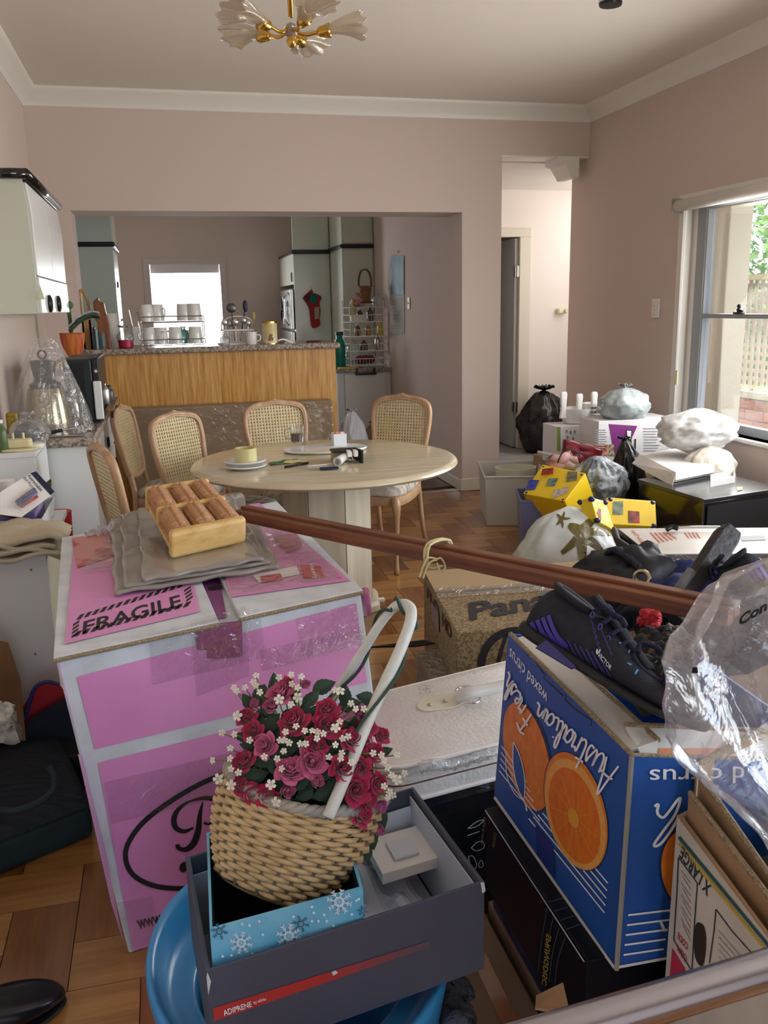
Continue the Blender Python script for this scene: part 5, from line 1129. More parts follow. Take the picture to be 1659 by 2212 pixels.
for path, w in (([(1254, 1160), (1240, 1172), (1213, 1195)], (28, 18, 8)), ([(1256, 1150), (1275, 1128), (1290, 1122)], (26, 18, 8)), ([(1256, 1152), (1290, 1148), (1328, 1158)], (20, 16, 3)), ([(1260, 1160), (1285, 1175), (1310, 1202)], (24, 18, 3)), ([(1256, 1165), (1258, 1200), (1261, 1240)], (26, 18, 3)), ([(1256, 1150), (1240, 1140), (1228, 1134)], (26, 22, 8))):
    star_arm(mm, stb, path, w)
for path in ([(1212, 1122), (1206, 1130), (1202, 1134)], [(1212, 1122), (1218, 1112), (1219, 1104)], [(1212, 1120), (1224, 1120), (1233, 1119)], [(1212, 1122), (1215, 1132), (1215, 1141)], [(1212, 1120), (1205, 1112), (1204, 1110)]): star_arm(mm, stb, path, (8, 5, 1))
mm.build('star_print', olive, stb, fixn=False)
mm = M(); star_arm(mm, stb, [(1200, 1101), (1213, 1094), (1226, 1091)], (2, 6, 2)); mm.build('handle_slot', ink, stb, fixn=False)
# ================================================================ PANASONIC CARTON
zp_ = .35
A, B = Zp(915, 1236, zp_), Zp(985, 1366, zp_)
dirx = V(1, -.10, 0).normalized()
C = B+dirx*.72; D = A+dirx*.72
pan = thing('patterned_brown_carton', 'patterned brown carton with black lettering on the parquet', 'carton', V((A.x+C.x)/2, (A.y+C.y)/2, 0))
pk = mat('worm pattern kraft', '8f7a58', .85, col2='6f5a3c', nscale=95, contrast=(.46, .54), det=1)
boxq([A, B, C, D], 0).build('carton_body', pk, pan, bevel=.006)
P = Pl(A, B, C)
off = [A+V(0, 0, .004), D+V(0, 0, .004)]
mm = M(); q = lambda a, b: A+(B-A)*a+dirx*.72*b+V(0, 0, .004)
mm.hexa([q(.02, .0), q(.02, 1), q(.40, 1), q(.40, 0)]+[p+V(0, 0, .006) for p in (q(.02, .0), q(.02, 1), q(.40, 1), q(.40, 0))]); mm.build('top_flap', mat('plain kraft top', 'a38a66', .85), pan)
mm = M(); mm.add([q(.36, 0)+V(0, 0, .008), q(.36, 1)+V(0, 0, .008), q(.50, 1)+V(0, 0, .002), q(.50, 0)+V(0, 0, .002)], [(0, 1, 2, 3)]); mm.build('tape', film_clear, pan)
mm = M(); txt(mm, 'Panasonic', P.quad([(1016, 1340), (1372, 1283), (1362, 1243), (1012, 1302)], .0035), .03); mm.build('lettering', ink, pan)
mm = M(); P.poly(mm, [(1162, 1283), (1180, 1276), (1190, 1281), (1200, 1276), (1184, 1290)], .012); mm.build('arrow_mark', mat('faded green', '50605a', .7), pan)
fn_ = Pl(B, C, B-V(0, 0, 1)); mm = M()
outer = [(1115+75*math.cos(t), 1440+78*math.sin(t)) for t in [PI+k*PI/24 for k in range(25)]]; 
fn_.ribbon(mm, outer, 16, .003); fn_.ribbon(mm, [(1095, 1368), (1085, 1400), (1075, 1440)], 7, .003); mm.build('ring_print', ink, pan)
sP = Pl(A, B, A-V(0, 0, 1)); mm = M()
txt(mm, 'HD', sP.quad([(955, 1350), (975, 1385), (974, 1355), (955, 1322)], .003), .02); txt(mm, 'FLD', sP.quad([(922, 1290), (948, 1335), (947, 1310), (922, 1268)], .003), .02); mm.build('side_lettering', mat('maroon ink', '4a2118', .7), pan, kind='stuff')
mm = M(); sP.poly(mm, [(931, 1300), (947, 1322), (948, 1368), (933, 1338)], .0045); mm.build('side_label', mat('dull mauve print', '87706c', .7), pan)
# second box + wrapped carton behind suitcase, on the floor
A2 = Zp(800, 1420, .16); tqx = [V(.83, 2.62, .14), V(1.06, 2.55, .14), V(1.12, 3.0, .15), V(.86, 3.05, .15)]
br2 = thing('film_wrapped_carton', 'brown carton wrapped in shiny film between table and suitcase', 'carton', V(.95, 2.8, 0))
boxq(tqx, 0).build('carton_body', kraftd, br2, bevel=.012); mm = M(); boxq([V(p.x*1.004, p.y, p.z+.004) for p in tqx], .0); 
w_ = M(); w_.hexa([V(p.x, p.y, 0)+(p-V(.96, 2.8, 0)).normalized()*.006 for p in tqx]+[p+V(0, 0, .006) for p in tqx]); w_.build('wrap', film_clear, br2)
M().prism([Zp(915, 1385, .16), Zp(940, 1392, .17), Zp(895, 1398, .16), Zp(800, 1400, .155)], (0, 0, .006)).build('black_strap', blackm, label='black strap lying across the film wrapped carton', cat='strap')
# ================================================================ SUITCASE ON BLACK WRAPPED BOX
zs_ = .46
q0 = [Zp(818, 1665, zs_), Zp(1085, 1600, zs_), Zp(1098, 1426, zs_), Zp(797, 1500, zs_)]
q0[1] = q0[0]+(q0[1]-q0[0])*1.25; q0[2] = q0[3]+(q0[2]-q0[3])*1.25
def rr_outline(q, r=.12, n=6):
    """rounded quad outline"""
    out = []
    for i in range(4):
        p = q[i]; a = q[i-1]; b = q[(i+1) % 4]; da = (a-p).normalized()*r*.5; db = (b-p).normalized()*r*.5
        for k in range(n+1): t = k/n; out.append((p+da)*(1-t)**2+p*2*t*(1-t)+(p+db)*t*t)
    return out
ol = rr_outline(q0, .16); ctr = sum(q0, V(0, 0, 0))/4
sc_ = thing('white_suitcase', 'white leather look suitcase with a silver ring handle lying flat', 'suitcase', V(ctr.x, ctr.y, zs_-.10))
leath = mat('white leatherette', 'e2ded8', .35, col2='d8d2cb', nscale=5, bump=.35, bscale=90)
def ringz(f, z): return [V(ctr.x+(p.x-ctr.x)*f, ctr.y+(p.y-ctr.y)*f, z) for p in ol]
M().loft([ringz(.985, zs_-.10), ringz(1, zs_-.09), ringz(1, zs_-.055)]).build('lower_shell', leath, sc_, smooth=True, auto=50)
M().loft([ringz(1, zs_-.052), ringz(1, zs_-.02), ringz(.985, zs_-.004), ringz(.96, zs_)]).build('upper_shell', leath, sc_, smooth=True, auto=50)
M().loft([ringz(1.004, zs_-.0535), ringz(1.004, zs_-.0505)]).build('zip', mat('brown zip', '6e4a3a', .5), sc_)
M().tube(ringz(1.0, zs_-.006), .006, 6, closed=True).tube(ringz(1.0, zs_-.093), .006, 6, closed=True).build('piping', mat('cream piping', 'e9e2dc', .4), sc_, smooth=True)
P = Pl(q0[0], q0[1], q0[2]); mm = M()
strap = smooth_pts([(905, 1520), (915, 1508), (945, 1504), (985, 1500), (1000, 1515), (985, 1528), (950, 1534), (915, 1537), (902, 1530), (905, 1520)], 3)[:-1]
mm.prism(P.quad(strap, .001), V(0, 0, .004)); mm.build('handle_tab', mat('ivory leather', 'd9d3bd', .4), sc_)
for u, v in ((928, 1523), (961, 1515)): M().lathe([(.006, 0), (.006, .002), (.003, .003)], 14, P.at(u, v, .0055)).build('rivet', steel, sc_, smooth=True)
c = P.at(1012, 1500, .018); M().tube([c+V(math.cos(t)*.030, math.sin(t)*.042, .004*math.sin(t)) for t in [2*PI*k/28 for k in range(28)]], .0038, 8, closed=True).build('ring', chrome, sc_, smooth=True)
M().tube(sp3([P.at(988, 1505, .02), P.at(1010, 1498, .032), P.at(1050, 1490, .03), P.at(1110, 1478, .03)]), .016, 12).build('handle_roll', mat('white handle leather', 'dcdad4', .35), sc_, smooth=True)
mm = M(); rng = random.Random(8)
for k in range(60): u, v = 918+rng.gauss(0, 9), 1487+rng.gauss(0, 8); P.ell(mm, u, v, 1.0, .7, 0, 6, .002)
mm.build('scuff_marks', mat('scuff brown', '9c8f84', .7), sc_)
bw2 = thing('black_wrapped_box', 'black film wrapped box with white handwriting under the suitcase', 'box', V(ctr.x, ctr.y, 0))
bq = [V(ctr.x+(p.x-ctr.x)*f, ctr.y+(p.y-ctr.y)*f-.0, zs_-.104) for p, f in zip(q0, (.97, .97, .97, .97))]
blk = mat('black stretch film', '0f1116', .18, col2='1a1d24', nscale=5, bump=.9, bscale=11, bstretch=(1, 1, 3), coat=.5)
boxq(bq, 0).build('box_body', blk, bw2, bevel=.02)
P = Pl(bq[0], bq[1], bq[0]-V(0, 0, 1)); mm = M(); wi = mat('white marker', '9ba3ab', .7)
for st in ([(1010, 1790), (1030, 1775), (1045, 1772), (1030, 1785), (1012, 1790)], [(1018, 1832), (1030, 1820), (1042, 1818), (1046, 1830), (1030, 1838), (1018, 1832)], [(1012, 1850), (1018, 1880), (1030, 1870), (1022, 1850), (1012, 1850)], [(1034, 1866), (1040, 1858), (1044, 1870), (1036, 1874), (1034, 1866)], [(1010, 1805), (1036, 1796)]):
    P.ribbon(mm, smooth_pts(st, 4), 1.8, .004)
mm.build('handwriting', wi, bw2)
M().tube(sp3([P.at(905, 1660, .01), P.at(930, 1652, .016), P.at(980, 1650, .012), P.at(1040, 1632, .016), P.at(1075, 1622, .01)], 5), [.010+.006*abs(math.sin(k*1.7)) for k in range(21)], 8).build('tape_frill', film_clear, bw2, smooth=True)
# ================================================================ FOREGROUND
def Dp(u, v, d): return CAM+ray(u, v).normalized()*d
pinkm = mat('pink print', 'e096c9', .42, col2='d78bc0', nscale=4, coat=.15, bump=.04, bscale=200)
cardw = mat('worn white card', 'd6dbe0', .6, col2='c3c8cc', nscale=12)
# ---------------- large pink moving carton
zt = .75
TLf, TRf, TLb, TRb = Zp(120, 1420, zt), Zp(780, 1275, zt), Zp(137, 1162, zt), Zp(597, 1085, zt)
A = Zp(278, 2062, 0); B = A+V((TRf-TLf).x, (TRf-TLf).y, 0)*.985; Dd = A+V((TLb-TLf).x, (TLb-TLf).y, 0); Cc = B+V((TRb-TRf).x, (TRb-TRf).y, 0)
pk_ = thing('pink_moving_carton', 'tall pink and white moving carton with black fragile print and clear tape', 'carton', V((A.x+Cc.x)/2, (A.y+Cc.y)/2, 0))
M().hexa([A, B, Cc, Dd, TLf-V(0, 0, .012), TRf-V(0, 0, .012), TRb-V(0, 0, .012), TLb-V(0, 0, .012)]).build('carton_body', cardw, pk_, bevel=.006)
PF = Pl(A, B, TLf); PLs = Pl(A, Dd, TLf)
def pr(name, P, pts, m_, par, o=.0015, **k): mm = M(); P.poly(mm, pts, o); return mm.build(name, m_, par, **k)
pr('upper_pink_panel', PF, [(166, 1462), (769, 1303), (793, 1474), (205, 1619)], pinkm, pk_)
pr('lower_pink_panel', PF, [(212, 1648), (797, 1502), (850, 1905), (287, 2054)], pinkm, pk_)
pr('side_pink_panel', PLs, [(123, 1430), (138, 1440), (177, 1614), (166, 1600)], pinkm, pk_); pr('side_pink_panel', PLs, [(168, 1628), (186, 1642), (268, 2040), (240, 1950)], pinkm, pk_)
# flaps
def tq_(a, b, dz=0): return (TLf*(1-a)+TRf*a)*(1-b)+(TLb*(1-a)+TRb*a)*b+V(0, 0, dz)
PT = Pl(TLf+V(0, 0, .004), TRf+V(0, 0, .004), TLb+V(0, 0, .004))
pr('inner_flap_gap', Pl(tq_(0, 0, -.010), tq_(1, 0, -.010), tq_(0, 1, -.010)), [(425, 1345), (490, 1333), (470, 1230), (410, 1240)], mat('purple print', '8a4a86', .6) if False else mat('shaded pink card', '84467c', .6), pk_)  # shade inside the flap slot painted as a dull purple
for nm, a0, a1 in (('left_flap', -.006, .485), ('right_flap', .555, 1.004)):
    mm = M(); c8 = [tq_(a0, -.008), tq_(a1, -.008), tq_(a1, 1.0), tq_(a0, 1.0)]; mm.hexa([p+V(0, 0, -.010) for p in c8]+[p+V(0, 0, .003) for p in c8]); f_ = mm.build(nm, cardw, pk_, bevel=.002)
    mm = M()
    mm.tube([tq_(a0, -.009, -.0035), tq_(a1, -.009, -.0035)], .005, 8); mm.build('corrugated_edge', corr, f_)
    if nm == 'left_flap': pr('pink_print', PT, [(140, 1391), (432, 1321), (405, 1200), (470, 1090), (160, 1166)], pinkm, f_)
    else: pr('pink_print', PT, [(498, 1290), (757, 1254), (600, 1120), (560, 1086), (480, 1100), (470, 1200)], pinkm, f_)
mm = M(); txt(mm, 'FRAGILE', PT.quad([(177, 1370), (394, 1310), (388, 1284), (181, 1342)], .002), .018)
lt = mm.build('fragile_lettering', ink, pk_)
mm = M()
def lerp(a, b, t): return (a[0]+(b[0]-a[0])*t, a[1]+(b[1]-a[1])*t)
for (a, b) in (((158, 1376), (412, 1308)), ((164, 1340), (398, 1266))):
    for k in range(14):
        p = lerp(a, b, k/14); q = lerp(a, b, (k+.62)/14); PT.poly(mm, [p, q, (q[0]+9, q[1]-12), (p[0]+9, p[1]-12)], .002)
for (a, b) in (((154, 1378), (158, 1345)), ((402, 1300), (396, 1272))):
    for k in range(4):
        p = lerp(a, b, k/4); PT.poly(mm, [p, (p[0]+14, p[1]-9), (p[0]+15, p[1]-14), (p[0]+1, p[1]-5)], .002)
mm.build('hatched_border', ink, pk_, kind='stuff')
pr('red_tape', PT, [(155, 1162), (236, 1148), (245, 1202), (167, 1226)], mat('red tape print', 'b23a4c', .35, col2='c98a86', nscale=6, contrast=(.45, .5)), pk_, .004)
pr('white_label', PT, [(545, 1243), (640, 1222), (648, 1240), (560, 1258)], whtd, pk_, .004); pr('red_label', PT, [(560, 1245), (606, 1238), (612, 1252), (566, 1258)], mat('label red', 'c02030', .5), pk_, .0045)
pr('heavy_label', PT, [(648, 1220), (692, 1222), (700, 1246), (656, 1248)], MC['label red'], pk_, .004)
mm = M(); txt(mm, 'Heavy', PT.quad([(664, 1219), (676, 1252), (690, 1248), (676, 1217)], .0055), .01); txt(mm, 'IST', PT.quad([(552, 1242), (556, 1256), (564, 1254), (560, 1240)], .0055), .01); mm.build('label_lettering', inkw, pk_)
pr('red_tape', PT, [(620, 1195), (655, 1180), (640, 1150), (590, 1158)], mat('faded red tape', 'b9577a', .35), pk_, .004)
# logo
mm = M()
el = smooth_pts([(560, 1650), (500, 1668), (440, 1690), (370, 1730), (310, 1776), (277, 1822), (272, 1858), (288, 1890), (325, 1911), (372, 1919), (430, 1917), (500, 1903), (590, 1868), (660, 1810), (700, 1740)], 6)
PF.ribbon(mm, el, 11, .003); mm.build('logo_oval', ink, pk_)
mm = M(); PF.ribbon(mm, smooth_pts([(438, 1733), (432, 1760), (428, 1795), (418, 1822), (402, 1835), (386, 1832), (384, 1824)], 5), [3+11*math.sin(min(1, k/22)*PI*.8) for k in range(31)], .003)
PF.ribbon(mm, smooth_pts([(418, 1788), (398, 1796), (380, 1788), (376, 1768), (386, 1748), (408, 1732), (440, 1724), (466, 1728), (478, 1745), (470, 1768), (452, 1780), (441, 1777)], 5), [4+8*abs(math.sin(k/56*PI*2.2)) for k in range(56)], .0033)
PF.ell(mm, 397, 1873, 9, 12, .3, 16, .003); PF.ribbon(mm, smooth_pts([(402, 1862), (415, 1855), (430, 1870), (428, 1890)], 4), 7, .003)
mm.build('logo_letter', ink, pk_); mm = M(); txt(mm, 'www', PF.quad([(300, 2008), (352, 1995), (346, 1976), (295, 1989)], .003), .02); mm.build('web_lettering', ink, pk_)
pr('print_mark', PT, [(448, 1268), (478, 1263), (482, 1270), (452, 1275)], ink, pk_, -.010)
# tapes
for k, px in enumerate(([(320, 1370), (560, 1312), (575, 1420), (330, 1480)], [(410, 1340), (530, 1310), (540, 1460), (425, 1505)], [(225, 1690), (560, 1610), (570, 1700), (240, 1780)], [(560, 1405), (790, 1352), (795, 1395), (565, 1450)], [(640, 1335), (770, 1303), (785, 1390), (655, 1420)], [(250, 1950), (330, 1935), (345, 2040), (280, 2050)])):
    q = PF.quad(px, .004); 
    M().grid(lambda a, b, q=q, k=k: (q[0]*(1-a)+q[1]*a)*(1-b)+(q[3]*(1-a)+q[2]*a)*b+PF.n*(.0012*abs(noise.noise(V(a*9, b*14, k)))*2), 30, 16).build('clear_tape', tape_clear, pk_, smooth=True)
pr('crumpled_tape', PF, [(425, 1352), (523, 1340), (524, 1418), (480, 1424), (448, 1422), (448, 1404), (426, 1404)], mat('brown-pink tape', 'b0528a', .3, col2='a05f6a', nscale=60), pk_, .003)
for k, px in enumerate(([(235, 1160), (470, 1110), (480, 1200), (170, 1240)], [(470, 1140), (600, 1110), (740, 1250), (500, 1285)])):
    q = PT.quad(px, .007); M().grid(lambda a, b, q=q, k=k: (q[0]*(1-a)+q[1]*a)*(1-b)+(q[3]*(1-a)+q[2]*a)*b+V(0, 0, .004*abs(noise.noise(V(a*5, b*7, k+4)))*2), 26, 16).build('clear_tape', tape_clear, pk_, smooth=True)
# side bulge tab
M().tube([Zp(798, 1290, .74)+V(.0, .05, 0), Zp(805, 1340, .66)+V(0, .06, 0)], .012, 8).build('bulging_side_tape', mat('pink film', 'b86a90', .3), pk_, smooth=True)
# ---------------- folded plastic sheets, massager
shm = mat('taupe film', 'b0a79c', .2, col2='9a9288', nscale=3, trans=.3, bump=.25, bscale=6, coat=.3)
zb0 = .756
for k, px in enumerate(([(240, 1128), (520, 1070), (604, 1232), (248, 1292)], [(262, 1118), (500, 1075), (585, 1222), (268, 1276)], [(298, 1106), (480, 1080), (570, 1215), (310, 1262)])):
    q = [Zp(u, v, zb0+.012*k) for u, v in px]
    def shf(a, b, q=q, k=k):
        p = (q[0]*(1-a)+q[1]*a)*(1-b)+(q[3]*(1-a)+q[2]*a)*b
        return p+V(.01*noise.noise(V(b*6, k, 0)), .012*noise.noise(V(a*6, k, 3)), .008+.010*abs(noise.noise(V(a*4, b*5, k*3))))
    M().grid(shf, 40, 40).build('folded_plastic_sheet', shm, label=['lowest folded grey plastic sheet on the pink carton', 'middle folded grey plastic sheet on the pink carton', 'uppermost grey plastic sheet directly under the wooden massager'][k], cat='plastic sheet', solid=.008, smooth=True)
p = Zp(215, 1155, zb0); M().grid(lambda a, b: p+V(a*.09-.045, b*.07-.035, .004+.03*noise.noise(V(a*5, b*5, 2))+.02*a), 12, 10).build('crumpled_tape_ball', film('pale film', body=.4, bodycol='d8dcec', gloss=.15), label='crumpled pale plastic scrap on the pink carton back left', cat='plastic scrap', smooth=True)
FL, FR = Zp(368, 1152, .868), Zp(533, 1118, .868)
BL, BR = Yp(312, 1050, FL.y+.42), Yp(449, 1030, FR.y+.42)
nrm = (FR-FL).cross(BL-FL).normalized(); nrm = nrm if nrm.z > 0 else -nrm
ms = thing('wooden_foot_massager', 'wooden foot roller massager with six ridged rollers on plastic sheets', 'massager', (FL+FR+BL+BR)/4-nrm*.08)
def mp(a, b, h): return (FL*(1-a)+FR*a)*(1-b)+(BL*(1-a)+BR*a)*b+nrm*h
pine = woodmat('pine', 'c79a55', 'd9b26c', 'e3c084', .45, 0, 22, .15)
rollw = mat('roller wood', 'b58459', .5, col2='c2946a', nscale=14)
for nm, b0, b1, h0 in (('front_rail', 0, .085, -.078), ('middle_rail', .48, .54, -.06), ('back_rail', .94, 1.0, -.078)):
    mm = M(); mm.hexa([mp(0, b0, h0), mp(1, b0, h0), mp(1, b1, h0), mp(0, b1, h0), mp(0, b0, 0), mp(1, b0, 0), mp(1, b1, 0), mp(0, b1, 0)]); mm.build(nm, pine, ms, bevel=.012, bseg=4)
for a0 in (.02, .93):
    mm = M(); mm.hexa([mp(a0, .05, -.062), mp(a0+.05, .05, -.062), mp(a0+.05, .97, -.062), mp(a0, .97, -.062), mp(a0, .05, -.05), mp(a0+.05, .05, -.05), mp(a0+.05, .97, -.05), mp(a0, .97, -.05)]); mm.build('side_rail', pine, ms)
for r_ in range(2):
    b0, b1 = ((.09, .475), (.545, .935))[r_]
    for k in range(3):
        a = .17+.33*k; rings = []; n_ = 40
        ax = (mp(a, b1, 0)-mp(a, b0, 0)); L_ = ax.length; ax.normalize(); w_ = nrm.cross(ax).normalized(); N_ = 48
        for i in range(n_+1):
            t = i/n_; zz = (i % 4 < 2); R0 = .0285*(1-.18*(abs(t-.5) > .47))
            c = mp(a, b0, -.022)+ax*L_*t
            rings.append([c+(w_*math.cos(2*PI*j/N_)+nrm*math.sin(2*PI*j/N_))*R0*(1+(.17 if zz else -.06) if math.cos(7*2*PI*j/N_) > -.5 else .90) for j in range(N_)])
        M().loft(rings).build('roller', rollw, ms, smooth=False)
# ---------------- wooden battens
L0, R0_ = Yp(520, 1112, 2.75), Yp(1586, 1333, 1.42)
dk = woodmat('reddish hardwood', '4c2a1a', '6d3f27', '8a5536', .55, 0, 40, .1)
ax = (R0_-L0).normalized(); sd = ax.cross(V(0, 0, 1)).normalized(); up = sd.cross(ax).normalized()
for k, (o1, o2, lb) in enumerate(((-.016, .004, 'nearer of two reddish hardwood battens tied together, lower edge in view'), (.015, .012, 'farther of two reddish hardwood battens tied together, forming the upper edge'))):
    c0_ = L0+sd*(-o1)+up*o2*1.0; ln = (R0_-L0).length; tw = .030
    # local mesh along x for the grain
    mm = M(); mm.box((ln/2, 0, 0), (ln, tw, .032)); me = mm.mesh('hardwood_batten'); me.materials.append(dk)
    o = bpy.data.objects.new('hardwood_batten', me); COL.objects.link(o); o.matrix_world = Matrix((ax, -sd, up)).transposed().to_4x4(); o.location = c0_+V(0, 0, 0)
    m = o.modifiers.new('bevel', 'BEVEL'); m.width = .003; m.segments = 2; tag(o, lb, 'batten', 'tied hardwood battens')
tw_m = mat('cream twine', 'd9cfa0', .8)
tc_ = L0.lerp(R0_, 0); best = min((k/400 for k in range(400)), key=lambda t: abs(prj(L0+(R0_-L0)*t)[0]-944)); tc_ = L0+(R0_-L0)*best
tn_ = thing('twine_bow', 'cream twine bow tied round the two hardwood battens', 'twine', tc_)
M().tube(sp3([tc_+sd*x*.040+up*y*.034+up*.006 for x, y in ((-1, -.8), (-1, .8), (1, .9), (1, -.8))]+[tc_-sd*.040-up*.022], 4), .0035, 6).build('loop', tw_m, tn_)
M().tube(sp3([tc_+ax*.01+sd*x*.040+up*y*.034+up*.006 for x, y in ((-1, -.8), (-1, .8), (1, .9), (1, -.8))]+[tc_+ax*.01-sd*.040-up*.022], 4), .0035, 6).build('loop', tw_m, tn_)
TP = Pl(tc_-sd*-.05*0+(CAM-tc_).normalized()*.055, tc_+(CAM-tc_).normalized()*.055+Rt, tc_+(CAM-tc_).normalized()*.055+Up)
for path in ([(944, 1208), (925, 1205), (915, 1222), (906, 1248)], [(944, 1210), (930, 1214), (920, 1232), (914, 1250)], [(944, 1208), (953, 1206), (962, 1222), (958, 1234), (950, 1232), (944, 1215)]):
    M().tube([TP.at(u, v, .0) for u, v in smooth_pts(path, 4)], .0026, 6).build('tail', tw_m, tn_, smooth=True)
# ---------------- blue ring seat
blue = mat('blue polypropylene', '3c96d4', .35, col2='358fce', nscale=3, coat=.2)
bc0 = V(.145, 1.245, 0); rz = .405
bs = thing('blue_toddler_seat', 'sky blue moulded plastic ring seat under the dark grey shoe box', 'seat', bc0)
def ringp(a, j, outer=True):
    th = 2*PI*a; lip = .030*max(0, math.cos(th-2.5))**2
    prof = [(.195, rz-.37), (.22, rz-.20), (.235, rz-.03), (.247, rz+.005+lip), (.242, rz+.024+lip), (.228, rz+.018+lip), (.220, rz-.008), (.20, rz-.022), (.178, rz-.016), (.168, rz-.02), (.163, rz-.06), (.168, rz-.12)]
    r, z = prof[j]; return bc0+V(math.cos(th)*r, math.sin(th)*r*1.05, z)
mm = M(); rings = [[ringp(i/72, j) for i in range(72)] for j in range(12)]; mm.loft(rings, cap=False); mm.build('ring_shell', blue, bs, smooth=True, sub=1)
M().lathe([(.0, 0), (.195, 0), (.2, .03), (.19, .035), (0, .036)], 48, bc0, cap=False).build('base_pan', mat('deep blue plastic', '2463a0', .4), bs, smooth=True)
M().b2((.02, 1.16, .037), (.22, 1.32, .075)).build('red_white_box', mat('red white print', 'b92b33', .5, col2='d8dadc', nscale=7, contrast=(.49, .51)), label='small red and white printed box down inside the blue ring seat', cat='box', bevel=.004)
# ---------------- dark grey shoe box
zg = .60
g = [Zp(444, 2098, zg), Zp(1047, 1904, zg), Zp(893, 1699, zg), Zp(400, 1851, zg)]
gb = [V(p.x, p.y, .445) for p in g]
slate = mat('slate card', '4a4f60', .55, col2='464b5b', nscale=3, bump=.03, bscale=120)
bt_ = thing('dark_grey_shoe_box', 'open dark slate shoe box with a red stripe holding the flower basket', 'box', V(sum(p.x for p in g)/4, sum(p.y for p in g)/4, .445))
mm = M(); shell(mm, gb, g, .006); mm.build('box_shell', slate, bt_, bevel=.0015)
lin = mat('white liner', 'd3d8e2', .7); cgx = sum(g, V(0, 0, 0))/4
def liner(i, j, z0, z1, off=.009):
    a, b = g[i], g[j]; n = (cgx-(a+b)/2); n.z = 0; d = (b-a).normalized(); n = (n-d*n.dot(d)).normalized()
    a2, b2 = a+n*off+d*.008, b+n*off-d*.008
    return M().hexa([V(a2.x, a2.y, z0), V(b2.x, b2.y, z0), V(b2.x+n.x*.002, b2.y+n.y*.002, z0), V(a2.x+n.x*.002, a2.y+n.y*.002, z0), V(a2.x, a2.y, z1), V(b2.x, b2.y, z1), V(b2.x+n.x*.002, b2.y+n.y*.002, z1), V(a2.x+n.x*.002, a2.y+n.y*.002, z1)])
liner(2, 3, .455, zg-.03).build('back_liner', lin, bt_); liner(1, 2, .455, zg-.012).build('side_liner', lin, bt_); liner(0, 1, .455, zg-.012).build('front_liner', lin, bt_)
M().hexa([V(cgx.x+(p.x-cgx.x)*.93, cgx.y+(p.y-cgx.y)*.93, z) for z in (.452, .455) for p in g]).build('floor_liner', lin, bt_)
PG = Pl(g[0], g[1], gb[0])
N_ = 12
for k in range(N_):
    t0, t1 = k/N_, (k+1)/N_; f = max(0, (t0-.45)/.55)
    col = tuple(int(a*(1-f)+b*f) for a, b in zip((178, 52, 50), (80, 82, 96)))
    a, b = (460, 2178), (925, 2033); a2, b2 = (463, 2206), (930, 2045)
    mm = M(); PG.poly(mm, [lerp(a, b, t0), lerp(a, b, t1), lerp(a2, b2, t1), lerp(a2, b2, t0)], .001); mm.build('stripe_print', mat('stripe %d' % k, col, .5), bt_)
mm = M(); txt(mm, 'ADIPRENE', PG.quad([(484, 2195), (545, 2174), (542, 2163), (481, 2183)], .002), .015); txt(mm, 'by adidas', PG.quad([(549, 2171), (576, 2162), (574, 2154), (547, 2163)], .002), .01); mm.build('lettering', inkw, bt_)
for px in ([(716, 2100), (724, 2096), (730, 2101), (720, 2108)], [(1038, 1906), (1046, 1906), (1049, 1925), (1042, 1930)], [(448, 2100), (456, 2120), (450, 2150), (446, 2110)]):
    pr('scuff', PG, px, cardw, bt_, .0022)
# tissue + small white box inside
q = [g[0].lerp(g[1], .58), g[0].lerp(g[1], .97), g[3].lerp(g[2], .90), g[3].lerp(g[2], .52)]
tis = mat('tissue paper', 'c9cedb', .8, trans=0, bump=.2, bscale=8)
def tf(a, b):
    p = (q[0]*(1-a)+q[1]*a)*(1-b)+(q[3]*(1-a)+q[2]*a)*b; p = p+(cgx-p)*.08; p.z = .475+.05*abs(noise.noise(V(a*3, b*3, 7)))+.03*(1-a)*(1-b); return p
M().grid(tf, 14, 14).build('tissue_paper', tis, label='crumpled white tissue paper on the floor of the slate box', cat='tissue paper', solid=.001)
cw_ = Zp(892, 1920, .50); dX = (g[1]-g[0]).normalized(); dY = (g[3]-g[0]).normalized()
mm = M(); c4 = [cw_-dX*.055-dY*.0, cw_+dX*.05, cw_+dX*.05+dY*.10, cw_-dX*.055+dY*.10]; mm.hexa([V(p.x, p.y, .525) for p in c4]+[V(p.x, p.y, .545) for p in c4])
wi_ = thing('white_inner_box', 'small white open carton lying in the right half of the slate box', 'box', V(cw_.x, cw_.y, .525)); mm.build('carton', whtd, wi_, bevel=.001)
M().hexa([c4[0]+dX*.03+dY*.02+V(0, 0, .547-cw_.z), c4[1]-dX*.03+dY*.02+V(0, 0, .547-cw_.z), c4[1]-dX*.03+dY*.07+V(0, 0, .547-cw_.z), c4[0]+dX*.03+dY*.07+V(0, 0, .547-cw_.z)]+[c4[0]+dX*.03+dY*.02+V(0, 0, .551-cw_.z), c4[1]-dX*.03+dY*.02+V(0, 0, .551-cw_.z), c4[1]-dX*.03+dY*.07+V(0, 0, .551-cw_.z), c4[0]+dX*.03+dY*.07+V(0, 0, .551-cw_.z)]).build('raised_flap', lin, wi_)
# ---------------- snowflake box
sFL = Yp(453, 2008, g[0].y+.02); zsn = sFL.z; sFR = Zp(784, 1918, zsn); sBL = Zp(446, 1799, zsn); sBR = sFR+(sBL-sFL)
s4 = [sFL, sFR, sBR, sBL]; sb4 = [V(p.x, p.y, .458) for p in s4]
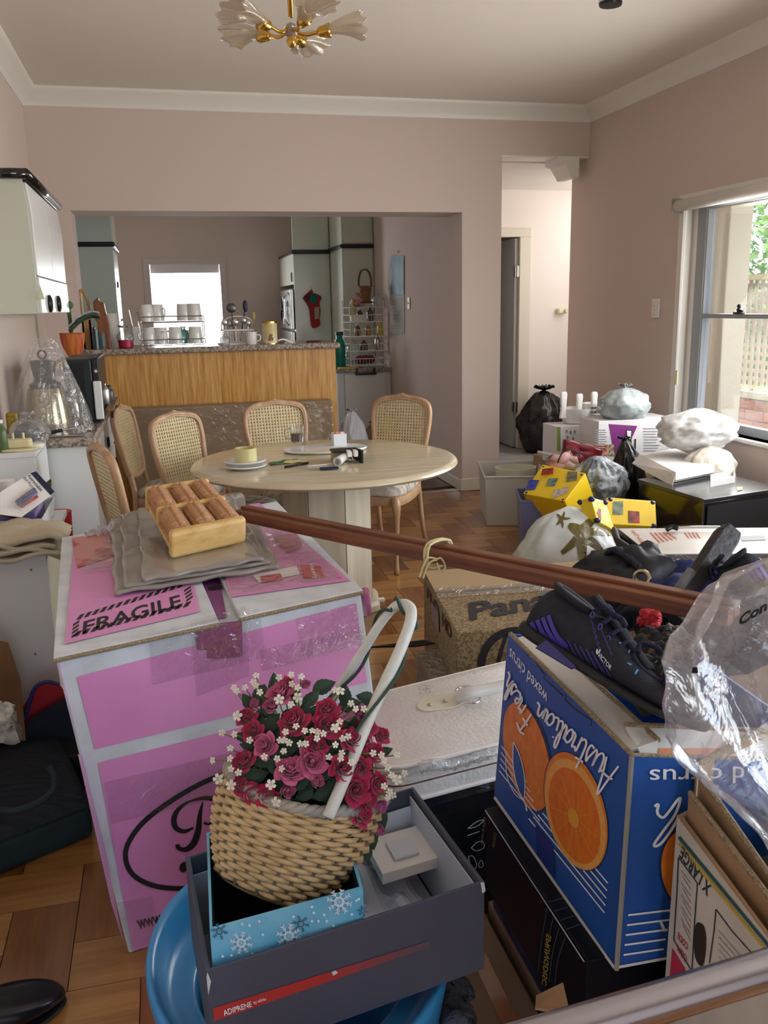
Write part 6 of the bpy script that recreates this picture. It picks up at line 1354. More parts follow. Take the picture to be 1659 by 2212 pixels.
# keep it inside the slate box wall
sn_ = thing('snowflake_gift_box', 'open light blue gift box with white snowflakes under the wicker basket', 'box', V((sFL.x+sBR.x)/2, (sFL.y+sBR.y)/2, .458))
sky = mat('snow blue', '5fb4dc', .5, col2='85cbe8', nscale=9)
mm = M(); shell(mm, sb4, s4, .004); mm.build('box_shell', sky, sn_)
csn = sum(s4, V(0, 0, 0))/4
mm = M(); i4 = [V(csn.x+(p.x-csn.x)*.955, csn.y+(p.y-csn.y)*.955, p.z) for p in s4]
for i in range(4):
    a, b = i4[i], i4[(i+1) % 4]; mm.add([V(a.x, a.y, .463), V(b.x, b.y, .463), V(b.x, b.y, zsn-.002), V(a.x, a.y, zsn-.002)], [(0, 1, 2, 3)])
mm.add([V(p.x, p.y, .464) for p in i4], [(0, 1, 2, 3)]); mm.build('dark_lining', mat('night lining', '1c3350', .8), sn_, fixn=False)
PS = Pl(sFL, sFR, sb4[0]); icy = mat('ice white', 'dcecf6', .6); steelb = mat('steel blue print', '3f6f8c', .6)
def flake(cx, cy, r, m_, arms=8):
    mm = M()
    for k in range(arms):
        a = 2*PI*k/arms+.2; c, s_ = math.cos(a), math.sin(a)
        PS.ribbon(mm, [(cx, cy), (cx+c*r, cy+s_*r)], r*.10, .002)
        for f in (.55, .8):
            for sg in (-1, 1):
                b = a+sg*.7; PS.ribbon(mm, [(cx+c*r*f, cy+s_*r*f), (cx+c*r*f+math.cos(b)*r*.28, cy+s_*r*f+math.sin(b)*r*.28)], r*.07, .002)
    PS.ell(mm, cx, cy, r*.42, r*.42, 0, 16, .0022); mm.build('snowflake_print', m_, sn_, kind='stuff')
    mm = M()
    for k in range(8):
        a = 2*PI*k/8; PS.ribbon(mm, [(cx+math.cos(a)*r*.08, cy+math.sin(a)*r*.08), (cx+math.cos(a)*r*.28, cy+math.sin(a)*r*.28)], r*.09, .003)
    mm.build('flake_centre', sky, sn_, kind='stuff')
flake(521, 2037, 24, icy); flake(624, 2022, 26, icy); flake(733, 1948, 27, icy); flake(650, 1996, 18, steelb, 6); flake(474, 2012, 18, steelb, 6); flake(784, 1968, 12, steelb, 6)
mm = M()
for u, v in ((523, 1996), (539, 1999), (560, 1990), (568, 2019), (634, 1980), (674, 1990), (678, 1972), (700, 1976), (688, 1990), (706, 1990), (720, 2000), (760, 1975), (770, 1945), (775, 1942), (481, 2066), (500, 2064), (545, 2060), (674, 1959)): PS.ell(mm, u, v, 3, 3, 0, 10, .002)
mm.build('dot_prints', icy, sn_, kind='stuff')
# ---------------- wicker basket
bo = Dp(578, 1922, 1.45); _r = ray(600, 1850).normalized(); _u = (Up-_r*Up.dot(_r)).normalized(); ez = (Rt*.36+_u*.92-_r*.10).normalized(); ex = (Rt-ez*Rt.dot(ez)).normalized(); ey = ez.cross(ex)
fb_ = thing('wicker_flower_basket', 'tilted wicker basket of pink artificial roses with a tall white handle', 'basket', bo)
wick = mat('natural wicker', 'bfa67a', .6, col2='d0b88c', nscale=30, bump=.2, bscale=80)
wgrey = mat('grey painted wicker', '8f959b', .6, col2='b0a894', nscale=20)
HB = .155
def brad(t): return .072+.040*math.sin(min(1, t*1.25)*PI/2)-.004*max(0, t-.7)
def bpnt(th, t, dr=0): 
    r = brad(t)+dr; hh = HB*t*(1+.10*math.cos(th-.0)-.16*math.sin(th)*-1*t*.6+.06*math.cos(2*th)*t); return bo+ex*math.cos(th)*r*1.08+ey*math.sin(th)*r*.86+ez*hh
NS = 26
def strand(ph, t, r=.0036, amp=.0045): return [bpnt(2*PI*i/(NS*6), t+.012*math.sin(2*PI*i/(NS*6)*2), amp*math.cos(PI*i/6+ph)) for i in range(NS*6)]
mm = M(); nr = 21
for k in range(nr): mm.tube(strand(PI*(k % 2), .03+.92*k/(nr-1)), .0041, 6, closed=True)
mm.build('woven_strands', wick, fb_, kind='stuff', smooth=True)
mm = M()
for k in range(NS): mm.tube([bpnt(2*PI*k/NS, t/6*.98) for t in range(7)], .003, 5)
mm.build('stakes', mat('stake wicker', '6f6a5c', .7), fb_, kind='stuff')
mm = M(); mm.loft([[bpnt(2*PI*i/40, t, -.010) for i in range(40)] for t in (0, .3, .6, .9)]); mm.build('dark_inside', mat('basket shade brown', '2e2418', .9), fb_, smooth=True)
for ph in range(3):
    pts = [bpnt(2*PI*i/120, 1.0+.035*math.sin(2*PI*i/120*18+ph*2.1), .006*math.cos(2*PI*i/120*18+ph*2.1)) for i in range(120)]
    M().tube(pts, .0062, 7, closed=True).build('braided_rim_strand', wgrey, fb_, smooth=True)
mm = M(); mm.loft([[bpnt(2*PI*i/40, .0, .004) for i in range(40)], [bpnt(2*PI*i/40, .0, -.004)-ez*.004 for i in range(40)]]); mm.build('basket_base', wick, fb_)
# handle + vine
hp_ = [((708, 1766), 1.33), ((745, 1680), 1.335), ((785, 1580), 1.345), ((825, 1490), 1.36), ((862, 1410), 1.38), ((884, 1352), 1.40), ((888, 1322), 1.415), ((879, 1308), 1.43), ((862, 1306), 1.445), ((845, 1318), 1.46), ((818, 1352), 1.475), ((788, 1400), 1.49), ((755, 1450), 1.5), ((725, 1500), 1.51), ((695, 1560), 1.52)]
hpts = sp3([Dp(*a, d) for a, d in hp_], 6)
M().tube(hpts, .0098, 12, flat=.8).build('handle', mat('white painted cane', 'dfe5e0', .45, col2='cfd6cf', nscale=20, bump=.4, bscale=40), fb_, smooth=True)
vp = []
for i, p in enumerate(hpts):
    t = (hpts[min(i+1, len(hpts)-1)]-hpts[max(i-1, 0)]).normalized(); a = t.orthogonal().normalized(); b = t.cross(a); ph = i*.24; vp.append(p+(a*math.cos(ph)+b*math.sin(ph))*.0125)
M().tube(vp, .0028, 6).build('green_vine', mat('vine green', '2f4b40', .6), fb_, smooth=True)
# flowers
def z5(x, y): return (400+x/2.514, 1400+y/2.514)
def dome(u, v): return 1.43-.11*math.sqrt(max(0, 1-((u-672)/200)**2-((v-1640)/215)**2))
def petal_mesh(layers, seed, r=1.0):
    rg = random.Random(seed); m = M()
    m.sphere(V(0, 0, .5), .17, 10, 8, (1, 1, 1.9))
    for L, (n, rr, open_, h) in enumerate(layers):
        for k in range(n):
            a0 = 2*PI*k/n+L*.9+rg.random()*.3; wd = 2*PI/n*1.25 if n > 1 else 2*PI
            def f(s_, t_, a0=a0, wd=wd, rr=rr, open_=open_, h=h):
                a = a0+(s_-.5)*wd*(.35+.65*math.sin(PI*min(1, t_*.75+.12))); rad = (rr*(.15+.85*t_**.6)+open_*t_*t_)*(1+.30*(s_-.5)*(n > 1)); zz = h*t_-open_*.55*t_**4*(1+.6*math.cos((s_-.5)*3))
                return V(math.cos(a)*rad, math.sin(a)*rad, zz)
            m.grid(f, 5, 5)
    return m
deep = mat('deep pink silk', 'a81d4c', .75, col2='c22e60', nscale=30, sheen=.3); soft = mat('soft pink silk', 'c94f86', .7, col2='dc7da6', nscale=25, sheen=.3); viol = mat('violet pink silk', 'b9509a', .7, col2='cc78b2', nscale=25, sheen=.3)
layers_rose = [(3, .27, -.06, .92), (3, .40, -.04, .90), (4, .52, .02, .82), (4, .64, .10, .68), (5, .72, .24, .50)]
layers_bud = [(3, .30, -.12, .95), (3, .44, -.12, .92), (4, .54, -.10, .84), (4, .62, -.04, .70)]
def flmesh(nm, lay, m_, sd_): me = petal_mesh(lay, sd_).mesh(nm, smooth=True, fixn=False); me.materials.append(m_); return me
RM = {('d', 0): flmesh('rose', layers_rose, deep, 1), ('d', 1): flmesh('rose', layers_rose, deep, 5), ('p', 0): flmesh('rose', layers_bud, soft, 2), ('p', 1): flmesh('rose', layers_rose, soft, 3), ('v', 0): flmesh('rose', layers_bud, viol, 4)}
rose_px = [(510, 240, 58, 'p', 1), (465, 315, 48, 'p', 0), (380, 300, 32, 'p', 0), (655, 200, 32, 'p', 0), (560, 195, 36, 'd', 0), (585, 395, 66, 'd', 0), (330, 370, 44, 'd', 1), (365, 450, 44, 'd', 0), (430, 530, 52, 'p', 1), (310, 612, 50, 'd', 1), (770, 330, 50, 'd', 0), (775, 412, 60, 'd', 1), (720, 525, 48, 'd', 0), (950, 355, 42, 'p', 0), (905, 490, 52, 'd', 0), (990, 430, 42, 'd', 1), (1070, 470, 38, 'd', 0), (1030, 560, 42, 'd', 1), (570, 655, 62, 'p', 1), (690, 615, 62, 'p', 1), (555, 772, 48, 'p', 0), (715, 722, 44, 'p', 0), (310, 745, 44, 'd', 0), (370, 790, 46, 'd', 1), (440, 805, 46, 'd', 0), (860, 655, 56, 'd', 0), (950, 650, 48, 'd', 1), (1050, 730, 40, 'd', 0), (930, 770, 62, 'd', 0), (1000, 825, 46, 'd', 1), (965, 893, 56, 'd', 0), (1060, 860, 42, 'v', 0), (1050, 990, 38, 'v', 0)]
fc = Dp(672, 1690, 1.47)
rng = random.Random(11)
def place(me, name, pos, nrm_, sc, spin, off=None):
    o = bpy.data.objects.new(name, me); COL.objects.link(o); o.parent = fb_
    q_ = Vector(nrm_).to_track_quat('Z', 'Y'); o.rotation_mode = 'QUATERNION'; o.rotation_quaternion = q_ @ Matrix.Rotation(spin, 3, 'Z').to_quaternion()
    o.location = pos-wpos(fb_); o.scale = (sc, sc, sc); return o
for x, y, r, c, v_ in rose_px:
    u, v = z5(x, y); d = dome(u, v); p = Dp(u, v, d); n = (p-fc).normalized()*.6+(CAM-p).normalized()*.7+V(0, 0, .15)
    n += V(rng.gauss(0, .3), rng.gauss(0, .3), rng.gauss(0, .3)); n.normalize(); sc = r/2.514/FPX*d*1.42
    place(RM[(c, v_)], 'rose', p-n*sc*.5, n, sc, rng.random()*6)
# leaves
lm = M()
def lf_(s_, t_):
    w = .30*math.sin(PI*t_**.8)*(1+.06*math.sin(t_*40)); return V((s_-.5)*2*w, t_-.1, .12*math.sin(t_*2.5)-.35*abs(s_-.5)*w*2+.02*math.sin(t_*20)*(abs(s_-.5)))
lm.grid(lf_, 6, 12); leafm = mat('silk leaf', '23392c', .65, col2='36523f', nscale=18, bump=.3, bscale=60); lme = lm.mesh('leaf', smooth=True, fixn=False); lme.materials.append(leafm)
leaf_px = [(490, 195, 95, 100), (760, 205, 95, 20), (690, 270, 90, 60), (335, 285, 70, 120), (475, 400, 90, 50), (745, 350, 100, -5), (410, 430, 90, 80), (340, 530, 70, 170), (375, 700, 125, 20), (480, 620, 80, 90), (660, 660, 90, 80), (770, 665, 80, 60), (485, 890, 95, 245), (740, 795, 90, 200), (870, 850, 85, -20), (985, 1100, 100, 260), (1015, 1040, 80, 280), (1070, 930, 80, 290), (870, 250, 80, 85), (930, 405, 80, 60), (1000, 740, 70, 20), (400, 600, 90, 150), (620, 740, 80, 230), (600, 500, 80, 80), (820, 740, 90, 30), (530, 470, 80, 110), (650, 330, 80, 80), (440, 330, 70, 130), (820, 560, 80, 40), (560, 560, 70, 10), (700, 430, 80, 140), (450, 250, 70, 140), (600, 260, 70, 60), (860, 440, 80, 120), (1090, 560, 60, 20), (640, 800, 80, 210), (300, 480, 60, 170), (540, 840, 70, 200), (790, 860, 80, 250)]
for k in range(26): leaf_px.append((rng.uniform(380, 1000), rng.uniform(260, 800), rng.uniform(70, 100), rng.uniform(0, 360)))
for i, (x, y, L_, ang) in enumerate(leaf_px):
    u, v = z5(x, y); d = dome(u, v)+(.022 if i < 39 else .035); p = Dp(u, v, d); a = math.radians(ang); diru = (Rt*math.cos(a)+Up*math.sin(a)); n = ((p-fc).normalized()*.4+(CAM-p).normalized()*.9+V(rng.gauss(0, .2), rng.gauss(0, .2), rng.gauss(0, .2))).normalized()
    yv_ = (diru-n*diru.dot(n)).normalized(); xv = yv_.cross(n); sc = L_/2.514/FPX*d*1.45
    o = bpy.data.objects.new('leaf', lme); COL.objects.link(o); o.parent = fb_; mt_ = Matrix((xv, yv_, n)).transposed().to_4x4()
    o.rotation_mode = 'QUATERNION'; o.rotation_quaternion = mt_.to_quaternion(); o.location = p-yv_*sc*.45-wpos(fb_); o.scale = (sc, sc, sc)
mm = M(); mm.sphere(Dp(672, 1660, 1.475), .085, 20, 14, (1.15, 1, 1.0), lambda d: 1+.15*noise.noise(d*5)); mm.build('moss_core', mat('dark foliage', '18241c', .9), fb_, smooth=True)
# florets
fm = M()
for k in range(5):
    a0 = 2*PI*k/5
    fm.grid(lambda s_, t_, a0=a0: V(math.cos(a0+(s_-.5)*1.15*math.sin(PI*min(1, t_*.7+.15)))*t_*(1-.0*s_), math.sin(a0+(s_-.5)*1.15*math.sin(PI*min(1, t_*.7+.15)))*t_, .5*t_-.45*t_**3+.15*abs(s_-.5)), 4, 4)
fme = fm.mesh('small_white_flower', smooth=True, fixn=False); fme.materials.append(mat('ivory petals', 'e4e2d2', .6))
fl_px = [(385, 150), (385, 205), (405, 240), (325, 215), (280, 235), (575, 145), (580, 195), (610, 215), (612, 268), (510, 280), (630, 155), (510, 160), (575, 305), (285, 368), (200, 460), (268, 468), (350, 500), (245, 545), (150, 610), (245, 600), (180, 710), (250, 745), (430, 590), (465, 740), (495, 835), (250, 655), (290, 675), (545, 455), (540, 500), (515, 500), (565, 515), (602, 425), (650, 450), (690, 450), (720, 455), (715, 490), (750, 465), (655, 520), (625, 520), (500, 600), (525, 655), (535, 560), (900, 300), (925, 330), (840, 235), (815, 230), (840, 400), (815, 435), (885, 480), (855, 490), (815, 525), (850, 570), (845, 600), (780, 590), (1150, 580), (1065, 580), (1080, 610), (1190, 680), (1150, 715), (1120, 690), (1100, 650), (1110, 780), (1130, 800), (1080, 750), (1100, 810), (970, 330), (1020, 570), (900, 620), (265, 215), (370, 185)]
big = {(510, 280), (612, 268), (285, 368), (465, 740), (180, 710), (250, 745), (495, 835), (1150, 715), (815, 435), (840, 235)}
stm = mat('olive stem', '8a8a4c', .6)
sts = []
for x, y in fl_px:
    u, v = z5(x, y); d = dome(u, v)-.022; p = Dp(u, v, d); n = ((p-fc).normalized()*.4+(CAM-p).normalized()*.9+V(rng.gauss(0, .25), rng.gauss(0, .25), rng.gauss(0, .25))).normalized()
    sc = (28 if (x, y) in big else 19)/2.514/FPX*d*(1.0)
    place(fme, 'small_white_flower', p, n, sc, rng.random()*6)
    tgt = Dp(600+(u-600)*.45+20, 1600+(v-1600)*.5, 1.40)
    mm = M(); mm.tube(sp3([p-n*.002, p.lerp(tgt, .4)+V(0, 0, -.006)-n*.008, tgt], 4), .0011, 4); mm.build('flower_stem', stm, fb_)
GL = {'A': (.62, [[(0, 0), (.18, .5), (.36, 1), (.45, .5), (.56, 0)], [(.02, .38), (.3, .42), (.62, .40)]]), 'u': (.44, [[(0, .5), (.01, .12), (.13, 0), (.28, .15), (.34, .5), (.34, .1), (.45, .02)]]), 's': (.34, [[(-.04, 0), (.14, .35), (.20, .52), (.28, .25), (.22, .02), (.06, .04)]]), 't': (.32, [[(.14, .95), (.08, .4), (.08, .1), (.18, 0), (.32, .12)], [(-.05, .62), (.32, .68)]]), 'r': (.36, [[(0, 0), (.06, .5), (.16, .42), (.28, .48), (.26, .12), (.37, .02)]]), 'a': (.44, [[(.3, .44), (.14, .5), (.01, .25), (.08, .02), (.22, .12), (.33, .5), (.33, .1), (.45, .02)]]), 'l': (.26, [[(-.03, .05), (.16, .6), (.18, .95), (.08, .95), (.05, .3), (.12, 0), (.27, .08)]]), 'i': (.22, [[(0, .45), (.02, .1), (.1, 0), (.22, .08)], [(.05, .72), (.07, .78)]]), 'n': (.42, [[(0, 0), (.04, .5), (.05, .15), (.18, .5), (.28, .42), (.28, .1), (.4, .02)]]), 'F': (.5, [[(.10, 0), (.14, .5), (.22, .95)], [(-.05, .85), (.2, 1), (.55, .95)], [(.0, .48), (.38, .52)]]), 'e': (.32, [[(0, .22), (.2, .32), (.2, .48), (.08, .46), (.02, .2), (.12, 0), (.32, .08)]]), 'h': (.4, [[(0, .0), (.12, .6), (.14, .98), (.05, .95), (.03, .1), (.15, .48), (.26, .42), (.26, .08), (.4, .02)]])}
def script(m, P, s, q, w, o):
    W_tot = sum(GL[c][0] for c in s); x = 0
    for c in s:
        gw, st = GL[c]
        for k in st:
            pts = [((x+a)/W_tot, b) for a, b in k]; pts = smooth_pts(pts, 5) if len(pts) > 2 else pts
            P.ribbon(m, [tuple((q[0][i]*(1-a)+q[1][i]*a)*(1-b)+(q[3][i]*(1-a)+q[2][i]*a)*b for i in (0, 1)) for a, b in pts], w, o)
        x += gw
# ================================================================ ORANGE CARTON
oA = Yp(1365, 1635, 1.0); oAb = Yp(1327, 2094, 1.0); oAb = V(oA.x-.008, 1.0, oAb.z)
oL = Zp(1098, 1368, oA.z); oLb = Zp(1067, 1724, oAb.z)
oRb = oAb+(Zp(1450, 2070, oAb.z)-oAb).normalized()*.36
oL = Pl(oA, oAb, oLb).at(1098, 1368, 0); oR = oA+(Pl(oA, oAb, oRb).at(1659, 1645, 0)-oA).normalized()*.37
oD = oL+(oR-oA); oDb = oLb+(oRb-oAb)
oc_ = thing('blue_citrus_carton', 'upside-down printed blue carton with orange fruit pictures holding shoes', 'carton', V((oA.x+oD.x)/2, (oA.y+oD.y)/2, oAb.z))
obl = mat('royal blue print', '2458a4', .45, col2='20509a', nscale=4, bump=.03, bscale=150)
mm = M(); shell(mm, [oAb, oRb, oDb, oLb], [oA, oR, oD, oL], .006); mm.build('carton_shell', obl, oc_)
co = (oA+oD)/2
M().tube([oL+(co-oL)*.015+V(0, 0, .001), oA+(co-oA)*.015+V(0, 0, .001), oR+(co-oR)*.015+V(0, 0, .001)], .0042, 6).build('corrugated_edge', corr, oc_)
M().tube([oA+(oA-co)*.004, oAb+(oA-co)*.004], .004, 6).build('corner_seam', mat('grey card edge', '8f8c80', .8), oc_)
# folded in white flap ledge
def ledge(p, q, w, dz): 
    n = (co-(p+q)/2); n.z = 0; d = (q-p).normalized(); n = (n-d*n.dot(d)).normalized(); a = p+d*.02+n*.008; b = q-d*.02+n*.008
    return [a+V(0, 0, -.002), b+V(0, 0, -.002), b+n*w+V(0, 0, dz), a+n*w+V(0, 0, dz)]
wf = mat('white carton inner', 'd9d8d2', .6)
l1 = ledge(oL, oA, .045, .006); l2 = ledge(oA, oR, .05, .022)
M().hexa([p-V(0, 0, .006) for p in l1]+l1).build('left_inner_flap', wf, oc_); M().hexa([p-V(0, 0, .006) for p in l2]+l2).build('front_inner_flap', wf, oc_)
M().tube([l1[3], l1[2]], .0045, 6).tube([l2[3], l2[2]], .0045, 6).build('flap_edge', corr, oc_)
Pi = Pl(l1[0], l1[1], l1[2]); mm = M()
Pi.ribbon(mm, [(1140, 1418), (1142, 1408), (1172, 1452), (1176, 1458), (1174, 1464), (1216, 1502), (1222, 1502), (1220, 1510), (1240, 1530), (1278, 1556), (1277, 1568)], 2.4, .001); mm.build('glue_line_print', ink, oc_)
P2_ = Pl(l2[0], l2[1], l2[2]); mm = M(); P2_.poly(mm, [(1424, 1616), (1560, 1616), (1560, 1632), (1422, 1632)], .001); mm.build('orange_band', mat('band orange', 'dd8a63', .6), oc_)
PA = Pl(oA, oAb, oL); PB = Pl(oA, oAb, oR)
orng = mat('orange print', 'd9752a', .45, col2='e38a36', nscale=60); oflesh = mat('orange flesh', 'd8691f', .45, col2='e0802c', nscale=80, nstretch=(1, 1, .4)); rind = mat('rind print', 'e2a24a', .45, col2='e8b060', nscale=90); pith = mat('pith print', 'dfa23c', .5)
def EL(name, P, cx, cy, a, b, ang, m_, o): mm = M(); P.ell(mm, cx, cy, a, b, math.radians(ang), 48, o); return mm.build(name, m_, oc_)
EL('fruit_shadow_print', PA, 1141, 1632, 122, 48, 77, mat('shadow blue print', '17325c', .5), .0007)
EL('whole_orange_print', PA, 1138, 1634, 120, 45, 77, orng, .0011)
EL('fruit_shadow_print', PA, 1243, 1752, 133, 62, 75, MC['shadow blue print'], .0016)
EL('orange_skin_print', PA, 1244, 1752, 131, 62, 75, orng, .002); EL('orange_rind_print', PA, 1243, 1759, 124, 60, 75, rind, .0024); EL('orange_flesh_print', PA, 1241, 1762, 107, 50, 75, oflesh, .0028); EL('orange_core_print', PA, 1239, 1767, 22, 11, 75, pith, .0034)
mm = M()
for k in range(11):
    a = 2*PI*k/11+.2; c, s_ = math.cos(a), math.sin(a); th = math.radians(75); f = lambda r: (1240+(c*107*math.cos(th)-s_*50*math.sin(th))*r, 1764+(c*107*math.sin(th)+s_*50*math.cos(th))*r)
    PA.ribbon(mm, [f(.2), f(.9)], 1.4, .0031)
mm.build('segment_lines', pith, oc_, kind='stuff')
mm = M()
for k in range(5): PA.ribbon(mm, [(1136+16*k, 1750+2*k), (1312-1.5*k, 1971-60+16*k+0)][::1] if False else [(1084-1.5*k, 1612+13*k), (1138+7*k, 1690+21*k)], 2.2, .0012)
for k in range(5): PA.ribbon(mm, [(1178-10*k+4, 1752+4*k), (1313-1.8*k, 1908+16*k)], 2.6, .0012)
mm.build('white_rule_lines', inkw, oc_)
mm = M(); leafp = smooth_pts([(1109, 1603), (1122, 1630), (1132, 1670), (1134, 1705), (1130, 1725), (1118, 1700), (1109, 1660), (1108, 1625), (1109, 1603)], 4)[:-1]
PA.poly(mm, leafp, .0022); mm.build('leaf_print', obl, oc_); mm = M(); PA.ribbon(mm, leafp+[leafp[0]], 1.8, .0026); PA.ribbon(mm, [(1130, 1725), (1136, 1740), (1138, 1752)], 3, .0026); PA.ribbon(mm, smooth_pts([(1092, 1640), (1096, 1680), (1112, 1715), (1130, 1728)], 4), 1.6, .0026); mm.build('leaf_outline', inkw, oc_)
mm = M(); script(mm, PA, 'Australian', [(1336, 1655), (1160, 1515), (1150, 1560), (1304, 1732)], 4.5, .0036); script(mm, PA, 'Fresh', [(1150, 1548), (1098, 1450), (1084, 1494), (1128, 1590)], 4.2, .0036); mm.build('script_lettering', inkw, oc_)
mm = M(); txt(mm, 'waxed citrus', PA.quad([(1184, 1500), (1102, 1398), (1099, 1424), (1179, 1524)], .0012), .004); mm.build('small_lettering', inkw, oc_)
mm = M(); txt(mm, 'citrus', PB.quad([(1560, 1658), (1403, 1662), (1403, 1694), (1559, 1691)], .002), .004); txt(mm, 'd', PB.quad([(1608, 1656), (1583, 1656), (1583, 1692), (1608, 1692)], .002), .004); mm.build('citrus_lettering', inkw, oc_)
mm = M(); PB.ribbon(mm, smooth_pts([(1414, 1742), (1422, 1738), (1420, 1756), (1432, 1766), (1446, 1752), (1462, 1730), (1470, 1726), (1458, 1760), (1432, 1796), (1414, 1822), (1416, 1828), (1430, 1820), (1452, 1790), (1466, 1764)], 5), 6, .002); mm.build('script_letter', inkw, oc_)
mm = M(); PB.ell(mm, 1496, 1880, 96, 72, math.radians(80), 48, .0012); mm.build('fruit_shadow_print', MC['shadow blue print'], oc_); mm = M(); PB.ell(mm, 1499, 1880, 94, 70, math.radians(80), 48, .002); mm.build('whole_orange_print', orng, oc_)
mm = M()
for k in range(5): PB.ribbon(mm, [(1357-2.5*k, 1977+21.5*k), (1450-4*k, 1966+21*k)], 4, .0015)
PB.poly(mm, [(1424, 1990), (1430, 1990), (1440, 2012), (1432, 2012)], .002)
mm.build('white_rule_lines', inkw, oc_)
mm = M(); PA.ribbon(mm, [(1068, 1722), (1327, 2091)], 6, .0014); PB.ribbon(mm, [(1327, 2091), (1440, 2070)], 6, .0014); mm.build('white_base_edge', wf, oc_)
pr('dark_tape', PA, [(1156, 1780), (1196, 1832), (1198, 1898), (1160, 1846)], mat('dark blue tape', '1a3a86', .25), oc_, .0018)
# ---------------- shoes
navyk = mat('charcoal knit', '1b1e27', .8, col2='22262f', nscale=60, bump=.3, bscale=220); solem = mat('black rubber', '15171b', .6, col2='1d2024', nscale=30, bump=.15, bscale=120); purp = mat('purple heel band', '4a3a9e', .5); purd = mat('deep indigo plastic', '20206e', .2, coat=.5); lacem = mat('navy lace', '171a34', .85, bump=.5, bscale=300)
def shoe(name, label, heel, toe, up_, side, opening=True):
    L = (toe-heel).length; X = (toe-heel).normalized(); Z_ = (up_-X*up_.dot(X)).normalized(); Y_ = Z_.cross(X)*side
    t = thing(name, label, 'shoe', heel); f = lambda x, y, z: heel+X*x*L+Y_*y*L+Z_*z*L
    st = [(0, .085, .02), (.04, .115, .02), (.12, .125, .015), (.25, .118, .012), (.40, .112, .010), (.55, .135, .008), (.70, .158, .010), (.82, .150, .016), (.92, .115, .030), (.98, .065, .045), (1.0, .02, .055)]
    st = smooth_pts(st, 4); ss = lambda c: math.copysign(abs(c)**.75, c)
    hs = lambda x: .085-.035*min(1, x*1.2)
    M().loft([[f(x, w*math.cos(a)*(1.05 if math.sin(a) < 0 else .98), z0+hs(x)*.5+hs(x)*.5*ss(math.sin(a))+(.010*math.sin(x*40) if math.sin(a) < -.5 else 0)*0) for a in [2*PI*k/24 for k in range(24)]] for x, w, z0 in st]).build('sole', solem, t, smooth=True)
    ust = [(.005, .05, .24), (.03, .085, .36), (.10, .100, .415), (.20, .100, .385), (.28, .100, .36), (.36, .104, .37), (.45, .112, .335), (.55, .128, .275), (.65, .140, .225), (.76, .142, .185), (.86, .122, .155), (.94, .08, .13), (.985, .03, .105)]
    ust = smooth_pts(ust, 5); rings = []; ust = [(x, w, .05+(h-.05)*.74) for x, w, h in ust]
    for x, w, h in ust:
        ring = []
        for k in range(32):
            a = 2*PI*k/32; c, s_ = math.cos(a), math.sin(a); zt_ = .05
            yy = w*ss(c)*(1-.40*max(0, s_)*min(1, h/.3)); zz = zt_+(h-zt_)*(.5+.5*(math.copysign(abs(s_)**.8, s_)))
            ring.append(f(x, yy, zz))
        rings.append(ring)
    up = M().loft(rings).build('upper', navyk, t, smooth=True)
    if opening:
        M().loft([[f(.16+.115*math.cos(a), .062*math.sin(a), .312-.02*math.cos(a)) for a in [2*PI*k/20 for k in range(20)]], [f(.17+.09*math.cos(a), .045*math.sin(a), .25) for a in [2*PI*k/20 for k in range(20)]]]).build('foot_opening', blackm, t, smooth=True)
        M().tube([f(.165+.105*math.cos(a), .062*math.sin(a), .300-.02*math.cos(a)) for a in [2*PI*k/24 for k in range(24)]], .030*L, 8, closed=True, flat=.6).build('padded_collar', mat('collar grey '+label[:5], '24262c', .9), t, smooth=True)
    M().grid(lambda a, b: f(.27+.40*a, (b-.5)*.085, .335-.165*a**1.0+.012*math.cos((b-.5)*4)+.02*(1-a)), 12, 6).build('tongue', mat('tongue knit '+label[:5], '181a22', .9), t, solid=.006, smooth=True)
    for k in range(6):
        x = .33+.062*k; z = .322-.032*k
        M().tube(sp3([f(x, -.075, z-.03), f(x+.01, -.03, z+.015), f(x+.02, .03, z+.012), f(x+.03, .075, z-.03)], 4), .0042, 6).build('lace', lacem, t, smooth=True)
        M().tube([f(x+.003+.010*math.cos(a), -.082-.002*math.sin(a), z-.045+.014*math.sin(a)) for a in [2*PI*q/12 for q in range(12)]], .0013, 5, closed=True).build('eyelet', mat('eyelet purple', '4b4488', .5) if 'eyelet purple' not in MC else MC['eyelet purple'], t)
    return t, up, f
hl, te = Dp(1128, 1382, 1.49), Dp(1512, 1606, 1.345)
s1, up1, f1 = shoe('black_sports_shoe', 'black and purple sports shoe lying across the blue citrus carton', hl, te, (Rt*.57+Up*.76-Fw*.22), 1)
def dec(name, par, obj, arms, m_, off=.003):
    mm = M()
    for path, w in arms:
        pts = smooth_pts(path, 4); L_, R_ = [], []; n = len(pts)
        for i, (u, v) in enumerate(pts):
            a = pts[max(i-1, 0)]; b = pts[min(i+1, n-1)]; dx, dy = b[0]-a[0], b[1]-a[1]; l = math.hypot(dx, dy) or 1; L_.append((u-dy/l*w/2, v+dx/l*w/2)); R_.append((u+dy/l*w/2, v-dx/l*w/2))
        Lp, Rp = project(obj, L_, off), project(obj, R_, off); b = len(mm.v); mm.v += Lp+Rp
        for i in range(n-1): mm.f.append([b+i, b+i+1, b+n+i+1, b+n+i])
    return mm.build(name, m_, par, fixn=False)
for k in range(4): dec('heel_band', s1, up1, [([(1148+k*12, 1344-k*5), (1158+k*13, 1366-k*1), (1176+k*12, 1388-k*1), (1198+k*9, 1404-k*2)], 9)], purp, .004)
dashes = []
for k in range(7): dashes.append(([(1214+k*13, 1378+k*6), (1230+k*15, 1410+k*9)], 3))
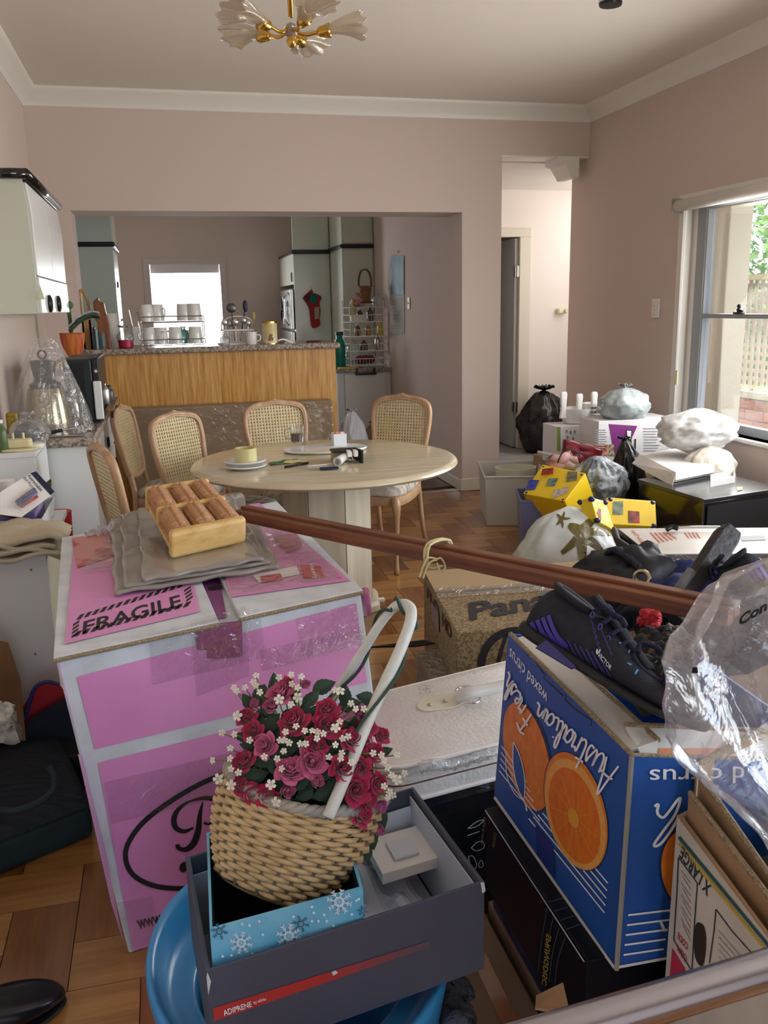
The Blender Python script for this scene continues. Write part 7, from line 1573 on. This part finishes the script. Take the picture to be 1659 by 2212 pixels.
for k in range(6): dashes.append(([(1276+k*3, 1340+k*12), (1283+k*4, 1352+k*13)], 2.5)); dashes.append(([(1292+k*5, 1345+k*12), (1298+k*5, 1356+k*12)], 2.5))
for k in range(5): dashes.append(([(1276+k*9, 1420+k*18), (1288+k*9, 1446+k*18)], 3)); dashes.append(([(1300+k*9, 1440+k*16), (1310+k*9, 1462+k*16)], 2.5))
dec('purple_dashes', s1, up1, dashes, mat('purple dash print', '3f3a86', .6))
dec('blue_lace_marks', s1, up1, [([(1338, 1388), (1350, 1394)], 4), ([(1358, 1410), (1362, 1400)], 4), ([(1372, 1456), (1378, 1446)], 4), ([(1356, 1432), (1364, 1436)], 3)], mat('bright blue print', '3fa0d8', .5))
q_ = [(1290, 1416), (1318, 1448), (1322, 1440), (1295, 1408)]; vs, fs = textmesh('VICTOR', .01, 0)
def bil(q, a, b): return tuple((q[0][i]*(1-a)+q[1][i]*a)*(1-b)+(q[3][i]*(1-a)+q[2][i]*a)*b for i in (0, 1))
mm = M(); mm.add(project(up1, [bil(q_, a, b) for a, b in vs], .004), fs); mm.build('side_lettering', inkw, s1, fixn=False)
mm = M(); mm.add(project(up1, [(1289, 1401), (1292, 1405), (1289, 1412), (1296, 1402), (1298, 1404), (1290, 1414), (1287, 1410)], .004), [(0, 1, 2, 3, 4, 5, 6)]); mm.build('side_emblem', inkw, s1, fixn=False)
M().hexa([f1(*p) for p in ((.16, -.128, .012), (.38, -.122, .010), (.40, -.124, .035), (.20, -.130, .075), (.16, -.118, .012), (.38, -.112, .010), (.40, -.114, .035), (.20, -.120, .075))]).build('indigo_shank_plate', purd, s1, bevel=.004)
lc_ = [Dp(u, v, d) for u, v, d in ((1290, 1300, 1.42), (1312, 1318, 1.40), (1328, 1330, 1.39), (1342, 1338, 1.39), (1350, 1352, 1.38))]
M().tube(sp3(lc_), .0052, 6).build('loose_lace', lacem, s1, smooth=True)
M().tube(sp3([Dp(u, v, d) for u, v, d in ((1368, 1420, 1.37), (1390, 1450, 1.36), (1430, 1470, 1.36), (1440, 1430, 1.37), (1420, 1400, 1.38), (1385, 1390, 1.38), (1378, 1410, 1.37))]), .0042, 6).build('loose_lace', lacem, s1, smooth=True)
# second shoe: behind, heel up to the right
h2, t2 = Dp(1672, 1262, 1.98), Dp(1478, 1332, 2.16)
s2, up2, f2 = shoe('black_sports_shoe', 'second black and purple sports shoe, behind the battens at the right edge', h2, t2, (Up*.86-Rt*.35-Fw*.25), -1)
for k in range(4): dec('heel_band', s2, up2, [([(1604+k*10, 1226-k*5), (1618+k*10, 1244-k*4), (1634+k*8, 1272-k*8)], 7)], purp, .004)
# ---------------- inside the carton
def sheetD(name, px, d0, m_, label, cat, th=.01, wav=.02, seed=0, parent=None, nu=22):
    q = [Dp(u, v, d0[i] if isinstance(d0, tuple) else d0) for i, (u, v) in enumerate(px)]
    n = (q[1]-q[0]).cross(q[3]-q[0]).normalized()
    return M().grid(lambda a, b: (q[0]*(1-a)+q[1]*a)*(1-b)+(q[3]*(1-a)+q[2]*a)*b+n*wav*noise.noise(V(a*3.3, b*3.3, seed))+n*wav*.4*noise.noise(V(a*9, b*9, seed+3)), nu, nu).build(name, m_, parent, label=label, cat=cat, solid=th, smooth=True)
sheetD('patterned_pouch', [(1385, 1425), (1478, 1440), (1450, 1370), (1382, 1372)], (1.50, 1.48, 1.56, 1.58), mat('floral dark fabric', '17181c', .8, col2='5d4a36', nscale=60, contrast=(.55, .62)), 'dark pouch with small gold and red pattern inside the citrus carton', 'pouch', .03, .02, 2)
sheetD('brown_wallet', [(1420, 1400), (1492, 1440), (1500, 1390), (1440, 1350)], (1.56, 1.52, 1.58, 1.64), mat('dark brown leather', '3a2724', .5), 'dark brown leather wallet between the pouch and the clear bag', 'wallet', .02, .01, 3)
sheetD('cloth_label_strip', [(1462, 1352), (1508, 1392), (1500, 1402), (1458, 1362)], 1.60, mat('beige tape', 'c4ad92', .7), 'beige printed fabric strip below the batten end', 'strip', .003, .004, 4)
sheetD('red_pouch', [(1381, 1352), (1415, 1358), (1422, 1325), (1392, 1322)], 1.62, red, 'small red pouch under the wooden battens by the hook', 'pouch', .02, .01, 5)
ky = thing('key_ring', 'steel key ring on dark cloth inside the citrus carton', 'key ring', Dp(1445, 1440, 1.42))
for k in range(2): c = Dp(1438+k*5, 1436+k*3, 1.42); M().tube([c+Rt*.016*math.cos(a)+Up*.009*math.sin(a) for a in [2*PI*q/20 for q in range(20)]], .0012, 5, closed=True).build('ring', chrome, ky)
sheetD('dark_sock', [(1390, 1500), (1500, 1520), (1490, 1430), (1385, 1440)], (1.36, 1.34, 1.46, 1.48), mat('coal cloth', '17181d', .9, bump=.4, bscale=30), 'coal grey cloth heaped beside the shoe laces in the citrus carton', 'cloth', .03, .03, 6)
M().sphere(Dp(1458, 1462, 1.40), .026, 16, 10, (1.2, .8, .6)).build('dark_pebble_case', mat('dark olive plastic', '3b3d38', .35), label='smooth dark olive oval case next to the key ring', cat='case', smooth=True)
# ---------------- pile behind: supports, reading set, folder, clothes
zr_ = .50
rq = [Zp(1405, 1198, zr_), Zp(1700, 1196, zr_), Zp(1720, 1141, zr_), Zp(1335, 1143, zr_)]
rs_ = thing('boxed_reading_set', 'film wrapped boxed set with a pale printed top and dark spine', 'box', V(rq[0].x+.2, rq[0].y+.1, .42))
M().hexa([p-V(0, 0, .075) for p in rq]+[p-V(0, 0, .0) for p in rq]).build('spine_body', mat('taupe spine', '5a504c', .5), rs_, bevel=.003)
M().hexa([p+V(0, 0, .0) for p in rq]+[p+V(0, 0, .003) for p in rq]).build('printed_cover', mat('pale cover', 'cfc6bb', .35, col2='d9d3cb', nscale=6), rs_)
PR = Pl(rq[0]+V(0, 0, .004), rq[1]+V(0, 0, .004), rq[3]+V(0, 0, .004)); rdp = mat('coral ink', 'cc6f5a', .6)
mm = M(); txt(mm, 'Reading Time', PR.quad([(1387, 1178), (1360, 1146), (1372, 1145), (1399, 1178)], .001), .02); mm.build('cover_lettering', rdp, rs_)
mm = M()
for k in range(5): PR.poly(mm, [(1404+k*9, 1150), (1408+k*9, 1150), (1428+k*9, 1172-k*2), (1424+k*9, 1172-k*2)], .001)
for k in range(4): PR.poly(mm, [(1478+k*8, 1150), (1481+k*8, 1150), (1490+k*8, 1162), (1487+k*8, 1162)], .001)
mm.build('cover_text_lines', rdp, rs_); mm = M(); PR.poly(mm, [(1598, 1158), (1650, 1156), (1655, 1166), (1603, 1168)], .001); mm.build('cover_picture', grey, rs_)
PRf = Pl(rq[0], rq[1], rq[0]-V(0, 0, 1)); mm = M(); txt(mm, 'eading', PRf.quad([(1556, 1225), (1610, 1224), (1610, 1206), (1556, 1207)], .003), .0); txt(mm, 'T', PRf.quad([(1612, 1224), (1628, 1224), (1628, 1203), (1612, 1203)], .003), .03); txt(mm, 'ime', PRf.quad([(1630, 1224), (1662, 1224), (1662, 1206), (1630, 1206)], .003), 0); mm.build('spine_lettering', mat('sage ink', '8fa89a', .6), rs_)
w_ = M(); w_.hexa([p-V(0, 0, .077)+(p-(rq[0]+rq[2])/2).normalized()*.004 for p in rq]+[p-V(0, 0, .001) for p in rq]); w_.build('shrink_wrap', tape_clear, rs_)
bkx = thing('black_zip_folder', 'black folder with a dark brown spine left of the boxed reading set', 'folder', Zp(1370, 1200, .42))
fq_ = [Zp(1330, 1146, .50), Zp(1336, 1178, .47), Zp(1398, 1214, .47), Zp(1403, 1200, .505)]
mm = M(); mm.tube([Zp(1328, 1146, .50), Zp(1334, 1168, .49), Zp(1400, 1212, .48), Zp(1404, 1232, .45)], .014, 8); mm.build('spine', mat('dark brown binding', '2d2422', .6), bkx, smooth=True)
M().hexa([fq_[0]-V(0, 0, .05), fq_[1]-V(0, 0, .05), fq_[2]-V(0, 0, .05), fq_[3]-V(0, 0, .05)]+fq_).build('cover', blackm, bkx, bevel=.006)
M().tube(sp3([Zp(1445, 1142, .515), Zp(1480, 1139, .52), Zp(1560, 1139, .52)]), .006, 6).build('silver_bar', chrome, label='thin silver bar lying along the far edge of the reading set', cat='bar', smooth=True)
M().tube(sp3([Zp(1440, 1144, .515), Zp(1452, 1138, .525), Zp(1465, 1142, .52)]), .012, 6).build('black_clip', black, label='small black clip at the far edge of the reading set', cat='clip', smooth=True)
# storage under the pile
M().b2((1.74, 2.35, 0), (2.6, 3.02, .42)).build('dark_storage_crate', mat('charcoal crate', '2b2d33', .7), label='dark crate carrying the boxed reading set, mostly buried by clothes', cat='crate', bevel=.01)
cl_ = mat('black nylon', '13151c', .55, col2='1c1f2b', nscale=7, bump=.6, bscale=14)
M().sphere(Dp(1365, 1262, 2.30), .13, 26, 18, (1.1, .9, .75), lambda d: 1+.28*noise.noise(d*2.6)+.10*noise.noise(d*7)).build('black_nylon_bag', cl_, label='crumpled black nylon bag in front of the black folder', cat='bag', smooth=True)
M().tube(sp3([Dp(1318, 1200, 2.28), Dp(1330, 1188, 2.26), Dp(1355, 1200, 2.24), Dp(1385, 1225, 2.22), Dp(1388, 1240, 2.22)]), .022, 8, flat=.45).build('webbing_strap', mat('dark webbing', '20222b', .8, bump=.6, bscale=150), label='dark lettered webbing strap curling over the black nylon bag', cat='strap', smooth=True)
sheetD('blue_fabric', [(1400, 1300), (1560, 1290), (1600, 1236), (1400, 1236)], (2.05, 1.98, 2.25, 2.3), mat('royal navy fabric', '1c2d66', .8, bump=.4, bscale=20), 'royal blue fabric under the front edge of the boxed set', 'fabric', .03, .03, 8)
sheetD('navy_cloth', [(1300, 1330), (1460, 1400), (1480, 1290), (1310, 1270)], (2.1, 2.0, 2.2, 2.25), mat('ink navy cloth', '141723', .9, bump=.4, bscale=25), 'dark navy cloth below the wooden battens', 'cloth', .04, .04, 9)
M().b2((.98, 1.56, 0), (1.9, 2.28, .44)).build('buried_carton', kraftd, label='brown carton buried below the dark clothes between battens and citrus carton', cat='carton', bevel=.01)
sheetD('black_jacket', [(1440, 1480), (1659, 1420), (1680, 1290), (1440, 1330)], (2.0, 1.95, 2.2, 2.25), mat('black jacket cloth', '121419', .9, bump=.5, bscale=25), 'black jacket fabric filling the space below the battens end', 'jacket', .04, .05, 10)
# hook
hk = thing('brass_hanger_hook', 'pale brass coat hanger hook beside the black strap', 'hook', Dp(1420, 1262, 2.1))
hp2 = [(1383, 1262), (1372, 1252), (1373, 1240), (1384, 1234), (1397, 1238), (1403, 1250), (1400, 1260), (1412, 1266), (1430, 1274), (1444, 1284)]
M().tube(sp3([Dp(u, v, 2.06-.002*i) for i, (u, v) in enumerate(hp2)]), .005, 8).build('hook_wire', mat('pale brass', 'b9b08a', .25, 1), hk, smooth=True)
# black bar
a, b = Dp(1478, 1300, 2.0), Dp(1578, 1145, 2.12); axb = (b-a).normalized(); sdb = axb.cross(Fw).normalized(); nb_ = sdb.cross(axb)
br_ = thing('black_wooden_bar', 'thick black wooden bar sticking up diagonally with chipped square end', 'bar', a)
mm = M(); mm.loft([[a+sdb*x*w+nb_*y+axb*t for x, y in ((-.024, -.02), (.024, -.02), (.028, .0), (.024, .02), (-.024, .02), (-.028, .0))] for t, w in ((-.05, 1), (.05, 1), ((b-a).length*.9, 1.0), ((b-a).length, .75))]); mm.build('bar_body', mat('black stained wood', '1f1b1a', .5, col2='2c2724', nscale=30, bump=.3, bscale=50), br_, bevel=.004)
M().tube([Dp(1455, 1288, 1.98), Dp(1495, 1232, 2.0)], .011, 8).build('grey_grip', mat('grey rubber', '6e6e73', .5), label='slim grey handle lying along the black wooden bar', cat='handle', smooth=True)
# ---------------- XLARGE carton at right
x1 = Yp(1462, 1762, .97); xb = Yp(1437, 2108, .97); xb = V(x1.x-.006, .97, xb.z)
x2 = Zp(1675, 2045, x1.z); x2b = V(x2.x-.004, x2.y-.0, xb.z); wdt = V(.27, .10, 0)
xc = thing('printed_kraft_carton', 'white printed kraft carton with open flaps at the right foreground', 'carton', V(x1.x+.1, .85, xb.z-.1))
mm = M(); shell(mm, [V(p.x, p.y, xb.z-.12) for p in (x1, x2, x2+wdt, x1+wdt)], [x1, x2, x2+wdt, x1+wdt], .006); mm.build('carton_shell', kraft, xc)
PX = Pl(x1, x2, xb); xw = mat('white printed kraft', 'cdc9bf', .7, col2='c2beb2', nscale=9)
pr('white_print_face', PX, [(1463, 1764), (1700, 2080), (1690, 2400), (1425, 2240), (1437, 2108)], xw, xc, .001)
mm = M(); PX.ribbon(mm, [(1466, 1808), (1700, 2092)], 7, .002); mm.build('green_line', mat('bottle green ink', '2c5a50', .6), xc); mm = M(); PX.ribbon(mm, [(1465, 1820), (1698, 2106)], 6, .002); mm.build('yellow_line', mat('mustard ink', 'c4a93c', .6), xc)
mm = M(); txt(mm, 'X LARGE', PX.quad([(1537, 1914), (1474, 1826), (1466, 1850), (1528, 1938)], .002), .02, 0); mm.build('size_lettering', mat('dark green ink', '2c3a3a', .6), xc)
mm = M()
for q in ([(1465, 1852), (1506, 1908), (1500, 1990), (1494, 2100)], [(1465, 1852), (1462, 1925), (1455, 2030), (1492, 2095)], [(1546, 1964), (1542, 2010), (1532, 2080)], [(1546, 1964), (1580, 2010), (1640, 2078)]): PX.ribbon(mm, q, 2.2, .002)
mm.build('panel_outlines', MC['dark green ink'], xc); mm = M(); txt(mm, 'CON', PX.quad([(1484, 2066), (1464, 2040), (1462, 2054), (1482, 2082)], .002), .02); txt(mm, 'CODE', PX.quad([(1486, 2040), (1464, 2012), (1462, 2026), (1484, 2054)], .002), .02); mm.build('code_lettering', mat('crimson ink', 'b8304c', .6), xc)
pr('crimson_patch', PX, [(1452, 2048), (1480, 2094), (1478, 2112), (1446, 2112)], MC['crimson ink'], xc, .002); pr('hand_hole', PX, smooth_pts([(1508, 1992), (1520, 2000), (1525, 2030), (1522, 2070), (1515, 2088), (1502, 2070), (1498, 2030), (1502, 2000), (1508, 1992)], 3)[:-1], mat('dark hole', '2b261f', .9), xc, .002)
mm = M()
for k in range(10): PX.ribbon(mm, [(1470+(k % 2)*4, 1880+k*13), (1492, 1908+k*14)], 1.2, .002)
for k in range(6): PX.ribbon(mm, [(1552, 2010+k*14), (1600-k*3, 2066+k*10)], 1.2, .002)
mm.build('faint_print_lines', grey, xc, kind='stuff')
dxx = (x2-x1).normalized(); nx_ = V(wdt.x, wdt.y, 0).normalized()
for k, (o_, h0, h1, lb) in enumerate(((.016, .035, .012, 'inner_flap'), (.036, .055, .010, 'second_inner_flap'))):
    a = x1+nx_*o_+dxx*.01; b = x1+nx_*(o_+.01)+dxx*(x2-x1).length*1.0
    M().hexa([a-V(0, 0, .10), b-V(0, 0, .10), b+nx_*.006-V(0, 0, .10), a+nx_*.006-V(0, 0, .10), a+V(0, 0, h0), b+V(0, 0, h1), b+nx_*.006+V(0, 0, h1), a+nx_*.006+V(0, 0, h0)]).build(lb, kraft, xc); M().tube([a+nx_*.003+V(0, 0, h0), b+nx_*.003+V(0, 0, h1)], .0042, 6).build('corrugated_edge', corr, xc)
a = x1+nx_*.04; M().hexa([a-V(0, 0, .12), a+nx_*.20-V(0, 0, .12), a+nx_*.20+dxx*-.006-V(0, 0, .12), a+dxx*-.006-V(0, 0, .12), a+V(0, 0, .062), a+nx_*.20+V(0, 0, .075), a+nx_*.20-dxx*.006+V(0, 0, .075), a-dxx*.006+V(0, 0, .062)]).build('far_flap', kraft, xc)
M().tube([a-dxx*.003+V(0, 0, .062), a+nx_*.20-dxx*.003+V(0, 0, .075)], .0042, 6).build('corrugated_edge', corr, xc)
M().b2((x1.x+.09, .72, .58), (x1.x+.26, .93, .70)).build('dark_carton_contents', mat('contents dark', '25262c', .8), label='dark wrapped contents inside the white printed kraft carton', cat='bundle', bevel=.02)
# ---------------- clear bag right
cbf = film('foggy clear poly', body=.12, bodycol='c9ccd6', gloss=.07, rough=.18, bump=.8, bscale=9)
qb = [Dp(1490, 1540, 1.16), Dp(1750, 1600, 1.05), Dp(1750, 1240, 1.35), Dp(1500, 1400, 1.34)]
cp0 = Dp(1706, 1512, 1.22)
def cbag(a, b):
    th = 2*PI*a; t = b
    prof = [(0, .02), (.12, .11), (.35, .165), (.6, .155), (.85, .11), (1, .06)]
    for (t0, r0), (t1, r1) in zip(prof, prof[1:]):
        if t0 <= t <= t1: r = r0+(r1-r0)*(t-t0)/(t1-t0)
    c = cp0+Up*(.19-.42*t)+Rt*(.03+.05*t-.06*math.sin(PI*t)); n_ = noise.noise(V(math.cos(th)*1.6, math.sin(th)*1.6, t*4))
    r *= .80; r *= 1+.16*math.sin(6*th+t*6+3*n_)*(.35+t*.6)+.35*n_+.10*noise.noise(V(math.cos(th)*5, math.sin(th)*5, t*12))
    return c+Rt*math.cos(th)*r*1.05+(Fw*.9+Up*.25)*math.sin(th)*r*.75
cbo = M().grid(cbag, 84, 40).build('clear_poly_bag', cbf, label='large crinkled clear plastic bag at the right edge over the cartons', cat='bag', smooth=True)
for (cx_, cy_, r) in ((1501, 1447, 8),):
    dec('punched_hole', cbo, cbo, [([(cx_-6, cy_), (cx_, cy_+1), (cx_+6, cy_)], 13)], blackm, .003)
q_ = [(1598, 1352), (1660, 1316), (1654, 1296), (1594, 1332)]
vs, fs = textmesh('Con', .04, .3); mm = M(); mm.add(project(cbo, [bil(q_, a, b) for a, b in vs], .003), fs); mm.build('marker_writing', ink, cbo, fixn=False)
# ---------------- black upright box under orange carton
kz = oAb.z-.004
kq = [Zp(1268, 2076, kz), Zp(1048, 1746, kz)]; kq += [kq[1]+V(.16, .02, 0), kq[0]+V(.16, .0, 0)]
kb = thing('black_printed_box', 'long black printed box with thin blue lines under the citrus carton', 'box', V(kq[0].x+.07, 1.2, kz-.17))
kbm = mat('glossy black card', '0b0e16', .45, spec=.2)
boxq([kq[0], kq[3], kq[2], kq[1]], kz-.17).build('box_body', kbm, kb, bevel=.003)
PK = Pl(kq[0], kq[1], kq[0]-V(0, 0, 1)); PKt = Pl(kq[0]+V(0, 0, .001), kq[1]+V(0, 0, .001), kq[2]+V(0, 0, .001))
mm = M(); PK.ribbon(mm, [(1262, 2078), (1048, 1750)], 2.6, .0012); mm.build('worn_white_edge', cardw, kb)
lb_ = mat('thin blue ink', '2f6c94', .6); mm = M()
for k in range(4): PK.ribbon(mm, smooth_pts([(1182+k*13, 1960+k*22), (1172+k*11, 2020+k*18), (1162+k*12, 2100+k*10)], 4), 1.2, .0014)
for k in range(4): PKt.ribbon(mm, [(1186+k*12, 1948+k*20), (1216+k*12, 1940+k*19)], 1.2, .001)
mm.build('thin_blue_lines', lb_, kb); mm = M(); txt(mm, 'SPRINGDISC', PK.quad([(1191, 2022), (1180, 2130), (1170, 2126), (1180, 2016)], .002), .01); mm.build('yellow_lettering', mat('yellow ink', 'b5a83a', .6), kb)
mm = M(); txt(mm, 'COLOR', PK.quad([(1073, 1800), (1068, 1834), (1063, 1830), (1067, 1797)], .002)); txt(mm, 'MADE IN HONG', PK.quad([(1050, 1768), (1042, 1826), (1038, 1824), (1045, 1764)], .002)); mm.build('small_yellow_lettering', mat('dim yellow ink', '8a8038', .6), kb)
# supports below
z2 = kz-.17
M().hexa([V(.60, .88, z2-.13), V(1.10, .80, z2-.13), V(1.2, 1.50, z2-.13), V(.60, 1.55, z2-.13), V(.60, .93, z2-.002), V(1.10, .86, z2-.002), V(1.2, 1.50, z2-.002), V(.60, 1.55, z2-.002)]).build('navy_patterned_box', mat('navy pattern', '131b34', .6, col2='22304e', nscale=18), label='navy patterned box under the black printed box', cat='box', bevel=.005)
nf = [Dp(1156, 2176, 1.40), Dp(1232, 2190, 1.36), Dp(1216, 2122, 1.42), Dp(1158, 2150, 1.44)]
M().prism(nf, V(0, 0, -.004)).build('kraft_flap', kraft, label='torn kraft flap beside the navy box near the chrome rail', cat='cardboard')
M().b2((.60, .84, 0), (1.2, 1.58, z2-.135)).build('floor_carton', kraftd, label='brown carton on the floor carrying the navy patterned box', cat='carton', bevel=.006)
fq2 = [V(.44, .95, .17), V(.585, .92, .17), V(.585, 1.62, .17), V(.49, 1.66, .17)]
fc_ = thing('taped_brown_carton', 'brown carton with packing tape on the floor right of the blue seat', 'carton', V(.52, 1.25, 0))
boxq(fq2, 0).build('carton_body', kraftd, fc_, bevel=.005); mm = M(); mm.hexa([V(.50, .95, .171), V(.535, .95, .171), V(.545, 1.62, .171), V(.515, 1.62, .171), V(.50, .95, .173), V(.535, .95, .173), V(.545, 1.62, .173), V(.515, 1.62, .173)]); mm.build('packing_tape', mat('brown tape', '8b5a3c', .25, coat=.4), fc_)
sheetD('grey_blanket', [(930, 2230), (1010, 2230), (1000, 2140), (950, 2130)], (1.62, 1.6, 1.75, 1.75), mat('grey knit', '4a4e58', .95, bump=.8, bscale=120), 'grey textured cloth on the floor between blue seat and brown carton', 'cloth', .04, .03, 14)
# big orange carton is supported on the black box; a filler keeps it level
M().b2((kq[3].x+.02, 1.02, z2), (oR.x-.02, 1.48, kz-.002)).build('inner_support_box', kraftd, label='brown box beside the black printed box, both carrying the citrus carton', cat='box', bevel=.004)
# ---------------- chrome rail
r1, r2 = Zp(1150, 2212+36, .80), Zp(1659, 2094, .80); dr = (r2-r1).normalized(); ra, rb_ = r1-dr*.18, r2+dr*.45
rl = thing('chrome_walker_rail', 'thick polished chrome rail crossing the lower right corner', 'rail', V(ra.x, ra.y, 0))
M().tube(sp3([V(ra.x, ra.y, 0), V(ra.x, ra.y, .74), ra+dr*.03+V(0, 0, -.01), ra+dr*.07, ra+dr*.3, rb_-dr*.07, rb_-dr*.03+V(0, 0, -.01), V(rb_.x, rb_.y, .74), V(rb_.x, rb_.y, 0)], 8), .0185, 24).build('tube', mat('polished chrome', 'a9a7ae', .22, 1), rl, smooth=True)
# ================================================================ LEFT FOREGROUND
gm_ = mat('dark green canvas', '16262a', .7, col2='1b2f33', nscale=10, bump=.3, bscale=60); gtop = mat('dark tartan weave', '14161f', .75, col2='1d2a33', nscale=14, nstretch=(1, 6, 1), bump=.4, bscale=60)
ga, gb2 = Zp(-60, 1920, 0), Zp(204, 1808, 0)
gback = V(-.14, .50, 0); gw = thing('dark_green_suitcase', 'soft dark green suitcase lying on the parquet at the left', 'suitcase', (ga+gb2)/2+gback/2)
M().hexa([ga, gb2, gb2+gback, ga+gback]+[p+V(0, 0, .10) for p in (ga, gb2, gb2+gback, ga+gback)]).build('base_shell', gm_, gw, bevel=.02, bseg=3)
def gt(a, b): p = ga*(1-a)+gb2*a+gback*b; e = math.sin(PI*min(1, max(0, a)))**.3*math.sin(PI*b)**.35; return V(p.x, p.y, .10+.06*e*(1+.3*noise.noise(V(a*3, b*3, 1))))
M().grid(gt, 24, 24).build('soft_top', gtop, gw, smooth=True)
M().tube(sp3([Dp(u, v, 2.42) for u, v in ((-10, 1748), (30, 1752), (80, 1735), (112, 1710), (118, 1680), (105, 1655))]), .009, 8).build('carry_handle', gm_, gw, smooth=True)
rt_ = thing('red_navy_tote', 'red and navy tote bag with blue piping between suitcase and white panel', 'bag', V(-.42, 2.95, 0))
rp_ = [(26, 1600), (28, 1560), (60, 1510), (75, 1485), (100, 1474), (128, 1478), (145, 1500), (165, 1600)]
mm = M(); mm.loft([[Yp(u, v, 2.80) for u, v in rp_], [Yp(u, v, 2.95) for u, v in rp_]]); mm.build('red_body', mat('red nylon', 'b0222c', .6, col2='93202a', nscale=5, bump=.3, bscale=20), rt_)
np_ = [(52, 1605), (58, 1560), (90, 1535), (140, 1508), (175, 1500), (185, 1605)]; mm = M(); mm.loft([[Yp(u, v, 2.75) for u, v in np_], [Yp(u, v, 2.79) for u, v in np_]]); mm.build('navy_panel', mat('navy nylon', '131829', .6), rt_)
M().tube(sp3([Yp(u, v, 2.745) for u, v in ((46, 1600), (48, 1570), (62, 1525), (72, 1492), (85, 1478), (105, 1473), (128, 1479))]), .006, 6).build('blue_piping', mat('piping blue', '28306e', .5), rt_, smooth=True)
M().b2((-.74, 2.62, 0), (-.32, 2.98, .12)).build('tote_contents_box', blackm, label='low black box under the red and navy tote', cat='box', bevel=.01)
pb_ = thing('brown_paper_bag', 'brown paper bag standing in front of the white panel at the left', 'bag', V(-.55, 2.86, 0))
mm = M(); mm.loft([[Yp(u, v, 2.72) for u, v in ((-60, 1600), (-60, 1392), (0, 1384), (18, 1388), (45, 1470), (56, 1600))], [Yp(u, v, 2.90) for u, v in ((-60, 1600), (-60, 1392), (0, 1384), (18, 1388), (45, 1470), (56, 1600))]]); mm.build('paper_body', mat('brown kraft paper', '7d5a3c', .8, col2='8d6845', nscale=7, bump=.3, bscale=12), pb_)
sheetD('floral_cushion', [(-60, 1600), (38, 1588), (30, 1530), (-60, 1525)], (2.62, 2.60, 2.68, 2.72), mat('white floral cloth', 'c9c6bb', .9, col2='8f8f88', nscale=16, contrast=(.5, .6)), 'white floral cloth corner on top of the green suitcase', 'cloth', .05, .012, 15)
# black leather shoe
sh0 = Zp(124, 2138, .03); hx = V(-.93, -.36, 0).normalized()
ls_ = thing('black_leather_shoe', 'shiny black leather shoe on the parquet at the lower left', 'shoe', V(sh0.x-.1, sh0.y-.08, 0)); lea = mat('black leather', '0c0e15', .28, col2='11141d', nscale=9, bump=.25, bscale=16, coat=.3); Zu = V(0, 0, 1); ly = Zu.cross(hx)
def lsf(x, y, z): return sh0+V(0, 0, -.03)+hx*x+ly*y+Zu*z
prf = smooth_pts([(-.012, .008, .022), (0, .024, .034), (.03, .040, .046), (.07, .048, .056), (.12, .046, .068), (.17, .040, .085), (.22, .036, .09), (.27, .034, .085), (.29, .02, .07)], 4); prf = [(x*1.15, w*1.2, h*1.25) for x, w, h in prf]
M().loft([[lsf(x, w*math.cos(a), .012+(h-.012)*(.5+.5*math.copysign(abs(math.sin(a))**.8, math.sin(a)))) for a in [2*PI*k/28 for k in range(28)]] for x, w, h in prf]).build('upper', lea, ls_, smooth=True)
M().loft([[lsf(x, (w+.003)*math.cos(a), .007+.007*math.sin(a)) for a in [2*PI*k/28 for k in range(28)]] for x, w, h in prf]).build('sole', black, ls_, smooth=True)
M().b2((-.17, 1.86, 0), (.02, 1.98, .028)).build('flat_dark_case', mat('case black', '16171b', .6), label='flat black case peeping out between pink carton and blue seat', cat='case', bevel=.004)
